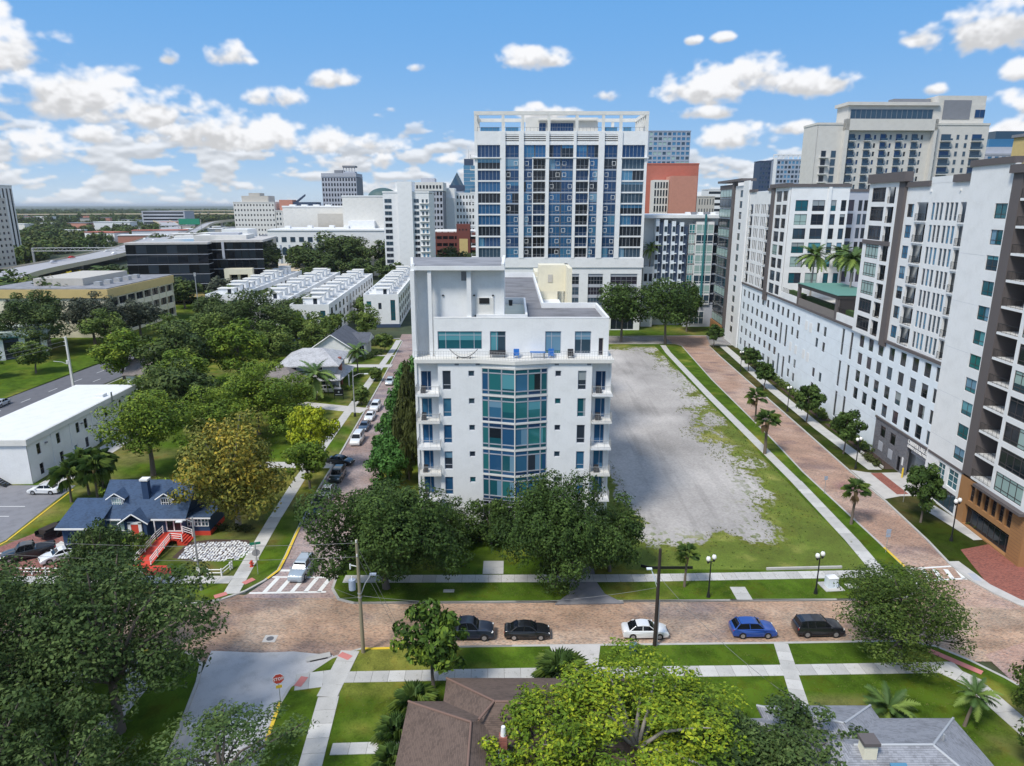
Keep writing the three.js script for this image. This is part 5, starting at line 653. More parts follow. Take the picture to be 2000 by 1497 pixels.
// ================================================================ houses and the low white office
{ const t = thing('white_office_building', 'long two storey white office with flat white roof beside the car park', 'building', [-73.4, 0, -98.2], Math.PI / 2 + 0.03), F = new Face(t, 0, 0), rand = rng(21), ws = [];
  for (const a of [2.2, 7.2, 12.6, 15.0, 21.5, 26.5, 30.2]) ws.push([a, a + 1.0, 4.0, 5.75]); for (const a of [2.2, 7.4, 14.6, 21.8]) ws.push([a, a + 1.0, 0.7, 2.5]); ws.push([11.2, 12.2, 0.1, 2.2], [18.6, 19.6, 0.1, 2.2]);
  mesh('body', b2(0, 32.5, 0, 6.3, -11, -0.5), M.white, t); F.wall(M.white, 0, 32.5, 0, 6.4, ws, 0.4); for (const w of ws) F.win(...w, w[2] < 0.3 ? G.sky : pick([G.night, G.dark], rand), { rows: [0.5], frame: M.taupe, f: 0.06 });
  for (const a of [5.8, 10.8, 17.2, 24.5]) F.bx('pilaster', M.white, a, a + 0.35, 0, 6.3, 0, 0.14); F.bx('cornice', M.offwhite, -0.35, 32.9, 6.4, 7.3, -11.3, 0.35); mesh('roof', b2(-0.1, 32.6, 7.28, 7.34, -11.1, 0.1), M.roofwhite, t);
  { const S = new Face(t, 0, -11, -Math.PI / 2); S.bx('end_wall', M.white, 0, 11, 0, 6.39, -0.1, 0.02); }
  const st = mesh('outside_stair', range(14, (i) => b2(-1.3, -0.2, 0.22 * i, 0.22 * i + 0.06, -3.2 - i * 0.32, -2.85 - i * 0.32)), M.iron, t); mesh('handrail', [bar([-1.3, 1, -2.9], [-1.3, 4.2, -7.4], 0.04), bar([-1.3, 0, -2.9], [-1.3, 3.2, -7.4], 0.06), bar([-0.2, 0, -2.9], [-0.2, 3.2, -7.4], 0.06)], M.black, st);
  mesh('roof_hatch', bx(1.4, 0.5, 1.4, 24, 7.34, -1.6), M.white, t); for (const a of [4.2, 14]) F.bx('wall_lamp', M.grey, a, a + 0.4, 5.2, 5.4, 0, 0.3); F.bx('wall_ladder', M.galv, 23.6, 24.1, 4.6, 8.2, 0.36, 0.42); F.bx('tank_gate', M.white, 0.4, 4, 0, 1.4, 2.6, 2.66); }
struct('car_park', prism([[-92, -71], [-66.2, -71], [-64.6, -80], [-65.9, -91], [-66.5, -97.6], [-92, -97.6]], 0.05, 0.15), M.lotasphalt); struct('walk_strip', prism([[-72.4, -98], [-68.5, -97.8], [-69.4, -134], [-72.9, -134]], 0.05, 0.155), M.concrete);
for (let i = 0; i < 6; i++) struct('road_marking', bx(5, 0.01, 0.12, -71.5, 0.152, -74 - i * 3.2), M.paint); struct('yellow_kerb_line', band([[-65.9, -96], [-65.3, -90], [-64.2, -79.5], [-66, -72]], 0.2, 0.1, 0.17), M.yellow);
[[-71.4, -100.8], [-71.2, -103.2], [-71.3, -105.2], [-71.2, -109.5]].forEach(([x, z], i) => { const o = thing('condenser_unit', 'round dark air conditioning condenser beside the white office wall', 'air conditioner', [x, 0.15, z], 0, 'air conditioning condensers by the white office'); mesh('housing', cyl(0.62, 0.62, 1.0, 0, 0, 0, 16), M.furniture, o); mesh('grille', cyl(0.55, 0.5, 0.06, 0, 1.0, 0, 16), M.grey, o); for (let k = 0; k < 5; k++) mesh('fin_band', cyl(0.64, 0.64, 0.04, 0, 0.12 + k * 0.19, 0, 16), M.black, o); });
{ // the navy cottage
  const t = thing('cottage', 'navy cottage with blue shingle roof, two dormers and a red ramp', 'house', [-47.2, 0.12, -80.7]), F = new Face(t, 0, 0), X = (x) => x + 47.2, Z = (z) => z + 80.7;
  const ws = [[-4.2, -2.2, 0.9, 2.6], [-1.05, 0.0, 0.2, 2.4], [2.9, 4.9, 0.8, 2.75]]; mesh('body', [b2(-5.2, 5.4, 0, 2.9, -7.6, -0.3), b2(-8.9, -4.2, 0, 2.7, -4.6, 2.3)], M.navy, t);
  F.wall(M.navy, -5.2, 5.4, 0, 2.95, ws, 0.3); F.win(-4.2, -2.2, 0.9, 2.6, G.pale, { cols: [0.5], rows: [0.5], frame: M.signwhite, f: 0.14, back: 0.04 }); F.win(2.9, 4.9, 0.8, 2.75, G.dark, { cols: [0.5], frame: M.signwhite, f: 0.14, back: 0.1, name: 'entrance_door' }); F.bx('door_sign', M.yellow, 2.8, 5.0, 2.75, 3.1, 0, 0.12);
  mesh('door', b2(-1.0, -0.05, 0.2, 2.3, 0.9, 0.98), M.redpaint, t); mesh('door_surround', [b2(-1.4, -1.0, 0.1, 2.5, 0.85, 1.02), b2(-0.05, 0.35, 0.1, 2.5, 0.85, 1.02), b2(-1.4, 0.35, 2.3, 2.6, 0.85, 1.02)], M.signwhite, t); mesh('porch', b2(-1.9, 0.9, 0, 2.7, -0.2, 0.86), M.navy, t); mesh('porch_roof', slabs([[[-2.3, 2.6, 1.4], [-0.5, 3.9, 1.4], [-0.5, 3.9, -1.4], [-2.3, 2.6, -1.4]].reverse(), [[1.3, 2.6, 1.4], [-0.5, 3.9, 1.4], [-0.5, 3.9, -1.4], [1.3, 2.6, -1.4]]], 0.12), M.shingleblue, t); mesh('porch_trim', [bar([-2.4, 2.5, 1.42], [-0.5, 3.85, 1.42], 0.09, 4), bar([1.4, 2.5, 1.42], [-0.5, 3.85, 1.42], 0.09, 4)], M.signwhite, t); mesh('front_step', side([[0.9, 0], [2.3, 0], [0.9, 0.3]].map(([a, b]) => [a, b]), -0.75, 0.75).rotateY(-Math.PI / 2).translate(-0.5, 0, 0), M.coolwhite, t);
  const roof = mesh('roof', slabs([[[-5.7, 2.85, 0.5], [5.8, 2.85, 0.5], [5.8, 6.4, -3.8], [-5.7, 6.4, -3.8]], [[5.8, 2.85, -8.1], [-5.7, 2.85, -8.1], [-5.7, 6.4, -3.8], [5.8, 6.4, -3.8]], [[-9.3, 2.75, 2.9], [-4.1, 2.75, 2.9], [-4.1, 4.5, -2.2], [-9.3, 4.5, -2.2]], [[-4.1, 3.0, -5], [-9.3, 3.0, -5], [-9.3, 4.5, -2.2], [-4.1, 4.5, -2.2]]], 0.16), M.shingleblue, t);
  for (const f of [[[-5.2, 2.9, -7.6], [-5.2, 2.9, -0.2], [-5.2, 6.1, -3.8]], [[5.4, 2.9, -0.2], [5.4, 2.9, -7.6], [5.4, 6.1, -3.8]], [[-8.9, 2.6, -4.6], [-8.9, 2.6, 2.3], [-8.9, 4.3, -2.2]]]) mesh('gable_wall', quads([f]), M.navy, t);
  mesh('gutter', [b2(-5.7, -2.4, 2.6, 2.8, 0.45, 0.62), b2(1.4, 5.8, 2.6, 2.8, 0.45, 0.62), b2(-9.3, -4.1, 2.5, 2.7, 2.85, 3.02), b2(-4.15, -4.02, 0, 2.6, 2.85, 2.95), b2(1.7, 1.82, 0, 2.6, 0.5, 0.62)], M.signwhite, t);
  for (const [x, gl] of [[-3.55, G.pale], [2.75, G.smoke]]) { const D = new THREE.Group(); const d = mesh('dormer', [b2(x - 0.75, x + 0.75, 3.7, 5.1, -2.6, -1.1)], M.signwhite, t); mesh('dormer_roof', slabs([[[x - 1.15, 4.95, -0.75], [x, 5.75, -0.75], [x, 5.75, -3.4], [x - 1.15, 4.95, -2.6]].reverse(), [[x + 1.15, 4.95, -0.75], [x, 5.75, -0.75], [x, 5.75, -3.4], [x + 1.15, 4.95, -2.6]]], 0.1), M.shingleblue, d); mesh('dormer_trim', [bar([x - 1.2, 4.88, -0.74], [x, 5.7, -0.74], 0.08, 4), bar([x + 1.2, 4.88, -0.74], [x, 5.7, -0.74], 0.08, 4)], M.signwhite, d); const W = new Face(t, 0, -1.1); W.win(x - 0.6, x + 0.6, 3.8, 4.95, gl, { back: -0.02, cols: [0.25, 0.5, 0.75], rows: [0.5], frame: M.signwhite, f: 0.06, name: 'dormer_window' }); }
  { const c = mesh('chimney', b2(-0.45, 0.35, 4.2, 7.1, -2.3, -1.6), M.navy, t); mesh('chimney_cap', b2(-0.58, 0.48, 7.1, 7.35, -2.42, -1.48), M.signwhite, c); mesh('chimney_flashing', b2(-0.55, 0.45, 3.6, 4.5, -1.62, -1.5), M.signwhite, c); }
  { mesh('sunroom', b2(5.2, 8.2, 0.6, 2.6, -5, -0.6), M.navy, t); mesh('sunroom_base', b2(5.2, 8.25, 0, 0.6, -5, -0.55), M.redpaint, t); const S = new Face(t, 0, -0.6); for (let i = 0; i < 3; i++) S.win(5.4 + i * 0.92, 6.3 + i * 0.92, 1.3, 2.5, G.slate, { back: -0.03, rows: [0.5], cols: [0.5], frame: M.signwhite, f: 0.07 }); mesh('sunroom_roof', b2(4.9, 8.6, 2.6, 2.78, -5.2, -0.2), M.shingleblue, t); mesh('sunroom_gutter', b2(4.9, 8.62, 2.5, 2.66, -0.25, -0.1), M.signwhite, t); }
  const ramp = mesh('ramp', slabs([[[2.6, 0.75, 2.2], [5.2, 0.75, 2.2], [5.2, 0.75, 0.02], [2.6, 0.75, 0.02]], [[2.2, 0.04, 7.2], [4.4, 0.04, 7.2], [4.4, 0.75, 2.2], [2.6, 0.75, 2.2]], [[4.6, 0.04, 9.3], [8.0, 0.04, 9.3], [6.6, 0.04, 7.2], [3.4, 0.04, 7.2]]], 0.12), M.redpaint, t);
  for (let i = 0; i < 4; i++) mesh('step', b2(5.2 + i * 0.3, 5.5 + i * 0.3, 0, 0.62 - i * 0.16, 0.1, 2.2), M.redpaint, t);
  const rail = (p, q) => { const l = [], n = Math.max(1, Math.round(Math.hypot(q[0] - p[0], q[2] - p[2]) / 1.4)); for (let i = 0; i <= n; i++) { const f = i / n, x = mix(p[0], q[0], f), y = mix(p[1], q[1], f), z = mix(p[2], q[2], f); l.push(bx(0.1, 1, 0.1, x, y, z)); } for (const h of [0.35, 0.65, 0.95]) l.push(bar([p[0], p[1] + h, p[2]], [q[0], q[1] + h, q[2]], 0.05, 4)); mesh('railing', l, M.signwhite, t); };
  rail([2.3, 0.05, 7.1], [2.62, 0.75, 2.1]); rail([2.62, 0.75, 2.1], [2.62, 0.75, 0.3]); rail([4.4, 0.05, 7.1], [4.5, 0.75, 2.25]); rail([4.5, 0.75, 2.25], [5.9, 0.6, 2.25]); rail([5.1, 0.75, 0.3], [6.3, 0.3, 0.3]);
}
struct('driveway', prism([[-66.5, -73], [-61, -84], [-57.4, -84], [-56, -77.6], [-51, -72.5], [-51.4, -71.2], [-66, -71.2]], 0.05, 0.16), mat(0.3, 0.13, 0.11, 0.9, { map: T.brick })); struct('path_apron', prism([[-57.3, -79.6], [-54, -77.8], [-53.4, -76.6], [-57.6, -75.4]], 0.05, 0.172), M.offwhite);
{ const l = [], l2 = [], r = rng(44); for (let z = -80.2; z < -74.6; z += 0.29) for (let x = -41.4; x < -31.8; x += 0.36) { const xx = x + rr(-0.08, 0.08, r), zz = z + rr(-0.06, 0.06, r); const m = Math.hypot((xx + 36.6) / 5.2, (zz + 77.2) / 3) + 0.35 * fbm(xx, zz, 2); if (m > 1.1 || xx < -41 + (zz + 80.2) * 0.1 || zz < -79.6 + (xx + 36) * -0.1) continue; const g = cyl(0.19, 0.18, 0.03, 0, 0, 0, 5 + Math.floor(r() * 3)); g.scale(rr(0.8, 1.1, r), 1, rr(0.62, 0.88, r)); g.rotateY(r() * 6); g.translate(xx, 0.125 + rr(0, 0.012, r), zz); (r() < 0.7 ? l : l2).push(g); }
  struct('patio_bed', prism([[-41.2, -75.4], [-38, -74.4], [-33.4, -75.2], [-32.3, -78], [-33.6, -80], [-38, -80.2], [-41, -79.4]], 0.05, 0.135), M.mulch); const a = mesh('flagstones', l, M.white, null); a.userData = { kind: 'stuff', label: 'pale flagstones laid loosely over the patio bed', category: 'flagstones' }; const b = mesh('flagstones_001', l2, M.ltgrey, null); b.userData = { kind: 'stuff', label: 'greyer flagstones scattered through the patio bed', category: 'flagstones' }; }
for (const [pts, label] of [[[[-46.6, -71.3], [-42.6, -71.3]], 'white two rail fence below the red ramp'], [[[-35, -71.1], [-33.3, -71.1], [-32.9, -72.9]], 'bent white two rail fence at the street corner lawn'], [[[-57, -71.4], [-51, -71.4]], 'white two rail fence before the cottage driveway']]) { const t = thing('rail_fence', label, 'fence', [0, 0.12, 0]); for (const [x, z] of along(pts, 1.6).concat([[...pts.at(-1), 0]])) mesh('post', bx(0.13, 1, 0.13, x, 0, z), M.signwhite, t); for (let i = 0; i < pts.length - 1; i++) for (const h of [0.45, 0.85]) mesh('rail', bar([pts[i][0], h, pts[i][1]], [pts[i + 1][0], h, pts[i + 1][1]], 0.06, 4), M.signwhite, t); }
function hip(x0, x1, z0, z1, e, r, ix0, ix1, iz) { // hipped roof, ridge along x from ix0 to ix1 at iz
  return [[[x0, e, z1], [x1, e, z1], [ix1, r, iz], [ix0, r, iz]], [[x1, e, z0], [x0, e, z0], [ix0, r, iz], [ix1, r, iz]], [[x0, e, z0], [x0, e, z1], [ix0, r, iz]], [[x1, e, z1], [x1, e, z0], [ix1, r, iz]]]; }
const hipZ = (x0, x1, z0, z1, e, r, ix, iz0, iz1) => [[[x0, e, z0], [x0, e, z1], [ix, r, iz1], [ix, r, iz0]], [[x1, e, z1], [x1, e, z0], [ix, r, iz0], [ix, r, iz1]], [[x1, e, z0], [x0, e, z0], [ix, r, iz0]], [[x0, e, z1], [x1, e, z1], [ix, r, iz1]]];
const ridgeCap = (t, pts, m) => mesh('ridge_cap', pts.map(([a, b]) => bar(a, b, 0.1, 5)), m, t);
{ const t = thing('bungalow', 'brown shingle hip roof house at the bottom beside the lawn', 'house'); mesh('wall', [b2(-4.9, 9.4, 0, 3, -49.2, -37), b2(-7.6, 0.5, 0, 3, -46.4, -34)], M.beige, t); mesh('roof', slabs([...hip(-5.5, 10, -49.8, -36.4, 3, 6.1, -1.3, 6, -43.2), ...hipZ(-8.3, 1.6, -47, -31, 3, 6.0, -2.9, -41.2, -34)], 0.18), M.shinglebrown, t);
  const cap = mat(0.2, 0.125, 0.1, 0.9); ridgeCap(t, [[[-1.3, 6.1, -43.2], [6, 6.1, -43.2]], [[-5.5, 3, -49.8], [-1.3, 6.1, -43.2]], [[-8.3, 3, -47], [-2.9, 6.0, -41.2]], [[-2.9, 6, -41.2], [-2.9, 6, -34]], [[10, 3, -49.8], [6, 6.1, -43.2]], [[-1.3, 6.1, -43.2], [-2.4, 6.02, -41.4]]], cap);
  const c = mesh('chimney', bx(0.55, 1.6, 0.55, -0.6, 4.9, -39.4), M.redbrick, t); mesh('chimney_base', bx(0.7, 0.5, 0.7, -0.6, 4.6, -39.4), M.coolwhite, c); mesh('chimney_pot', cyl(0.2, 0.14, 0.7, -0.6, 6.5, -39.4, 10), M.signwhite, c); mesh('fascia', [b2(-5.5, 10, 2.7, 2.9, -49.9, -49.75)], M.beige, t); }
{ const t = thing('grey_roof_house', 'house with pale grey shingle hip roof at the bottom right', 'house'); mesh('wall', [b2(20, 27.8, 0, 3.1, -45.8, -35), b2(18.6, 33.3, 0, 3.1, -44.3, -33)], M.offwhite, t); mesh('roof', slabs([...hipZ(19.4, 28.4, -46.4, -33, 3.1, 5.4, 23.9, -41.8, -37), ...hip(18, 34.1, -45, -32.4, 3.1, 6.0, 23.2, 28.6, -39.1)], 0.18), M.shinglegrey, t);
  ridgeCap(t, [[[23.2, 6, -39.1], [28.6, 6, -39.1]], [[34.1, 3.1, -45], [28.6, 6, -39.1]], [[28.4, 3.1, -46.4], [23.9, 5.4, -41.8]], [[19.4, 3.1, -46.4], [23.9, 5.4, -41.8]], [[34.1, 3.1, -32.4], [28.6, 6, -39.1]]], mat(0.42, 0.44, 0.47, 0.8)); const c = mesh('chimney', bx(0.9, 1.5, 0.8, 23.9, 5.2, -38.6), M.cream, t); mesh('chimney_cap', bx(1.1, 0.25, 1.0, 23.9, 6.7, -38.6), M.taupe, c); mesh('skylight', slabs([[[25, 5.4, -37.0], [26.1, 5.4, -37.0], [26.1, 5.75, -37.8], [25, 5.75, -37.8]]], 0.1), G.sky, t); for (const [x, z] of [[26.5, -39.4], [30.2, -40.4]]) mesh('roof_vent', cyl(0.08, 0.08, 0.5, x, 5.2, z, 8), M.galv, t); }
{ const t = thing('blue_grey_house', 'two storey blue grey house with wide pale hip roof beside the street', 'house', [-47, 0.12, -160], 0.08), F = new Face(t, 0, 7); mesh('wall', b2(-6, 5.8, 0, 6, -7, 6.9), M.bluegrey, t); mesh('roof', slabs(hip(-7.2, 7, -8, 8, 5.9, 8.6, -2.5, 2, 0), 0.2), M.shinglelight, t); mesh('porch_roof', slabs([[[-3, 2.9, 9.6], [7.4, 2.9, 9.6], [7, 3.7, 7], [-3, 3.7, 7]], [[7.4, 2.9, 9.6], [8.8, 2.9, -4], [5.8, 3.8, -4], [5.8, 3.8, 7]]], 0.15), M.shinglelight, t); for (const x of [0.6, 2.1]) F.win(x, x + 1.1, 4, 5.6, G.dark, { back: -0.03, frame: M.signwhite, f: 0.12, rows: [0.5] }); F.win(-4, -2.6, 4, 5.6, G.dark, { back: -0.03, frame: M.signwhite, f: 0.12, rows: [0.5] }); for (const [x, z] of [[7.1, 9.2], [8.4, 4], [8.6, -1], [2, 9.2]]) mesh('porch_post', bx(0.22, 2.9, 0.22, x, 0, z), M.signwhite, t); F.win(1.4, 3.6, 0.3, 2.3, G.slate, { back: -0.03, frame: M.signwhite, f: 0.1, cols: [0.5] }); mesh('chimney', b2(5.8, 6.5, 0, 6.6, 1, 2.2), M.redbrick, t); }
{ const t = thing('white_gable_house', 'white clapboard house with dark gable roof behind the blue grey house', 'house', [-48.3, 0.12, -181]), F = new Face(t, 0, 0); mesh('wall', [b2(-5, 5, 0, 4.4, -16, -0.1), b2(4, 7, 0, 4.2, -17, -9)], M.white, t); mesh('gable_wall', quads([[[-5, 4.4, 0], [5, 4.4, 0], [0, 7.6, 0]], [[-5, 0, 0], [5, 0, 0], [5, 4.4, 0], [-5, 4.4, 0]]]), M.white, t); mesh('roof', slabs([[[-6, 3.9, 0.6], [0, 7.9, 0.6], [0, 7.9, -16.6], [-6, 3.9, -16.6]].reverse(), [[6, 3.9, 0.6], [0, 7.9, 0.6], [0, 7.9, -16.6], [6, 3.9, -16.6]], [[2.5, 4.0, -8.4], [8, 4.0, -8.4], [8, 6.2, -13], [1, 6.2, -13]], [[8, 4, -17.6], [2.5, 4, -17.6], [1, 6.2, -13], [8, 6.2, -13]]], 0.18), M.shingledark, t); mesh('barge_board', [bar([-6, 3.8, 0.62], [0, 7.85, 0.62], 0.14, 4), bar([6, 3.8, 0.62], [0, 7.85, 0.62], 0.14, 4)], M.signwhite, t); for (const x of [-3.4, 2, 3.2]) F.win(x, x + 0.95, 1.6, 3.2, G.pale, { back: -0.03, frame: M.signwhite, f: 0.1, rows: [0.5] }); const P = new Face(t, 0, -9); P.win(4.6, 6.8, 1.2, 3.2, G.dark, { back: -0.03, frame: M.white, f: 0.1, cols: [0.33, 0.66] }); mesh('porch_gable', quads([[[8.0, 4, -8.5], [8.0, 4, -17.5], [8.0, 6.1, -13]]]), M.white, t); }
{ const t = thing('brown_roof_house', 'low house with taupe hip roof between the dark trees and the palms', 'house', [-51, 0.12, -150]); mesh('wall', b2(-5, 3.2, 0, 3.4, -6, 4), M.beige, t); mesh('roof', slabs(hip(-6, 4.2, -7, 5.2, 3.4, 6.1, -2.2, 0.2, -1), 0.18), M.shingletaupe, t); mesh('roof_vent', bx(0.8, 0.7, 0.8, -1, 5.9, -1), M.taupe, t); }
{ const t = thing('small_white_house', 'small white house with dark roof behind the white office', 'house', [-85.4, 0.12, -154]), F = new Face(t, 0, 0); mesh('wall', b2(-3.6, 4.6, 0, 3.6, -8, 0), M.white, t); mesh('roof', slabs([[[-4.2, 3.5, 0.6], [5.2, 3.5, 0.6], [5.2, 6.3, -4], [-4.2, 6.3, -4]], [[5.2, 3.5, -8.6], [-4.2, 3.5, -8.6], [-4.2, 6.3, -4], [5.2, 6.3, -4]]], 0.16), M.shingletaupe, t); for (const [x, f] of [[-3.6, [[-8, 0], [0, 0]]], [4.6, [[0, 0], [-8, 0]]]]) mesh('gable_wall', quads([[[x, 3.6, f[0][0]], [x, 3.6, f[1][0]], [x, 6, -4]]]), M.white, t); F.win(-0.3, 1.0, 1.3, 2.9, G.slate, { back: -0.03, frame: M.offwhite, f: 0.1, cols: [0.5], rows: [0.5] }); }
// ================================================================ vehicles
function car(label, x, z, turn, colour, kind = 'sedan', group, y = 0.012) {
  const K = { sedan: { L: 4.5, w: 1.78, belt: 0.92, top: 1.45, cab: [-1.75, -1.0, 0.35, 1.08], hood: 0.86, deck: 0.94 }, suv: { L: 4.7, w: 1.9, belt: 1.08, top: 1.74, cab: [-2.2, -1.95, 0.4, 1.12], hood: 1.06, deck: 1.08 }, hatch: { L: 4.35, w: 1.82, belt: 1.0, top: 1.6, cab: [-2.05, -1.5, 0.3, 1.05], hood: 0.98, deck: 1.02 }, pickup: { L: 5.6, w: 1.98, belt: 1.15, top: 1.88, cab: [-0.75, -0.55, 0.75, 1.4], hood: 1.12, deck: 1.12 }, van: { L: 5.1, w: 1.95, belt: 1.12, top: 1.85, cab: [-2.45, -2.3, 0.7, 1.5], hood: 1.05, deck: 1.1 }, coupe: { L: 4.5, w: 1.82, belt: 0.9, top: 1.36, cab: [-1.75, -0.7, 0.25, 1.05], hood: 0.84, deck: 0.92 } }[kind];
  const t = thing(kind === 'pickup' ? 'pickup_truck' : kind === 'van' ? 'van' : 'car', label, kind === 'pickup' ? 'pickup' : kind === 'van' ? 'van' : 'car', [x, y, z], turn, group), h = K.L / 2, r = K.L > 4.6 ? 0.37 : 0.33, fx = h - 0.92, bxx = -h + 0.95;
  const paint = new THREE.MeshPhysicalMaterial({ color: new THREE.Color().setRGB(...colour), roughness: 0.4, metalness: 0.15, clearcoat: 1, clearcoatRoughness: 0.06 });
  const body = cached('body' + kind, () => { const s = new THREE.Shape(); s.moveTo(-h + 0.06, 0.3); s.quadraticCurveTo(-h - 0.02, 0.5, -h + 0.02, K.deck - 0.15); s.quadraticCurveTo(-h + 0.05, K.deck, -h + 0.35, K.deck + 0.02); s.lineTo(K.cab[0], K.belt); s.lineTo(K.cab[3], K.belt); s.quadraticCurveTo(h - 0.6, K.hood + 0.02, h - 0.18, K.hood - 0.16); s.quadraticCurveTo(h + 0.02, K.hood - 0.3, h, 0.48); s.lineTo(h - 0.08, 0.28); s.lineTo(fx + r + 0.05, 0.26); s.absarc(fx, r, r + 0.05, -0.1, Math.PI + 0.1, false); s.lineTo(bxx + r + 0.05, 0.26); s.absarc(bxx, r, r + 0.05, -0.1, Math.PI + 0.1, false); s.lineTo(-h + 0.06, 0.3);
    const g = new THREE.ExtrudeGeometry(s, { depth: K.w - 0.16, bevelEnabled: true, bevelSize: 0.08, bevelThickness: 0.08, bevelSegments: 3, bevelOffset: -0.04, curveSegments: 8 }); g.translate(0, 0, -(K.w - 0.16) / 2); const p = g.attributes.position; for (let i = 0; i < p.count; i++) { const X = p.getX(i), Y = p.getY(i), q = 1 - 0.1 * smooth(0.55, 1, Math.abs(X) / h) - 0.06 * smooth(0.5, 1.1, Y); p.setZ(i, p.getZ(i) * q); } return toCreasedNormals(g, 0.6); });
  mesh('body', body, paint, t);
  const cw = K.w - 0.3, taper = (g) => { const p = g.attributes.position; for (let i = 0; i < p.count; i++) p.setZ(i, p.getZ(i) * (1 - 0.24 * clamp((p.getY(i) - K.belt) / (K.top - K.belt)))); g.computeVertexNormals(); return g; };
  mesh('glazing', cached('cab' + kind, () => taper(side([[K.cab[0], K.belt - 0.06], [mix(K.cab[0], K.cab[1], 0.55), mix(K.belt, K.top, 0.62)], [K.cab[1] + 0.08, K.top - 0.07], [mix(K.cab[1], K.cab[2], 0.45), K.top - 0.02], [K.cab[2] - 0.12, K.top - 0.06], [mix(K.cab[2], K.cab[3], 0.42), mix(K.belt, K.top, 0.6)], [K.cab[3], K.belt - 0.06]], -cw / 2, cw / 2, 0.05))), G.car, t);
  const rf = mesh('roof', cached('roof' + kind, () => { const rw = cw * 0.5 * 0.79, l = [side([[K.cab[1] - 0.1, K.top - 0.17], [K.cab[1] + 0.02, K.top - 0.09], [K.cab[1] + 0.3, K.top - 0.02], [mix(K.cab[1], K.cab[2], 0.5), K.top + 0.025], [K.cab[2] - 0.3, K.top - 0.005], [K.cab[2] - 0.05, K.top - 0.05], [K.cab[2] + 0.06, K.top - 0.13]], -rw, rw, 0.05)]; for (const s of [-1, 1]) { const b = s * (cw / 2 + 0.01), u = s * (cw / 2 * 0.8); l.push(bar([K.cab[0] + 0.05, K.belt - 0.05, b], [K.cab[1], K.top - 0.06, u], 0.06, 5), bar([K.cab[3] - 0.03, K.belt - 0.05, b], [K.cab[2], K.top - 0.07, u], 0.045, 5), bar([mix(K.cab[0], K.cab[3], 0.5), K.belt - 0.05, b], [mix(K.cab[1], K.cab[2], 0.52), K.top - 0.07, u], 0.045, 5)); if (K.L > 4.6 && kind !== 'pickup') l.push(bar([mix(K.cab[0], K.cab[3], 0.26), K.belt - 0.05, b], [mix(K.cab[1], K.cab[2], 0.24), K.top - 0.07, u], 0.07, 5)); } return merge(l); }), paint, t);
  if (kind === 'pickup') mesh('bed', [b2(-h + 0.15, K.cab[0] - 0.1, K.belt - 0.02, K.belt + 0.06, -0.72, 0.72)], M.black, t);
  for (const [wx, s] of [[fx, 1], [fx, -1], [bxx, 1], [bxx, -1]]) { const w = mesh('wheel', cached('wheel' + r, () => { const g = new THREE.CylinderGeometry(r, r, 0.22, 18); g.rotateX(Math.PI / 2); return g; }), M.tyre, t, wx, r, s * (K.w / 2 - 0.13)); mesh('rim', cached('rim' + r, () => { const g = new THREE.CylinderGeometry(r * 0.62, r * 0.62, 0.235, 12); g.rotateX(Math.PI / 2); return g; }), M.rim, w); }
  for (const s of [-1, 1]) { mesh('headlight', cached('hl' + kind, () => { const g = new THREE.SphereGeometry(0.16, 10, 6); g.scale(0.9, 0.55, 1.3); return g; }), M.lampglass, t, h - 0.16, K.hood - 0.22, s * (K.w / 2 - 0.3)); mesh('taillight', cached('tl', () => bx(0.1, 0.2, 0.34, 0, -0.1, 0)), M.redlight, t, -h + 0.05, K.deck - 0.18, s * (K.w / 2 - 0.3)); mesh('mirror', cached('mir', () => bx(0.12, 0.13, 0.2)), paint, t, K.cab[3] - 0.25, K.belt, s * (K.w / 2 + 0.06)); }
  mesh('number_plate', bx(0.02, 0.14, 0.42, -h + 0.0, 0.55, 0), M.signwhite, t); mesh('grille', bx(0.05, 0.2, 0.9, h - 0.03, 0.48, 0), M.black, t); return t;
}
const CW = [0.78, 0.79, 0.8], CB_ = [0.012, 0.013, 0.016], CS = [0.42, 0.44, 0.47], S_ = -Math.PI / 2;
car('black sedan parked on the brick street by the concrete driveway', 1.5, -60.0, 0, CB_, 'sedan'); car('white sedan parked behind the dark wooden pole', 13.2, -60.1, 0.01, CW, 'sedan'); car('bright blue hatchback parked on the brick street', 24.0, -60.3, 0, [0.015, 0.07, 0.33], 'hatch'); car('black sport utility car half under the round tree', 30.6, -60.5, 0.01, [0.014, 0.014, 0.02], 'suv'); car('dark navy pickup parked behind the glossy leaved tree', -4.6, -60.0, 0, [0.02, 0.028, 0.05], 'pickup');
car('silver sport utility car driving onto the crosswalk', -24.4, -72.0, S_ - 0.06, [0.36, 0.43, 0.5], 'suv'); car('black car first in the row parked along the side street', -26.9, -88.4, S_, CB_, 'suv'); car('silver sedan parked second along the shaded side street kerb', -27.2, -94.2, S_, CS, 'sedan'); car('dark green sport utility car parked under the lime tree', -27.3, -100.6, S_, [0.015, 0.025, 0.022], 'suv'); car('black sedan nosing out of the driveway across the side street', -28.4, -107.0, -0.25, CB_, 'sedan');
car('white van parked at the kerb beside the long lawn', -27.9, -117.8, S_, CW, 'van'); car('dark blue sedan parked right behind the white van', -28.2, -125.4, S_, [0.05, 0.08, 0.13], 'sedan'); car('white sedan parked third in the far row of the side street', -28.4, -131.8, S_, CW, 'sedan'); car('white sport utility car last in the row by the young tree', -28.6, -138.4, S_, CW, 'suv'); car('pale silver car parked alone far up the side street', -29.2, -159.6, S_, [0.5, 0.55, 0.57], 'hatch');
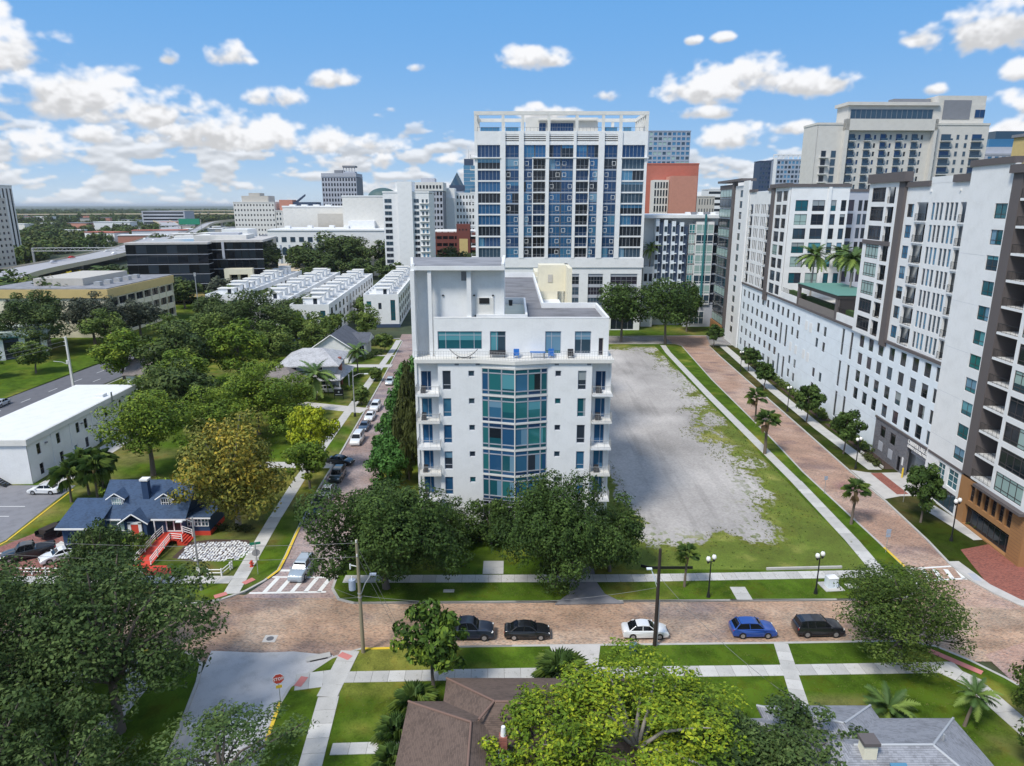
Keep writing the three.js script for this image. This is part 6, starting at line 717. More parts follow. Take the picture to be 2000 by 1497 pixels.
car('black pickup on the red driveway', -58.6, -75.6, S_ - 1.0, CB_, 'pickup', null, 0.165); car('white coupe with black roof glass on the red driveway', -54.4, -75.2, S_ - 0.85, CW, 'coupe', null, 0.165); car('white sedan in the car park by the white office', -69.2, -94.8, Math.PI, CW, 'sedan', null, 0.155); car('silver sport utility car on the driveway beside the black yard sign', -41.4, -151.4, 0, [0.6, 0.6, 0.62], 'suv', null, 0.165); car('silver car on the multi lane road at the left edge', -109.0, -141, S_ + 0.1, CS, 'sedan'); car('small white van parked behind the gabled house', -66, -222, 0.4, CW, 'van', null, 0.13);
{ const t = thing('utility_trailer', 'dark open trailer parked beside the cottage', 'trailer', [-59.2, 0.16, -81.2], 1.2); mesh('bed', bx(3.6, 0.15, 1.7, 0, 0.55, 0), M.black, t); mesh('side_panel', bx(3.6, 0.5, 0.06, 0, 0.7, 0.82), M.black, t); mesh('side_panel', bx(3.6, 0.5, 0.06, 0, 0.7, -0.82), M.black, t); for (const s of [-1, 1]) { const g = new THREE.CylinderGeometry(0.34, 0.34, 0.2, 16); g.rotateX(Math.PI / 2); mesh('wheel', g, M.tyre, t, 0, 0.34, s * 0.98); } mesh('drawbar', bar([1.8, 0.55, 0], [2.9, 0.5, 0], 0.05), M.black, t); mesh('load', bx(2.2, 0.7, 1.3, -0.3, 0.7, 0), M.darkwood, t); }
// ================================================================ poles, lamps, signs and street things
const sag = (a, b, s, n = 14) => range(n + 1, (i) => { const q = i / n; return [mix(a[0], b[0], q), mix(a[1], b[1], q) - s * 4 * q * (1 - q), mix(a[2], b[2], q)]; });
const wire = (label, a, b, s = 0.7, r = 0.018) => tag(mesh(numbered('overhead_wire'), tube(sag(a, b, s), r, 4), M.wire, null), label, 'wire');
{ const t = thing('utility_pole', 'pale wooden utility pole with a grey transformer at the street corner', 'utility pole', [-14.2, 0.12, -57.2]); mesh('pole', cyl(0.19, 0.13, 11.8, 0, 0, 0, 10), mat(0.28, 0.24, 0.16, 0.9, { map: T.bark }), t); const tr = mesh('transformer', cyl(0.32, 0.32, 1.0, -0.62, 6.8, 0.1, 14), M.bluegrey, t); mesh('bushing', cyl(0.07, 0.05, 0.35, -0.62, 7.8, 0.1, 8), M.lampglass, tr); mesh('cutout', [bar([-0.1, 9.1, 0], [-0.65, 9.3, 0.1], 0.05), cyl(0.07, 0.07, 0.5, -0.7, 8.9, 0.1, 6)], M.lampglass, t); const a = mesh('lamp_arm', tube([[0.1, 6.2, 0], [0.5, 7.2, -0.3], [1.0, 7.9, -0.6]], 0.045), M.galv, t); mesh('lamp_head', bx(0.6, 0.14, 0.28, 1.2, 7.9, -0.6), M.bluegrey, a); for (const y of [11.6, 10.2]) mesh('insulator', cyl(0.06, 0.06, 0.25, 0, y, 0.16, 8), M.lampglass, t); for (const y of [5.9, 6.3]) mesh('clamp', cyl(0.2, 0.2, 0.12, 0, y, 0, 10), M.galv, t); }
for (const [x, g, l] of [[-10.4, 10.2, 'guy wire with a yellow guard nearest the wooden pole'], [-9.8, 11.4, 'guy wire with a yellow guard farther from the wooden pole']]) { const t = thing('guy_wire', l, 'wire'); mesh('cable', bar([-14.2, g, -57.2], [x, 0.2, -58.1 + (x + 10.4)], 0.015, 4), M.wire, t); const d = new THREE.Vector3(-14.2 - x, g - 0.2, 0).normalize(); mesh('guard', bar([x, 0.14, -58.1 + (x + 10.4)], [x + d.x * 2.3, 0.14 + d.y * 2.3, -58.05 + (x + 10.4)], 0.05, 6), M.yellow, t); }
{ const t = thing('dark_wooden_pole', 'dark creosoted wooden pole beside the white sedan', 'utility pole', [13.85, 0.12, -58.3]); mesh('pole', cyl(0.2, 0.13, 10.3, 0, 0, 0, 10), M.darkwood, t); mesh('bracket', [bar([0, 6.5, 0], [-0.8, 8.3, 0.1], 0.035), bar([0, 6.0, 0], [-0.75, 8.2, 0.1], 0.03)], M.coolwhite, t); mesh('lamp_head', bx(0.5, 0.12, 0.25, -0.95, 8.25, 0.1), M.coolwhite, t); mesh('conduit', cyl(0.05, 0.05, 5, 0.2, 0, 0.1, 6), M.grey, t); }
wire('thin wire slung between the two wooden poles', [-14.2, 6.2, -57.2], [13.85, 6.4, -58.3], 1.2); wire('upper wire running left from the corner pole', [-14.2, 11.6, -57.2], [-62, 11.2, -61], 1.0); wire('second wire running left from the corner pole', [-14.2, 10.2, -57.2], [-62, 9.6, -61], 1.0); wire('lowest wire running left from the corner pole', [-14.2, 6.0, -57.2], [-62, 5.8, -61], 1.2); wire('wire crossing the south lawn to the corner house', [13.85, 7.6, -58.3], [22, 4.4, -45.2], 0.8); wire('wire running from the corner pole back over the street', [-14.2, 6, -57.2], [-22, 3.5, -66], 0.3, 0.012);
{ const t = thing('street_light', 'grey steel street light on the corner lawn before the cottage', 'street light', [-34.5, 0.12, -68.2]); mesh('pole', cyl(0.14, 0.08, 8.8, 0, 0, 0, 10), M.galv, t); mesh('arm', tube([[0, 8.2, 0], [-0.6, 8.5, 0], [-1.2, 8.35, 0.1]], 0.045), M.galv, t); mesh('lamp_head', bx(0.7, 0.13, 0.3, -1.4, 8.25, 0.1), M.signwhite, t); mesh('notice', bx(0.35, 0.7, 0.04, 0, 2.2, 0.15), M.signwhite, t); }
{ const t = thing('street_light', 'grey cobra head street light on the long lawn of the side street', 'street light', [-31.7, 0.12, -132.9]); mesh('pole', cyl(0.15, 0.08, 8.6, 0, 0, 0, 10), M.galv, t); mesh('arm', tube([[0, 8.3, 0], [1.2, 8.9, 0], [2.4, 8.9, 0]], 0.05), M.galv, t); mesh('lamp_head', bx(0.8, 0.14, 0.32, 2.7, 8.82, 0), M.signwhite, t); mesh('base', cyl(0.28, 0.2, 0.8, 0, 0, 0, 10), M.iron, t); }
{ const t = thing('concrete_pole', 'tall concrete power pole beside the multi lane road', 'utility pole', [-100.6, 0, -152.6]); mesh('pole', side([[-0.25, 0], [0.25, 0], [0.14, 12.8], [-0.14, 12.8]], -0.2, 0.2), M.offwhite, t); mesh('lamp_arm', tube([[0, 6.2, 0], [-1.6, 7.0, 0.2], [-3.4, 7.2, 0.3]], 0.07), M.galv, t); mesh('insulator', [0, 1, 2].map((k) => bar([0, 10.6 + k * 0.9, 0], [-0.6, 10.8 + k * 0.9, 0], 0.08)), M.galv, t); mesh('box', bx(0.4, 0.8, 0.4, -0.35, 6.6, 0.1), M.offwhite, t); }
for (let k = 0; k < 3; k++) wire(['lowest', 'middle', 'topmost'][k] + ' power line leaving the concrete pole along the main road', [-101.2, 10.8 + k * 0.9, -152.6], [-128, 10.8 + k * 0.9, -110], 1.4, 0.03);
{ const t = thing('light_mast', 'slim grey mast beside the cream office', 'street light', [-108, 0, -236]); mesh('pole', cyl(0.2, 0.12, 19, 0, 0, 0, 8), M.galv, t); mesh('head', bx(0.6, 1.2, 0.4, 0, 18, 0), M.galv, t); }
function globeLamp(label, x, z, h = 4.6, n = 2) { const t = thing('globe_lamp', label, 'lamp post', [x, 0.12, z], 0.5, 'black globe lamp posts'); mesh('base', cyl(0.22, 0.11, 0.7, 0, 0, 0, 12), M.iron, t); mesh('post', cyl(0.085, 0.06, h - 0.9, 0, 0.6, 0, 10), M.iron, t); if (n > 1) mesh('cross_arm', bar([-0.42, h - 0.35, 0], [0.42, h - 0.35, 0], 0.05), M.iron, t); for (const s of n > 1 ? [-1, 1] : [0]) { const b = mesh('lamp_holder', cyl(0.07, 0.17, 0.3, s * 0.42, h - 0.45, 0, 12), M.iron, t); const g = new THREE.SphereGeometry(0.24, 14, 10); g.scale(1, 1.25, 1); mesh('globe', g, M.globe, b, s * 0.42, h + 0.1, 0); mesh('finial', cyl(0.05, 0.01, 0.16, s * 0.42, h + 0.38, 0, 8), M.iron, b); } }
globeLamp('twin globe lamp post on the verge near the young palm', 21.4, -66.8); globeLamp('twin globe lamp post beside the white utility box', 33.4, -67.5); globeLamp('twin globe lamp post by the brick corner of the apartments', 55.9, -79.8, 5.4); globeLamp('twin globe lamp post near the garage entrance', 55.6, -104.4, 5.0); globeLamp('twin globe lamp post midway along the apartment podium', 57.0, -136.5, 5.0); globeLamp('far twin globe lamp post at the end of the apartment podium', 58.6, -171.7, 5.0);
{ const t = thing('stop_sign', 'red octagonal stop sign with a small yellow plate', 'sign', [-19.7, 0.12, -49.9], 0.35), font = await new FontLoader().loadAsync('fonts/droid/droid_sans_bold.typeface.json'); mesh('post', bx(0.07, 3.0, 0.05), M.galv, t); const o = (r) => { const g = new THREE.CylinderGeometry(r, r, 0.03, 8); g.rotateY(Math.PI / 8); g.rotateX(Math.PI / 2); return g; }; const p = mesh('plate', o(0.46), M.redpaint, t, 0, 2.75, 0.05); mesh('border', o(0.5), M.signwhite, p, 0, 0, -0.012); const g = new TextGeometry('STOP', { font, size: 0.28, depth: 0.02, curveSegments: 3 }); g.computeBoundingBox(); g.translate(-g.boundingBox.max.x / 2, -0.14, 0.012); g.scale(0.9, 1, 1); mesh('lettering', g, M.signwhite, p); mesh('warning_plate', bx(0.5, 0.28, 0.03, 0, 1.85, 0.05), M.yellow, t); }
{ const t = thing('street_name_sign', 'corner post with green street name blades over the back of a stop sign', 'sign', [-29.4, 0.12, -71.6], 0.3); mesh('post', cyl(0.04, 0.04, 4.1, 0, 0, 0, 8), M.galv, t); mesh('name_blade', bx(1.2, 0.3, 0.03, 0, 3.75, 0), M.signgreen, t); mesh('name_blade', bx(0.03, 0.3, 1.2, 0, 3.4, 0), M.signgreen, t); const g = new THREE.CylinderGeometry(0.46, 0.46, 0.03, 8); g.rotateY(Math.PI / 8); g.rotateX(Math.PI / 2); mesh('stop_plate', g, M.galv, t, 0, 2.7, -0.06); mesh('small_plate', bx(0.4, 0.4, 0.03, 0.05, 1.8, 0), M.offwhite, t); }
{ const t = thing('fire_hydrant', 'red fire hydrant on the corner lawn', 'hydrant', [-30.75, 0.12, -73.3]); mesh('barrel', cyl(0.17, 0.15, 0.65, 0, 0, 0, 12), M.redpaint, t); const g = new THREE.SphereGeometry(0.17, 12, 8); mesh('bonnet', g, M.redpaint, t, 0, 0.68, 0); for (const s of [-1, 1]) { const c = new THREE.CylinderGeometry(0.08, 0.08, 0.16, 8); c.rotateZ(Math.PI / 2); mesh('nozzle', c, M.redpaint, t, s * 0.2, 0.45, 0); } mesh('flange', cyl(0.24, 0.24, 0.06, 0, 0, 0, 12), M.redpaint, t); }
{ const t = thing('utility_box', 'white utility cabinet on a concrete pad beside the lamp post', 'utility box', [35.7, 0.12, -68.9], 0.1); mesh('pad', bx(2.2, 0.06, 2.0), M.walk, t); mesh('cabinet', bx(1.1, 1.1, 0.9, 0, 0.06, 0), M.coolwhite, t); mesh('lid', bx(1.16, 0.08, 0.96, 0, 1.16, 0), M.signwhite, t); mesh('door_seam', bx(0.02, 0.9, 0.02, 0, 0.15, 0.451), M.grey, t); }
{ const t = thing('wheelie_bin', 'dark green wheelie bin by the white sedan', 'bin', [11.5, 0.12, -56.9]); const g = side([[-0.3, 0.1], [0.28, 0.1], [0.34, 1.0], [-0.34, 1.0]], -0.36, 0.36); mesh('body', g, mat(0.03, 0.07, 0.09, 0.6), t); mesh('lid', bx(0.76, 0.08, 0.82, 0, 1.0, 0), mat(0.16, 0.27, 0.31, 0.5), t); for (const s of [-1, 1]) { const w = new THREE.CylinderGeometry(0.12, 0.12, 0.07, 10); w.rotateX(Math.PI / 2); mesh('wheel', w, M.black, t, -0.28, 0.12, s * 0.36); } }
tag(mesh('silt_fence', band([[15.2, -73.2], [16.2, -72.7], [21.2, -72.75]], 0.06, 0.1, 0.48), M.black, null), 'low black silt fence at the edge of the vacant lot', 'fence');
tag(mesh('lot_retaining_edge', band([[29.8, -72.55], [38.6, -72.95], [38.8, -73.0]], 0.22, 0.1, 0.4), M.concrete, null), 'low concrete edging along the lawn by the corner walk', 'wall');
{ const t = thing('bollard', 'yellow bollard at the garage entrance', 'bollard', [61.1, 0.15, -100.7]); mesh('post', cyl(0.13, 0.13, 1.5, 0, 0, 0, 12), M.yellow, t); mesh('cap', new THREE.SphereGeometry(0.13, 12, 6), M.yellow, t, 0, 1.5, 0); }
{ const t = thing('parking_sign', 'small white sign on a post by the garage drive', 'sign', [56.3, 0.12, -91.6], 0.2); mesh('post', cyl(0.035, 0.035, 2.4, 0, 0, 0, 6), M.galv, t); mesh('plate', bx(0.55, 0.55, 0.03, 0, 2.2, 0.03), M.signwhite, t); }
{ const t = thing('traffic_sign', 'back of a grey traffic sign on the kerb of the brick street', 'sign', [46.0, 0.12, -76.8], 0.1); mesh('post', cyl(0.035, 0.035, 2.8, 0, 0, 0, 6), M.galv, t); mesh('plate', bx(0.6, 0.6, 0.03, 0.0, 2.5, 0.03), M.bluegrey, t); mesh('plate', bx(0.6, 0.35, 0.03, 0.0, 2.05, 0.03), M.bluegrey, t); }
{ const t = thing('traffic_sign', 'slim traffic sign post halfway along the grass strip', 'sign', [46.2, 0.12, -94.5], 0.1); mesh('post', cyl(0.035, 0.035, 2.6, 0, 0, 0, 6), M.galv, t); mesh('plate', bx(0.5, 0.6, 0.03, 0.0, 2.2, 0.03), M.bluegrey, t); }
{ const t = thing('yard_sign', 'black yard sign on two posts beside the driveway', 'sign', [-38, 0.12, -145.6], 0.1); mesh('board', bx(2.0, 1.5, 0.08, 0, 0.8, 0), M.black, t); for (const s of [-1, 1]) mesh('post', bx(0.1, 1.6, 0.1, s * 0.95, 0, 0), M.black, t); mesh('emblem', cyl(0.2, 0.2, 0.02, 0, 0, 0, 12).rotateX(Math.PI / 2), M.signwhite, t, 0, 1.7, 0.05); mesh('stripe', bx(1.5, 0.12, 0.02, 0, 1.05, 0.05), M.signwhite, t); }
{ const t = thing('ramp_railing', 'black railing along the garage side ramp', 'railing', [60.2, 0.16, -104.5], -1.58); const l = []; for (let i = 0; i <= 8; i++) l.push(bar([-i * 0.9, 0, 0], [-i * 0.9, 1.05, 0], 0.025, 5)); mesh('posts', l, M.iron, t); mesh('rail', bar([0.1, 1.05, 0], [-7.3, 1.05, 0], 0.03, 5), M.iron, t); mesh('low_wall', bx(7.4, 0.4, 0.2, -3.6, 0, 0.15), M.concrete, t); }
// ================================================================ the elevated highway far left
function deck(label, pts, w, th = 1.6, group = 'elevated highway decks') { // pts: x, y, z
  const t = thing('highway_deck', label, 'highway', [0, 0, 0], 0, group), c = new THREE.CatmullRomCurve3(pts.map((p) => new THREE.Vector3(...p))), N = 60, P = c.getPoints(N), L = [], R = [];
  P.forEach((p, i) => { const q = P[Math.min(N, i + 1)].clone().sub(P[Math.max(0, i - 1)]); const n = new THREE.Vector3(-q.z, 0, q.x).normalize(); L.push(p.clone().addScaledVector(n, w / 2)); R.push(p.clone().addScaledVector(n, -w / 2)); });
  const f = [], wl = []; const v = (p, d = 0) => [p.x, p.y + d, p.z];
  for (let i = 0; i < N; i++) { f.push([v(L[i]), v(L[i + 1]), v(R[i + 1]), v(R[i])]); for (const E of [L, R]) { wl.push([v(E[i], 1.1), v(E[i + 1], 1.1), v(E[i + 1], -th), v(E[i], -th)]); } wl.push([v(L[i], -th), v(L[i + 1], -th), v(R[i + 1], -th), v(R[i], -th)]); }
  mesh('carriageway', quads(f), M.asphaltlite, t); mesh('parapet', quads(wl), M.hwall, t);
  for (let i = 2; i < N; i += 5) mesh('pier', bx(w * 0.25, Math.max(1, P[i].y - th), 2, P[i].x, 0, P[i].z), M.concrete, t); return P;
}
M.asphaltlite = mat(0.36, 0.36, 0.38, 0.9); M.hwall = mat(0.55, 0.47, 0.34, 0.9);
deck('main elevated highway curving away past the black glass office', [[-225, 5.5, -290], [-268, 5.5, -365], [-300, 6, -510], [-345, 7, -660], [-420, 9, -860], [-560, 12, -1150], [-760, 14, -1500]], 26);
deck('highway ramp rising to the right over the car parks', [[-330, 7, -700], [-400, 12, -900], [-440, 17, -1050], [-430, 19, -1250], [-380, 19, -1500]], 11); deck('long far flyover crossing below the horizon', [[-1400, 17, -1900], [-1000, 18, -1950], [-780, 19, -1900], [-560, 19, -1700], [-330, 20, -1600]], 12); deck('farthest flyover close under the horizon', [[-1300, 20, -2700], [-900, 21, -2600], [-500, 21, -2500]], 14);
{ const t = thing('sign_gantry', 'grey lattice sign gantry standing over the highway', 'gantry', [-318, 5.5, -470], 0.1); for (const x of [0, 62]) mesh('leg', bx(1.0, 13.5, 1.0, x - 4, -5.5, 0), M.galv, t); const l = []; for (const y of [6, 8]) for (const z of [-0.8, 0.8]) l.push(bar([-4, y, z], [58, y, z], 0.18, 4)); for (let i = 0; i < 24; i++) l.push(bar([-4 + i * 2.6, i % 2 ? 6 : 8, 0.8], [-4 + (i + 1) * 2.6, i % 2 ? 8 : 6, 0.8], 0.11, 4)); mesh('truss', l, M.galv, t); for (let i = 0; i < 5; i++) mesh('antenna', bar([32 + i * 5, 8, 0], [32 + i * 5, 10, 0], 0.12, 4), M.galv, t); }
{ const t = thing('highway_sign', 'green overhead highway sign far down the road', 'sign', [-402, 8, -880]); mesh('panel', bx(26, 7, 0.4, 0, 10, 0), M.signgreen, t); for (const s of [-14, 14]) mesh('post', bx(0.6, 16, 0.6, s, 0, -0.4), M.galv, t); }
{ const r = rng(70), cols = [M.signwhite, M.black, M.ltgrey, M.redlight, M.signwhite]; [[-262, -350], [-281, -380], [-290, -440], [-303, -480], [-296, -520], [-316, -545], [-318, -580], [-330, -615], [-346, -640], [-352, -690], [-376, -720], [-384, -770]].forEach(([x, z], i) => { const m = mesh(numbered('highway_car'), side([[-2.3, 0.3], [-2.3, 1], [-1.4, 1.05], [-0.8, 1.6], [0.6, 1.6], [1.2, 1.05], [2.3, 0.95], [2.3, 0.3]], -0.9, 0.9), cols[i % 5], null, x, 6 + (z < -560 ? 1.2 : 0), z, 1.35); tag(m, 'small distant vehicle driving on the elevated highway', 'car', 'vehicles on the elevated highway'); }); }
{ const r = rng(71); for (let i = 0; i < 26; i++) { const z = -rr(500, 1150, r), x = z * rr(0.34, 0.48, r), w = rr(22, 60, r), h = rr(6, 12, r), t = thing('distant_building', 'low pale commercial building among the trees near the highway', 'building', [x, 0, z], rr(-0.4, 0.4, r), 'low distant buildings by the highway'); mesh('body', b2(-w / 2, w / 2, 0, h, -w * 0.5, 0), pick([M.offwhite, M.white, M.beige], r), t); mesh('roof', b2(-w / 2 - 0.3, w / 2 + 0.3, h, h + 0.7, -w * 0.5 - 0.3, 0.3), pick([M.roofwhite, M.roofgrey, M.offwhite], r), t); }
  for (let i = 0; i < 34; i++) { const z = -rr(700, 2300, r), x = z * rr(0.42, 0.78, r), w = rr(18, 60, r), h = rr(7, 14, r), t = thing('distant_building', 'pale building showing between the far trees on the left', 'building', [x, 0, z], rr(-0.4, 0.4, r), 'far buildings among trees'); mesh('body', b2(-w / 2, w / 2, 0, h, -w * 0.4, 0), pick([M.offwhite, M.white, M.beige, M.salmonlite], r), t); mesh('roof', b2(-w / 2 - 0.5, w / 2 + 0.5, h, h + 0.9, -w * 0.4 - 0.5, 0.5), pick([M.roofwhite, M.roofgrey, M.salmon, M.taupe], r), t); } }
{ const { F } = boxBuilding('striped_office', 'grey office with stacked white floors behind the highway ramp', -690, -610, -1320, 30, 40, M.ltgrey, 1, 5, { grid: { fx: 0.94, fy: 0.5, glass: [G.dark] } }); }
// ================================================================ trees
const leafMat = new THREE.MeshPhysicalMaterial({ vertexColors: true, roughness: 0.7, specularIntensity: 0.35, side: THREE.DoubleSide, transmission: 0.12, thickness: 0 });
const PAL = { dark: [[0.02, 0.045, 0.01], [0.045, 0.085, 0.016], [0.10, 0.16, 0.035]], round: [[0.028, 0.055, 0.01], [0.06, 0.1, 0.016], [0.15, 0.2, 0.035]], live: [[0.025, 0.05, 0.014], [0.055, 0.095, 0.024], [0.12, 0.17, 0.05]], silver: [[0.035, 0.07, 0.02], [0.07, 0.12, 0.032], [0.14, 0.2, 0.06]], lime2: [[0.05, 0.1, 0.01], [0.14, 0.22, 0.016], [0.38, 0.42, 0.022]], magno: [[0.03, 0.065, 0.012], [0.07, 0.13, 0.018], [0.2, 0.28, 0.03]], gold: [[0.085, 0.115, 0.022], [0.2, 0.205, 0.038], [0.46, 0.33, 0.04]], lime: [[0.12, 0.18, 0.012], [0.28, 0.34, 0.018], [0.42, 0.44, 0.02]], green: [[0.04, 0.08, 0.01], [0.1, 0.16, 0.016], [0.24, 0.29, 0.03]], mid: [[0.038, 0.068, 0.014], [0.08, 0.125, 0.024], [0.17, 0.21, 0.042]], dkmid: [[0.025, 0.045, 0.014], [0.05, 0.08, 0.02], [0.1, 0.13, 0.032]], grey: [[0.05, 0.06, 0.04], [0.075, 0.09, 0.06], [0.11, 0.125, 0.08]], yellow: [[0.12, 0.12, 0.015], [0.3, 0.25, 0.02], [0.5, 0.38, 0.02]], hedge: [[0.025, 0.075, 0.016], [0.05, 0.13, 0.026], [0.09, 0.19, 0.04]], tallhedge: [[0.04, 0.05, 0.015], [0.06, 0.075, 0.02], [0.085, 0.1, 0.028]] };
for (const k of ['mid', 'green', 'dkmid', 'hedge']) PAL[k] = PAL[k].map((c) => c.map((v) => v * 1.2)); PAL.lotoak = PAL.dark; PAL.street = PAL.dark; PAL.silver2 = PAL.live; PAL.small = PAL.mid;
// leaf-sized faces spread through clumps; unit crown of radius 1
function crownGeo(kind, leaves, leaf, seed, o = {}) {
  const r = rng(seed), pal = PAL[kind], N = o.clumps ?? 26, C = [], P = new Float32Array(leaves * 18), K = new Float32Array(leaves * 18), Nn = new Float32Array(leaves * 18);
  for (let i = 0; i < N; i++) { const a = i * 2.4 + r() * 0.9, u = 1 - 2 * (i + 0.5) / N, rad = o.hollow ? rr(0.45, 0.95, r) : rr(0.3, 0.86, r), s = Math.sqrt(1 - u * u); let y = u; if (o.flat && y < -0.2) y *= 0.5; C.push([Math.cos(a) * s * rad, y * rad, Math.sin(a) * s * rad, rr(0.17, o.big ?? 0.42, r) * (1.2 - 0.45 * rad), r()]); }
  const d = new THREE.Vector3(), n = new THREE.Vector3(), t = new THREE.Vector3(), b = new THREE.Vector3(), col = [0, 0, 0], W = C.map((c) => c[3] ** 2), WS = W.reduce((a, x) => a + x, 0);
  for (let i = 0; i < leaves; i++) {
    let q = r() * WS, k = 0; while ((q -= W[k]) > 0 && k < N - 1) k++; const c = C[k];
    d.set(r() * 2 - 1, r() * 2 - 1, r() * 2 - 1); while (d.lengthSq() > 1 || d.lengthSq() < 0.01) d.set(r() * 2 - 1, r() * 2 - 1, r() * 2 - 1); d.normalize();
    const lump = 0.6 + 0.75 * vnoise(d.x * 3.1 + 20 + k * 7, d.z * 3.1 + d.y * 2.3 + 40), sh = c[3] * lump * (1 - 0.5 * r() * r()), x = c[0] + d.x * sh, y = c[1] + d.y * sh * 0.85, z = c[2] + d.z * sh;
    n.set(d.x + rr(-0.8, 0.8, r), d.y + rr(-0.5, 1.1, r), d.z + rr(-0.8, 0.8, r)).normalize(); t.set(rr(-1, 1, r), rr(-1, 0.4, r), rr(-1, 1, r)).cross(n).normalize(); b.crossVectors(n, t);
    const L = leaf * rr(0.7, 1.35, r), w = L * rr(0.4, 0.62, r), f = L * 0.2 * rr(-1, 1, r);
    const v = [[-L, 0, 0], [0, -w, f], [L, 0, 0], [-L, 0, 0], [L, 0, 0], [0, w, f]];
    const m = r() * 0.7 + c[4] * 0.45, p0 = m < 0.6 ? pal[0] : pal[1], p1 = m < 0.6 ? pal[1] : pal[2], mm = m < 0.6 ? m / 0.6 : (m - 0.6) / 0.55, j = rr(0.78, 1.22, r); for (let e = 0; e < 3; e++) col[e] = mix(p0[e], p1[e], mm) * j;
    for (let e = 0; e < 6; e++) { const [a, bb, cc] = v[e], o3 = i * 18 + e * 3; P[o3] = x + t.x * a + b.x * bb + n.x * cc; P[o3 + 1] = y + t.y * a + b.y * bb + n.y * cc; P[o3 + 2] = z + t.z * a + b.z * bb + n.z * cc; Nn[o3] = n.x; Nn[o3 + 1] = n.y; Nn[o3 + 2] = n.z; K[o3] = col[0]; K[o3 + 1] = col[1]; K[o3 + 2] = col[2]; }
  }
  const g = new THREE.BufferGeometry(); g.setAttribute('position', new THREE.BufferAttribute(P, 3)); g.setAttribute('normal', new THREE.BufferAttribute(Nn, 3)); g.setAttribute('color', new THREE.BufferAttribute(K, 3)); g.userData.clumps = C; return g;
}
const OPT = { live: { clumps: 46, big: 0.3, flat: 1, hollow: 1 }, silver: { clumps: 36, big: 0.27, hollow: 1 }, silver2: { clumps: 26, big: 0.34 }, lime2: { clumps: 48, big: 0.3, hollow: 1 }, magno: { clumps: 30, big: 0.3 }, gold: { clumps: 46, big: 0.32 }, lime: { clumps: 30, big: 0.34, hollow: 1 }, street: { clumps: 22, big: 0.36 }, hedge: { clumps: 22, big: 0.42 }, tallhedge: { clumps: 26, big: 0.4 } };
function tree(kind, x, z, h, R, label, group, o = {}) {
  const r = rng(Math.round(x * 131 + z * 17) + 9), dist = Math.hypot(x, z), lowf = { dark: 0.0, live: 0.16, round: 0.12, hedge: 0.0, tallhedge: 0.0, magno: 0.16, street: 0.26, gold: 0.1, small: 0.2 }[kind] ?? 0.24, hb = h * (o.low ?? lowf), ry = (h - hb) / 2 * 1.08, cy = (h + hb) / 2, leafM = dist < 90 ? 0.15 : dist < 140 ? 0.24 : dist < 260 ? 0.4 : 0.9;
  const big = kind === 'magno' ? 0.26 : leafM, count = Math.round(clamp(4 * Math.PI * R * R * (0.4 + 0.6 * ry / R) * (dist < 140 ? 2.1 : 2.4) / (big * big * 2) * (kind === 'live' || kind === 'silver' ? 0.6 : 1), 500, dist < 90 ? 40000 : 15000)), vary = dist < 140 ? Math.round(x * 7 + z) : Math.floor(r() * 3), lv = Math.ceil(count / 1500) * 1500, lf = Math.round(big / R * 200) / 200;
  const t = thing(o.name ?? (kind === 'hedge' || kind === 'tallhedge' ? 'tall_shrub' : 'tree'), label, kind === 'hedge' || kind === 'tallhedge' ? 'shrub' : 'tree', [x, o.y ?? 0.1, z], 0, group);
  const geo = cached(['crown', kind, lv, lf, vary].join(), () => crownGeo(kind, lv, Math.max(lf, 0.02), 100 + vary * 13 + kind.length * 7, OPT[kind])), spin = r() * 6.28;
  const c = mesh('crown', geo, leafMat, t, 0, cy, 0, spin); c.scale.set(R * 1.04, ry, R * 1.04);
  const l = [], tr = clamp(R * 0.042, 0.1, 0.36), m = kind === 'lime2' || kind === 'gold' ? M.palebark : M.bark, fork = hb + (cy - hb) * 0.35;
  l.push(tube([[0, -0.1, 0], [rr(-0.2, 0.2, r), fork * 0.5, rr(-0.2, 0.2, r)], [rr(-0.3, 0.3, r), fork, rr(-0.3, 0.3, r)], [0, cy + ry * 0.4, 0]], [tr * 1.35, tr, tr * 0.85, tr * 0.2], 7));
  const cs = Math.cos(spin), sn = Math.sin(spin), pickc = geo.userData.clumps.filter((q, i) => i % (dist < 140 ? 2 : 5) === 0);
  for (const q of pickc) { const px = (q[0] * cs + q[2] * sn) * R, pz = (-q[0] * sn + q[2] * cs) * R, py = cy + q[1] * ry; l.push(tube([[0, fork, 0], [px * 0.45 + rr(-0.2, 0.2, r), mix(fork, py, 0.6), pz * 0.45 + rr(-0.2, 0.2, r)], [px, py, pz], [px * 1.15, py + 0.1 * ry, pz * 1.15]], [tr * 0.55, tr * 0.35, tr * 0.2, tr * 0.07], 5)); }
  mesh('trunk', merge(l), m, t); return t;
}
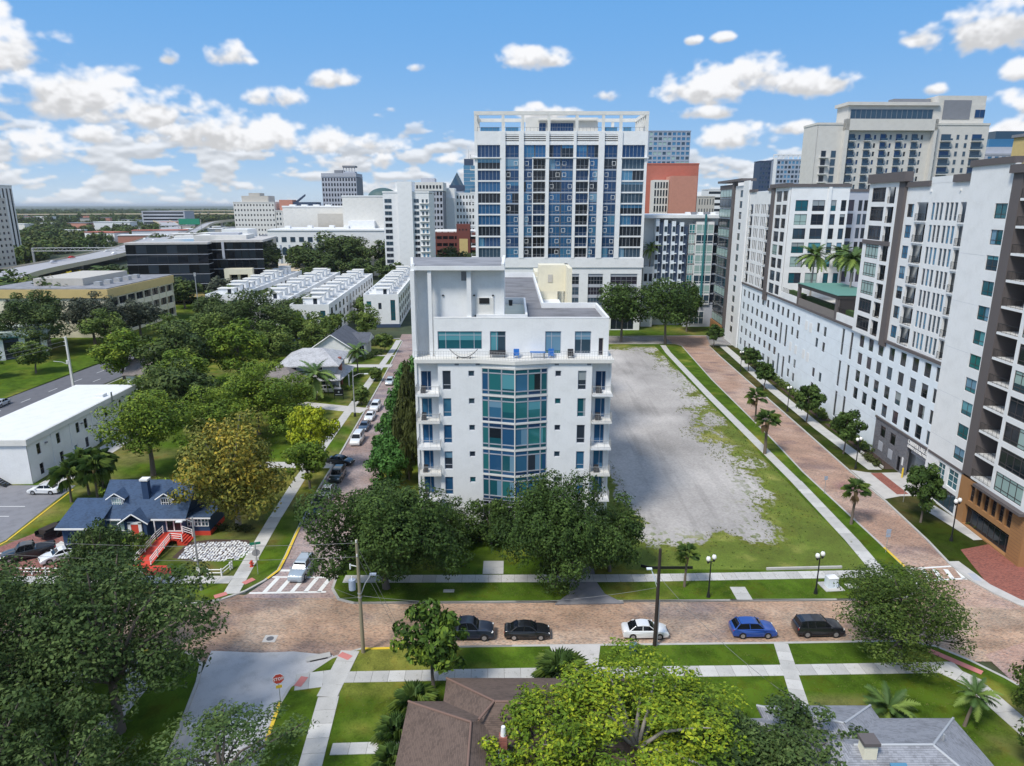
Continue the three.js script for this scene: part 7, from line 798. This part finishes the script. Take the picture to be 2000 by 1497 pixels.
const TR = [
  ['mid', -121, -170, 8.5, 4.6, 'small tree on the lawn before the green roof shop'], ['green', -129, -165, 7.5, 4.2, 'small tree at the left edge of the shop lawn'], ['mid', -53.8, -252, 10, 5, 'tree between the first two row house terraces'], ['dkmid', -72, -246, 11, 5, 'tree between the second and third row house terraces'], ['dkmid', -91, -256, 12, 6, 'tree between the third and farthest row house terraces'],
 ['mid', -85, -190, 14, 8.5, 'oak between the main road and the large dark oak'], ['mid', -56, -190, 12, 7, 'oak behind the blue grey house'], ['dkmid', -143, -205, 17, 10, 'dark oak hiding the left end of the cream office'], ['mid', -118, -197, 12, 7, 'oak on the far side of the main road'], ['dkmid', -162, -192, 15, 10, 'dark oak at the left edge behind the shop roof'], ['mid', -176, -204, 14, 10, 'green oak at the left edge above the shop'],
 ['dkmid', -63, -126, 13, 6.8, 'green tree beside the white office end'], ['green', -70, -142, 12, 7, 'oak between the white office and the grove'], ['green', -44, -131, 9, 6, 'green tree beside the feathery palm'], ['green', -40, -118, 8, 4.5, 'green tree between the lime tree and the lawn'], ['dkmid', -100, -228, 13, 8, 'dark oak between the cream office and the row houses'], ['dkmid', -88, -212, 14, 9, 'dark oak before the third row house terrace'], ['mid', -103, -246, 13, 8, 'tree hiding the end of the farthest row house terrace'],
  ['dark', -14.0, -68.6, 14.0, 8.6, 'broad dark oak at the corner before the pale mid rise'], ['dark', -7.6, -78.2, 6.4, 3.6, 'dark tree close to the mid rise wall, left of the glass bay'], ['dark', -2.6, -78.8, 6.2, 3.3, 'dark tree right below the glass bay'], ['dark', 4.8, -69.0, 14.2, 7.6, 'tall dark oak before the mid rise entrance drive'], ['dark', 11.4, -72.3, 9.2, 4.6, 'dark tree at the right front corner of the mid rise'],
  ['round', 36.3, -56.1, 9.1, 6.9, 'dense round tree on the corner verge at right'], ['live', -31.8, -47.0, 15.1, 8.4, 'wide limbed live oak at the bottom left beside the side street'], ['live', -40.5, -45.7, 15.6, 8.0, 'live oak filling the bottom left corner'], ['live', -50.5, -59.0, 7.4, 3.6, 'live oak leaning over the brick street at the left edge'], ['live', -43.9, -66.4, 9.2, 3.4, 'slender live oak on the verge before the cottage'], ['live', -38.5, -56.0, 11.2, 4.4, 'live oak between the brick street and the bottom left oaks'],
  ['live', -35.0, -38.5, 11.5, 6.5, 'live oak cut by the bottom edge, second from the left corner'], ['live', -43.5, -39.5, 11, 6.5, 'live oak cut by the bottom edge in the left corner'], ['live', -29.5, -37.0, 9.5, 4.8, 'live oak cut by the bottom edge beside the concrete street'], ['live', -48, -52, 12, 6, 'live oak at the left edge above the corner oaks'],
  ['silver', -20.4, -39.8, 6.7, 6.1, 'loose grey green tree at the bottom beside the stop sign lawn'], ['lime2', 9.0, -41.4, 9.2, 8.2, 'large yellow green tree at the bottom centre'], ['lime2', 2.4, -40.4, 8.2, 4.6, 'bright yellow green tree beside the brown roof'], ['silver2', 20.0, -40.4, 7.0, 5.4, 'dark tree overlapping the grey roof'], ['silver2', 14.6, -41.0, 7.4, 4.6, 'dark green tree between the lime tree and the grey roof'], ['round', 43.4, -47.4, 7.7, 2.9, 'tree at the right edge above the corner walk'], ['round', 39.6, -41.4, 5.8, 2.6, 'small tree at the bottom right corner'],
  ['magno', -6.9, -52.1, 8.6, 3.5, 'glossy leaved tree overhanging the brick street by the pickup'], ['gold', -36.2, -83.4, 15.6, 8.2, 'golden flowering tree beside the navy cottage'], ['lime', -31.7, -102.8, 11.5, 4.0, 'lime yellow tree at the side street kerb'], ['green', -30.4, -96.3, 8.2, 3.8, 'green tree shading the parked cars'],
  ['green', -56.7, -101.7, 14.4, 7.8, 'dark green tree behind the navy cottage'], ['green', -51.3, -112.2, 11.5, 6.6, 'green tree between the golden tree and the white office'], ['green', -47.2, -121.8, 13.5, 8.2, 'broad green tree behind the golden tree'], ['dkmid', -75.7, -151.4, 16.2, 9.2, 'broad oak behind the white office roof'], ['green', -65.8, -160.7, 15.2, 8.8, 'oak in the middle of the garden grove'], ['mid', -63.1, -175.7, 11.9, 8.0, 'grey green oak left of the gabled house'], ['mid', -72.2, -134.7, 9.6, 6.6, 'tree at the far end of the white office'], ['green', -92.0, -158.3, 13.3, 7.6, 'rounded oak beside the small white house'],
  ['dkmid', -71.0, -191.5, 18.9, 12.7, 'large dark oak in front of the white row houses'], ['dkmid', -69.1, -219.3, 14.0, 8.4, 'dark oak beside the second row house terrace'], ['mid', -56.7, -214.4, 9.5, 4.4, 'young tree before the row houses'], ['mid', -46.2, -213.9, 10.9, 5.7, 'leafy tree before the nearest row house end wall'], ['mid', -36.7, -195.0, 5.7, 2.6, 'small tree far up the side street walk'], ['green', -62.2, -196.0, 12.4, 6.4, 'oak behind the gabled house'], ['mid', -99.6, -200.0, 10.4, 6.6, 'oak at the bend of the main road'],
  ['dkmid', -135.3, -190.1, 16.1, 10.7, 'dark oak behind the green roof shop'], ['dkmid', -151.2, -228.0, 17.9, 12.8, 'large dark oak left of the cream office'], ['grey', -127.6, -206.9, 16.3, 8.6, 'bare looking grey tree at the corner of the cream office'], ['grey', -120.0, -219.3, 13.0, 7.4, 'second grey tree before the cream office windows'], ['mid', -207.3, -287.8, 14.9, 9.6, 'tree at the left edge below the highway'], ['yellow', -196.5, -310.5, 13.9, 9.8, 'yellow flowering tree below the highway'], ['dkmid', -198.3, -342.6, 13.0, 9.4, 'dark tree behind the yellow tree'], ['mid', -171.0, -228.0, 15.4, 7.1, 'green tree at the left edge behind the shop'],
  ['grey', -111.9, -266.9, 14.9, 8.0, 'grey green tree right of the cream office'], ['dkmid', -134.5, -282, 13, 8.3, 'dark tree between the cream and black offices'],
  ['lotoak', 34.1, -211.9, 18.5, 8.6, 'dark oak at the far end of the vacant lot, the left one'], ['lotoak', 47.0, -207.6, 20.1, 10.2, 'dark oak at the far end of the vacant lot, the broad right one'], ['lotoak', 58.8, -228.9, 15.2, 5.6, 'dark oak behind the street end crossing'],
  ['street', 60.8, -172.2, 6.8, 2.8, 'street tree far along the apartment podium'], ['street', 58.5, -154.0, 6.4, 2.7, 'street tree third from the far end of the podium'], ['street', 57.9, -129.2, 8.3, 2.9, 'street tree midway along the podium'], ['street', 56.9, -111.4, 8.2, 2.8, 'street tree just before the garage entrance'], ['street', 55.0, -85.0, 8.6, 2.8, 'street tree at the white wing of the apartments'], ['street', 60.5, -203.0, 7.6, 2.6, 'street tree at the far corner of the apartments'],
  ['hedge', -18.8, -97.6, 8.1, 3.7, 'bright green tall shrub nearest in the row beside the mid rise'], ['hedge', -19.4, -104.9, 7.9, 3.3, 'bright green tall shrub second in the row beside the mid rise'], ['hedge', -20.0, -112.9, 8.7, 3.7, 'bright green tall shrub third in the row beside the mid rise'], ['hedge', -21.0, -127.9, 8.8, 3.5, 'bright green tall shrub fourth in the row beside the mid rise'], ['hedge', -23.1, -148.3, 8.8, 3.6, 'farthest tall shrub overhanging the side street'],
  ['tallhedge', -15.9, -99.7, 14.8, 2.4, 'tall brownish columnar tree against the mid rise, nearest'], ['tallhedge', -16.9, -108.5, 15.1, 2.2, 'tall brownish columnar tree against the mid rise, middle'], ['tallhedge', -18.4, -120.9, 14.3, 2.3, 'tall brownish columnar tree against the mid rise, farthest'],
  ['small', -32.2, -141.4, 4.1, 2.0, 'young multi stem tree on the side street verge'], ['small', -33.0, -162.1, 3.2, 1.6, 'small round tree by the far side street walk'], ['small', -43.6, -184.8, 3.6, 2.1, 'clipped shrub tree by the gabled house'], ['small', -45.6, -76.0, 2.9, 1.5, 'low bush before the red cottage door'], ['small', -49.6, -75.4, 3.0, 2.2, 'bushy shrub before the cottage window'],
];
for (const a of TR) tree(a[0], a[1], a[2], a[3], a[4], a[5]);
[[-160.1, -467.6, 22.6, 12], [-119.8, -396.2, 21.1, 10], [-98.8, -402.0, 27.1, 20], [-89.2, -395, 24, 14], [-150, -450, 19, 13], [-69.2, -385.0, 13.5, 9], [-141, -400, 20.4, 10.7], [-185, -420, 17.3, 10.2], [-92.7, -352.6, 17.9, 11.7], [-108, -372, 19, 11], [-76, -352, 16, 10], [-60, -345, 14, 8], [-37.0, -400, 18.4, 12.5], [-26.3, -400, 15.4, 9.7], [-48, -392, 14, 8], [-20, -396, 17, 9], [-75, -420, 22, 13], [-132, -345, 14, 9]].forEach(([x, z, h, R]) => tree('dkmid', x, z, h, R, 'dark oak in the grove around the white slab tower', 'oaks around the white slab tower'));
// undergrowth and clipped hedges
function bush(name, label, pts, w, h, kind = 'dkmid', y = 0.12, group) { const r = rng(Math.round(pts[0][0] * 9 + pts[0][1])), L = []; for (const [x, z] of along(pts, w * 0.7)) { const g = crownGeo(kind, Math.round(160 * Math.max(1, w)), 0.16 / Math.max(1, w) + 0.07, Math.floor(r() * 999), { clumps: 8, big: 0.5 }); g.scale(w * 0.62, h * 0.62, w * 0.62); g.translate(x + rr(-0.15, 0.15, r), y + h * 0.45, z + rr(-0.15, 0.15, r)); L.push(g); } const t = thing(name, label, 'hedge', [0, 0, 0], 0, group); mesh('foliage', mergeGeometries(L.map((g) => { g.userData = {}; return g; })), leafMat, t); return t; }
bush('hedge', 'low dark clipped hedge beside the garage entrance', [[59.7, -105.5], [59.9, -110.5]], 1.5, 1.1, 'tallhedge'); bush('shrub_bed', 'green shrubs along the apartment podium wall, nearer half', [[61.6, -112], [62, -127]], 1.6, 1.5, 'mid'); bush('shrub_bed', 'green shrubs along the apartment podium wall, farther half', [[62.3, -131], [65, -184]], 1.7, 1.6, 'mid'); bush('shrub_bed', 'dark low shrubs before the shop windows of the brick base', [[61.6, -91], [61.2, -80.5]], 1.0, 0.7, 'tallhedge');
bush('hedge', 'clipped hedge in front of the blue grey house', [[-39, -166], [-36.8, -166]], 1.8, 1.6, 'dkmid'); bush('hedge', 'low hedge beside the silver car driveway', [[-41, -153.5], [-36.9, -153.5]], 1.4, 1.3, 'green'); bush('hedge', 'hedge by the white gabled house porch', [[-40.5, -186], [-37.4, -194]], 1.8, 1.6, 'dkmid'); bush('hedge', 'dark hedge across the far end of the side street lawns', [[-44, -205], [-38, -206]], 2.2, 2.2, 'dkmid'); bush('hedge', 'hedge at the foot of the mid rise behind the oaks', [[-11, -79.5], [10, -80]], 1.6, 1.6, 'dark'); bush('hedge', 'dark hedge below the car park wall', [[-64, -99], [-58, -94]], 1.5, 1.6, 'dkmid'); bush('undergrowth', 'tangled undergrowth behind the navy cottage', [[-58, -92], [-50, -96], [-44, -96]], 2.6, 2.4, 'green'); bush('undergrowth', 'dry undergrowth below the golden tree', [[-39, -83], [-33.5, -82.4]], 1.6, 0.9, 'tallhedge');
bush('undergrowth', 'shrubs along the garden fence behind the grove', [[-60, -135], [-55, -148], [-58, -165]], 3.4, 3.4, 'green'); bush('undergrowth', 'shrubs between the brown roof house and the broad green tree', [[-52, -138], [-46, -140]], 3.0, 2.6, 'green'); bush('undergrowth', 'shrubs below the oaks beside the main road', [[-94, -178], [-88, -205]], 3.4, 3.0, 'dkmid');
// palms: each frond is a piece
const frondMat = [[0.045, 0.095, 0.016], [0.085, 0.15, 0.025], [0.15, 0.22, 0.035]].map((c) => mat(...c, 0.7, { side: THREE.DoubleSide })), drymat = mat(0.2, 0.14, 0.07, 0.9, { side: THREE.DoubleSide });
function frond(L, fan, droop, seed) { // a rib with leaflets, or a fan leaf
  const r = rng(seed), q = [], rib = (s) => [L * s, L * (0.5 * s - droop * s * s), 0];
  if (fan) { const p0 = rib(0.45); for (let i = -7; i <= 7; i++) { const a = i * 0.2, l = L * 0.62 * (1 - 0.02 * i * i) * rr(0.85, 1.1, r), e = [p0[0] + Math.cos(a) * l, p0[1] + 0.25 * l - droop * 0.8 * l, p0[2] + Math.sin(a) * l], m = [p0[0] + Math.cos(a) * l * 0.55, p0[1] + 0.2 * l, p0[2] + Math.sin(a) * l * 0.55], w = L * 0.06, ox = -Math.sin(a) * w, oz = Math.cos(a) * w; q.push([p0, [m[0] + ox, m[1], m[2] + oz], e], [p0, e, [m[0] - ox, m[1], m[2] - oz]]); } q.push([[0, 0, 0.03], [0, 0, -0.03], p0]); }
  else { for (let i = 0; i < 18; i++) { const s = 0.12 + i * 0.05, p = rib(s), n = rib(s + 0.05), n2 = rib(s + 0.075), l = L * 0.3 * Math.sin(Math.PI * (0.18 + 0.75 * s)); for (const d of [-1, 1]) q.push([p, n2, [n[0] + l * 0.55, n[1] - l * 0.35 * rr(0.6, 1.4, r), d * l * 0.8]]); q.push([[p[0], p[1], 0.03], [p[0], p[1], -0.03], [n[0], n[1], 0]]); } }
  return quads(q);
}
function palm(label, x, z, h, R, o = {}) {
  const t = thing(o.name ?? 'palm_tree', label, o.category ?? 'palm', [x, o.y ?? 0.1, z], 0, o.group), r = rng(Math.round(x * 77 + z * 3)), th = o.stem === 0 ? 0.2 : h - R * 0.35, fan = o.fan ?? true, lean = o.lean ?? rr(-0.2, 0.2, r);
  const geos = cached(['fr', fan, R.toFixed(1), o.droop ?? 0.5].join(), () => [0, 1, 2].map((k) => frond(R * 1.1, fan, (o.droop ?? 0.5) + k * 0.22, k + 3)));
  if (o.stem !== 0) { const tr = o.tr ?? 0.16; mesh('trunk', tube([[0, 0, 0], [lean * 0.3, th * 0.35, 0], [lean * 0.8, th * 0.75, 0], [lean, th, 0]], [tr * 1.25, tr, tr * 0.95, tr * 1.3], 8), o.bark ?? mat(0.17, 0.135, 0.105, 0.95, { map: T.bark }), t); if (fan) mesh('boots', tube([[lean * 0.7, th * 0.7, 0], [lean, th, 0]], [tr * 1.2, tr * 1.7], 7), drymat, t); }
  const n = o.n ?? 22; for (let i = 0; i < n; i++) { const k = i % 3, m = mesh('frond', geos[k], o.dry && i > n - 4 ? drymat : frondMat[(i * 7) % 3], t, lean, th, 0); m.rotation.set(0, i * 2.4 + r() * 0.5, 0); m.rotateZ(mix(1.05, -0.55, i / n) + rr(-0.15, 0.15, r)); m.rotateX(rr(-0.4, 0.4, r)); }
}
palm('cabbage palm on the grass strip, the farther of two', 48.0, -129.6, 5.6, 2.1, { dry: 1 }); palm('cabbage palm leaning over the lot walk, the nearer of two', 43.4, -111.4, 6.6, 2.1, { dry: 1, tr: 0.24 }); palm('cabbage palm nearest the crosswalk on the grass strip', 45.4, -84.5, 5.3, 1.7, { dry: 1 }); palm('young cabbage palm beside the lamp post and silt fence', 19.3, -68.9, 4.4, 1.3, { tr: 0.13 }); palm('small feather palm at the corner of the grey roof', 37.1, -47.6, 3.4, 1.5, { fan: false, lean: 0.5, tr: 0.12 }); palm('low feather palm behind the grey roof', 31.9, -49.3, 2.6, 2.0, { fan: false, stem: 0, n: 26 });
palm('bright feathery palm in front of the brown roof house', -42.9, -145.4, 6.6, 4.0, { fan: false, n: 30, droop: 0.7 }); palm('queen palm before the blue grey house', -39.1, -169.7, 6.6, 2.6, { fan: false, droop: 0.7 }); palm('palmetto clump beside the concrete driveway', 4.4, -53.2, 3.2, 2.5, { stem: 0, n: 46, name: 'palmetto', droop: 0.4 }); palm('palmetto at the corner of the brown roof', -8.4, -49.6, 3.2, 2.0, { stem: 0, n: 36, name: 'palmetto', droop: 0.4 }); palm('palmetto beside the brown roof wall', -9.2, -46.2, 3.0, 1.8, { stem: 0, n: 32, name: 'palmetto', droop: 0.4 }); palm('palmetto nearest the bottom beside the brown roof', -9.4, -43.4, 2.6, 1.5, { stem: 0, n: 28, name: 'palmetto', droop: 0.4 });
[[-60.2, -92.6, 5.4], [-62.4, -94.2, 5.8], [-63.4, -91.6, 4.8], [-61.2, -96, 5.2]].forEach(([x, z, h], i) => palm('fan palm in the clump behind the cottage wing', x, z, h, 2.3, { n: 30, droop: 0.7, group: 'fan palm clump behind the cottage' }));
for (const [x, z, lb] of [[69.3, -160, 'royal palm on the podium garden, leftmost of three'], [77.2, -163, 'royal palm on the podium garden, middle of three'], [72.1, -147.3, 'royal palm on the podium garden, rightmost of three']]) palm(lb, x, z, 11.6, 3.2, { fan: false, y: 19.7, n: 34, droop: 0.75, bark: M.palebark, tr: 0.19 });
for (const [u, n, h] of [[64, 14, 13], [60, 17, 12.5], [66, 19, 12]]) { const q = u / 128.2; palm('shaded royal palm deep in the podium garden', 60.3 + 7.2 * q + n, -74 - 128 * q, h, 3.2, { fan: false, y: 19.7, n: 22, droop: 0.75, group: 'shaded palms in the podium garden' }); }
palm('palm on the low roof beside the glass tower', 47.3, -239, 7, 2.8, { y: 21, fan: false, n: 22, droop: 0.7 });
{ // the wooded land running out to the horizon: too many to tell apart
  const r = rng(91), geo = crownGeo('dkmid', 260, 0.2, 5, { clumps: 10, big: 0.55 }), spots = []; geo.userData = {};
  const keep = (x, z) => { const q = x / z; if (z < -230 && z > -520 && x > -180) return false; if (x > -92 && z > -560) return false; for (const [a, b] of [[-268, -365], [-300, -510], [-345, -660], [-420, -860]]) if (Math.hypot(x - a, (z - b) * 0.35) < 46) return false; if (x < -200 && z > -520 && z < -300 && x > -340) return false; if (q > 0.3 && q < 0.47 && z < -480 && z > -1150 && r() < 0.62) return false; return true; };
  for (let i = 0; i < 9000; i++) { const z = -230 - 4800 * r() ** 1.9, x = rr(-0.86, z < -700 ? 0.9 : -0.2, r) * -z; if (keep(x, z)) spots.push([x, z]); }
  for (let i = 0; i < 110; i++) { const z = rr(-275, -215, r), x = rr(-300, -172, r); spots.push([x, z]); }
  const im = new THREE.InstancedMesh(geo, leafMat, spots.length), m = new THREE.Matrix4(), q = new THREE.Quaternion(), c = new THREE.Color();
  spots.forEach(([x, z], i) => { const s = rr(4.5, 9.5, r) * (z < -1500 ? 1.5 : 1); q.setFromAxisAngle(new THREE.Vector3(0, 1, 0), r() * 6.28); m.compose(new THREE.Vector3(x, s * 0.7, z), q, new THREE.Vector3(s, s * rr(0.75, 1.0, r), s)); im.setMatrixAt(i, m); const k = rr(0.75, 1.5, r); c.setRGB(k * rr(0.9, 1.25, r), k, k * rr(0.85, 1.1, r)); im.setColorAt(i, c); });
  im.name = 'far_woods'; im.userData = { kind: 'stuff', label: 'dark wooded land stretching out to the horizon', category: 'woods' }; im.castShadow = im.receiveShadow = true; scene.add(im);
}
{ // weeds and grass tufts breaking the edges of lawn and sand
  const r = rng(123), q = []; for (let i = 0; i < 7; i++) { const a = i * 0.9, c = Math.cos(a), s = Math.sin(a), l = 0.5 + 0.5 * r(); q.push([[c * 0.06 - s * 0.05, 0, s * 0.06 + c * 0.05], [c * 0.06 + s * 0.05, 0, s * 0.06 - c * 0.05], [c * 0.5 * l, 0.75 * l, s * 0.5 * l]]); }
  const geo = quads(q), spots = []; for (let i = 0; i < 20000; i++) { const k = r(); let x, z; if (k < 0.55) { x = rr(14, 43, r); z = -rr(73, 200, r); const right = z > -100 ? mix(33.5, 37.8, smooth(-80, -100, z)) : mix(37.8, 42.6, smooth(-100, -142, z)), e = Math.min((right - x) / 5, (x - 16) / 2.2, (-80.2 - z) / 3.2) + (fbm(x * 0.22 + 30, z * 0.16 + 70, 5) - 0.5) * 3.4; if (Math.abs(e) > 0.9 + r() * 0.5 && r() < 0.85) continue; if (e > 0.7) continue; } else if (k < 0.8) { x = rr(-16, 42, r); z = -rr(40, 57.6, r); } else { x = rr(-19, 44, r); z = -rr(66.6, 72.6, r); } if (z > -50 && z < -30 && ((x > -9 && x < 11) || (x > 18 && x < 34.5))) continue; spots.push([x, z, k]); }
  const im = new THREE.InstancedMesh(geo, mat(1, 1, 1, 0.9, { side: THREE.DoubleSide }), spots.length), m = new THREE.Matrix4(), qq = new THREE.Quaternion(), c = new THREE.Color();
  spots.forEach(([x, z, k], i) => { const s = k < 0.55 ? rr(0.2, 0.6, r) : rr(0.1, 0.24, r), d = r(); qq.setFromAxisAngle(new THREE.Vector3(0, 1, 0), r() * 6.28); m.compose(new THREE.Vector3(x, 0.12, z), qq, new THREE.Vector3(s, s * rr(0.5, 0.9, r), s)); im.setMatrixAt(i, m); c.setRGB(mix(0.06, 0.2, d), mix(0.11, 0.19, d), mix(0.012, 0.05, d)); im.setColorAt(i, c); });
  im.name = 'grass_tufts'; im.userData = { kind: 'stuff', label: 'loose grass tufts and weeds on the lawns and the sandy lot', category: 'grass' }; im.castShadow = im.receiveShadow = true; scene.add(im);
}
renderer.render(scene, camera);
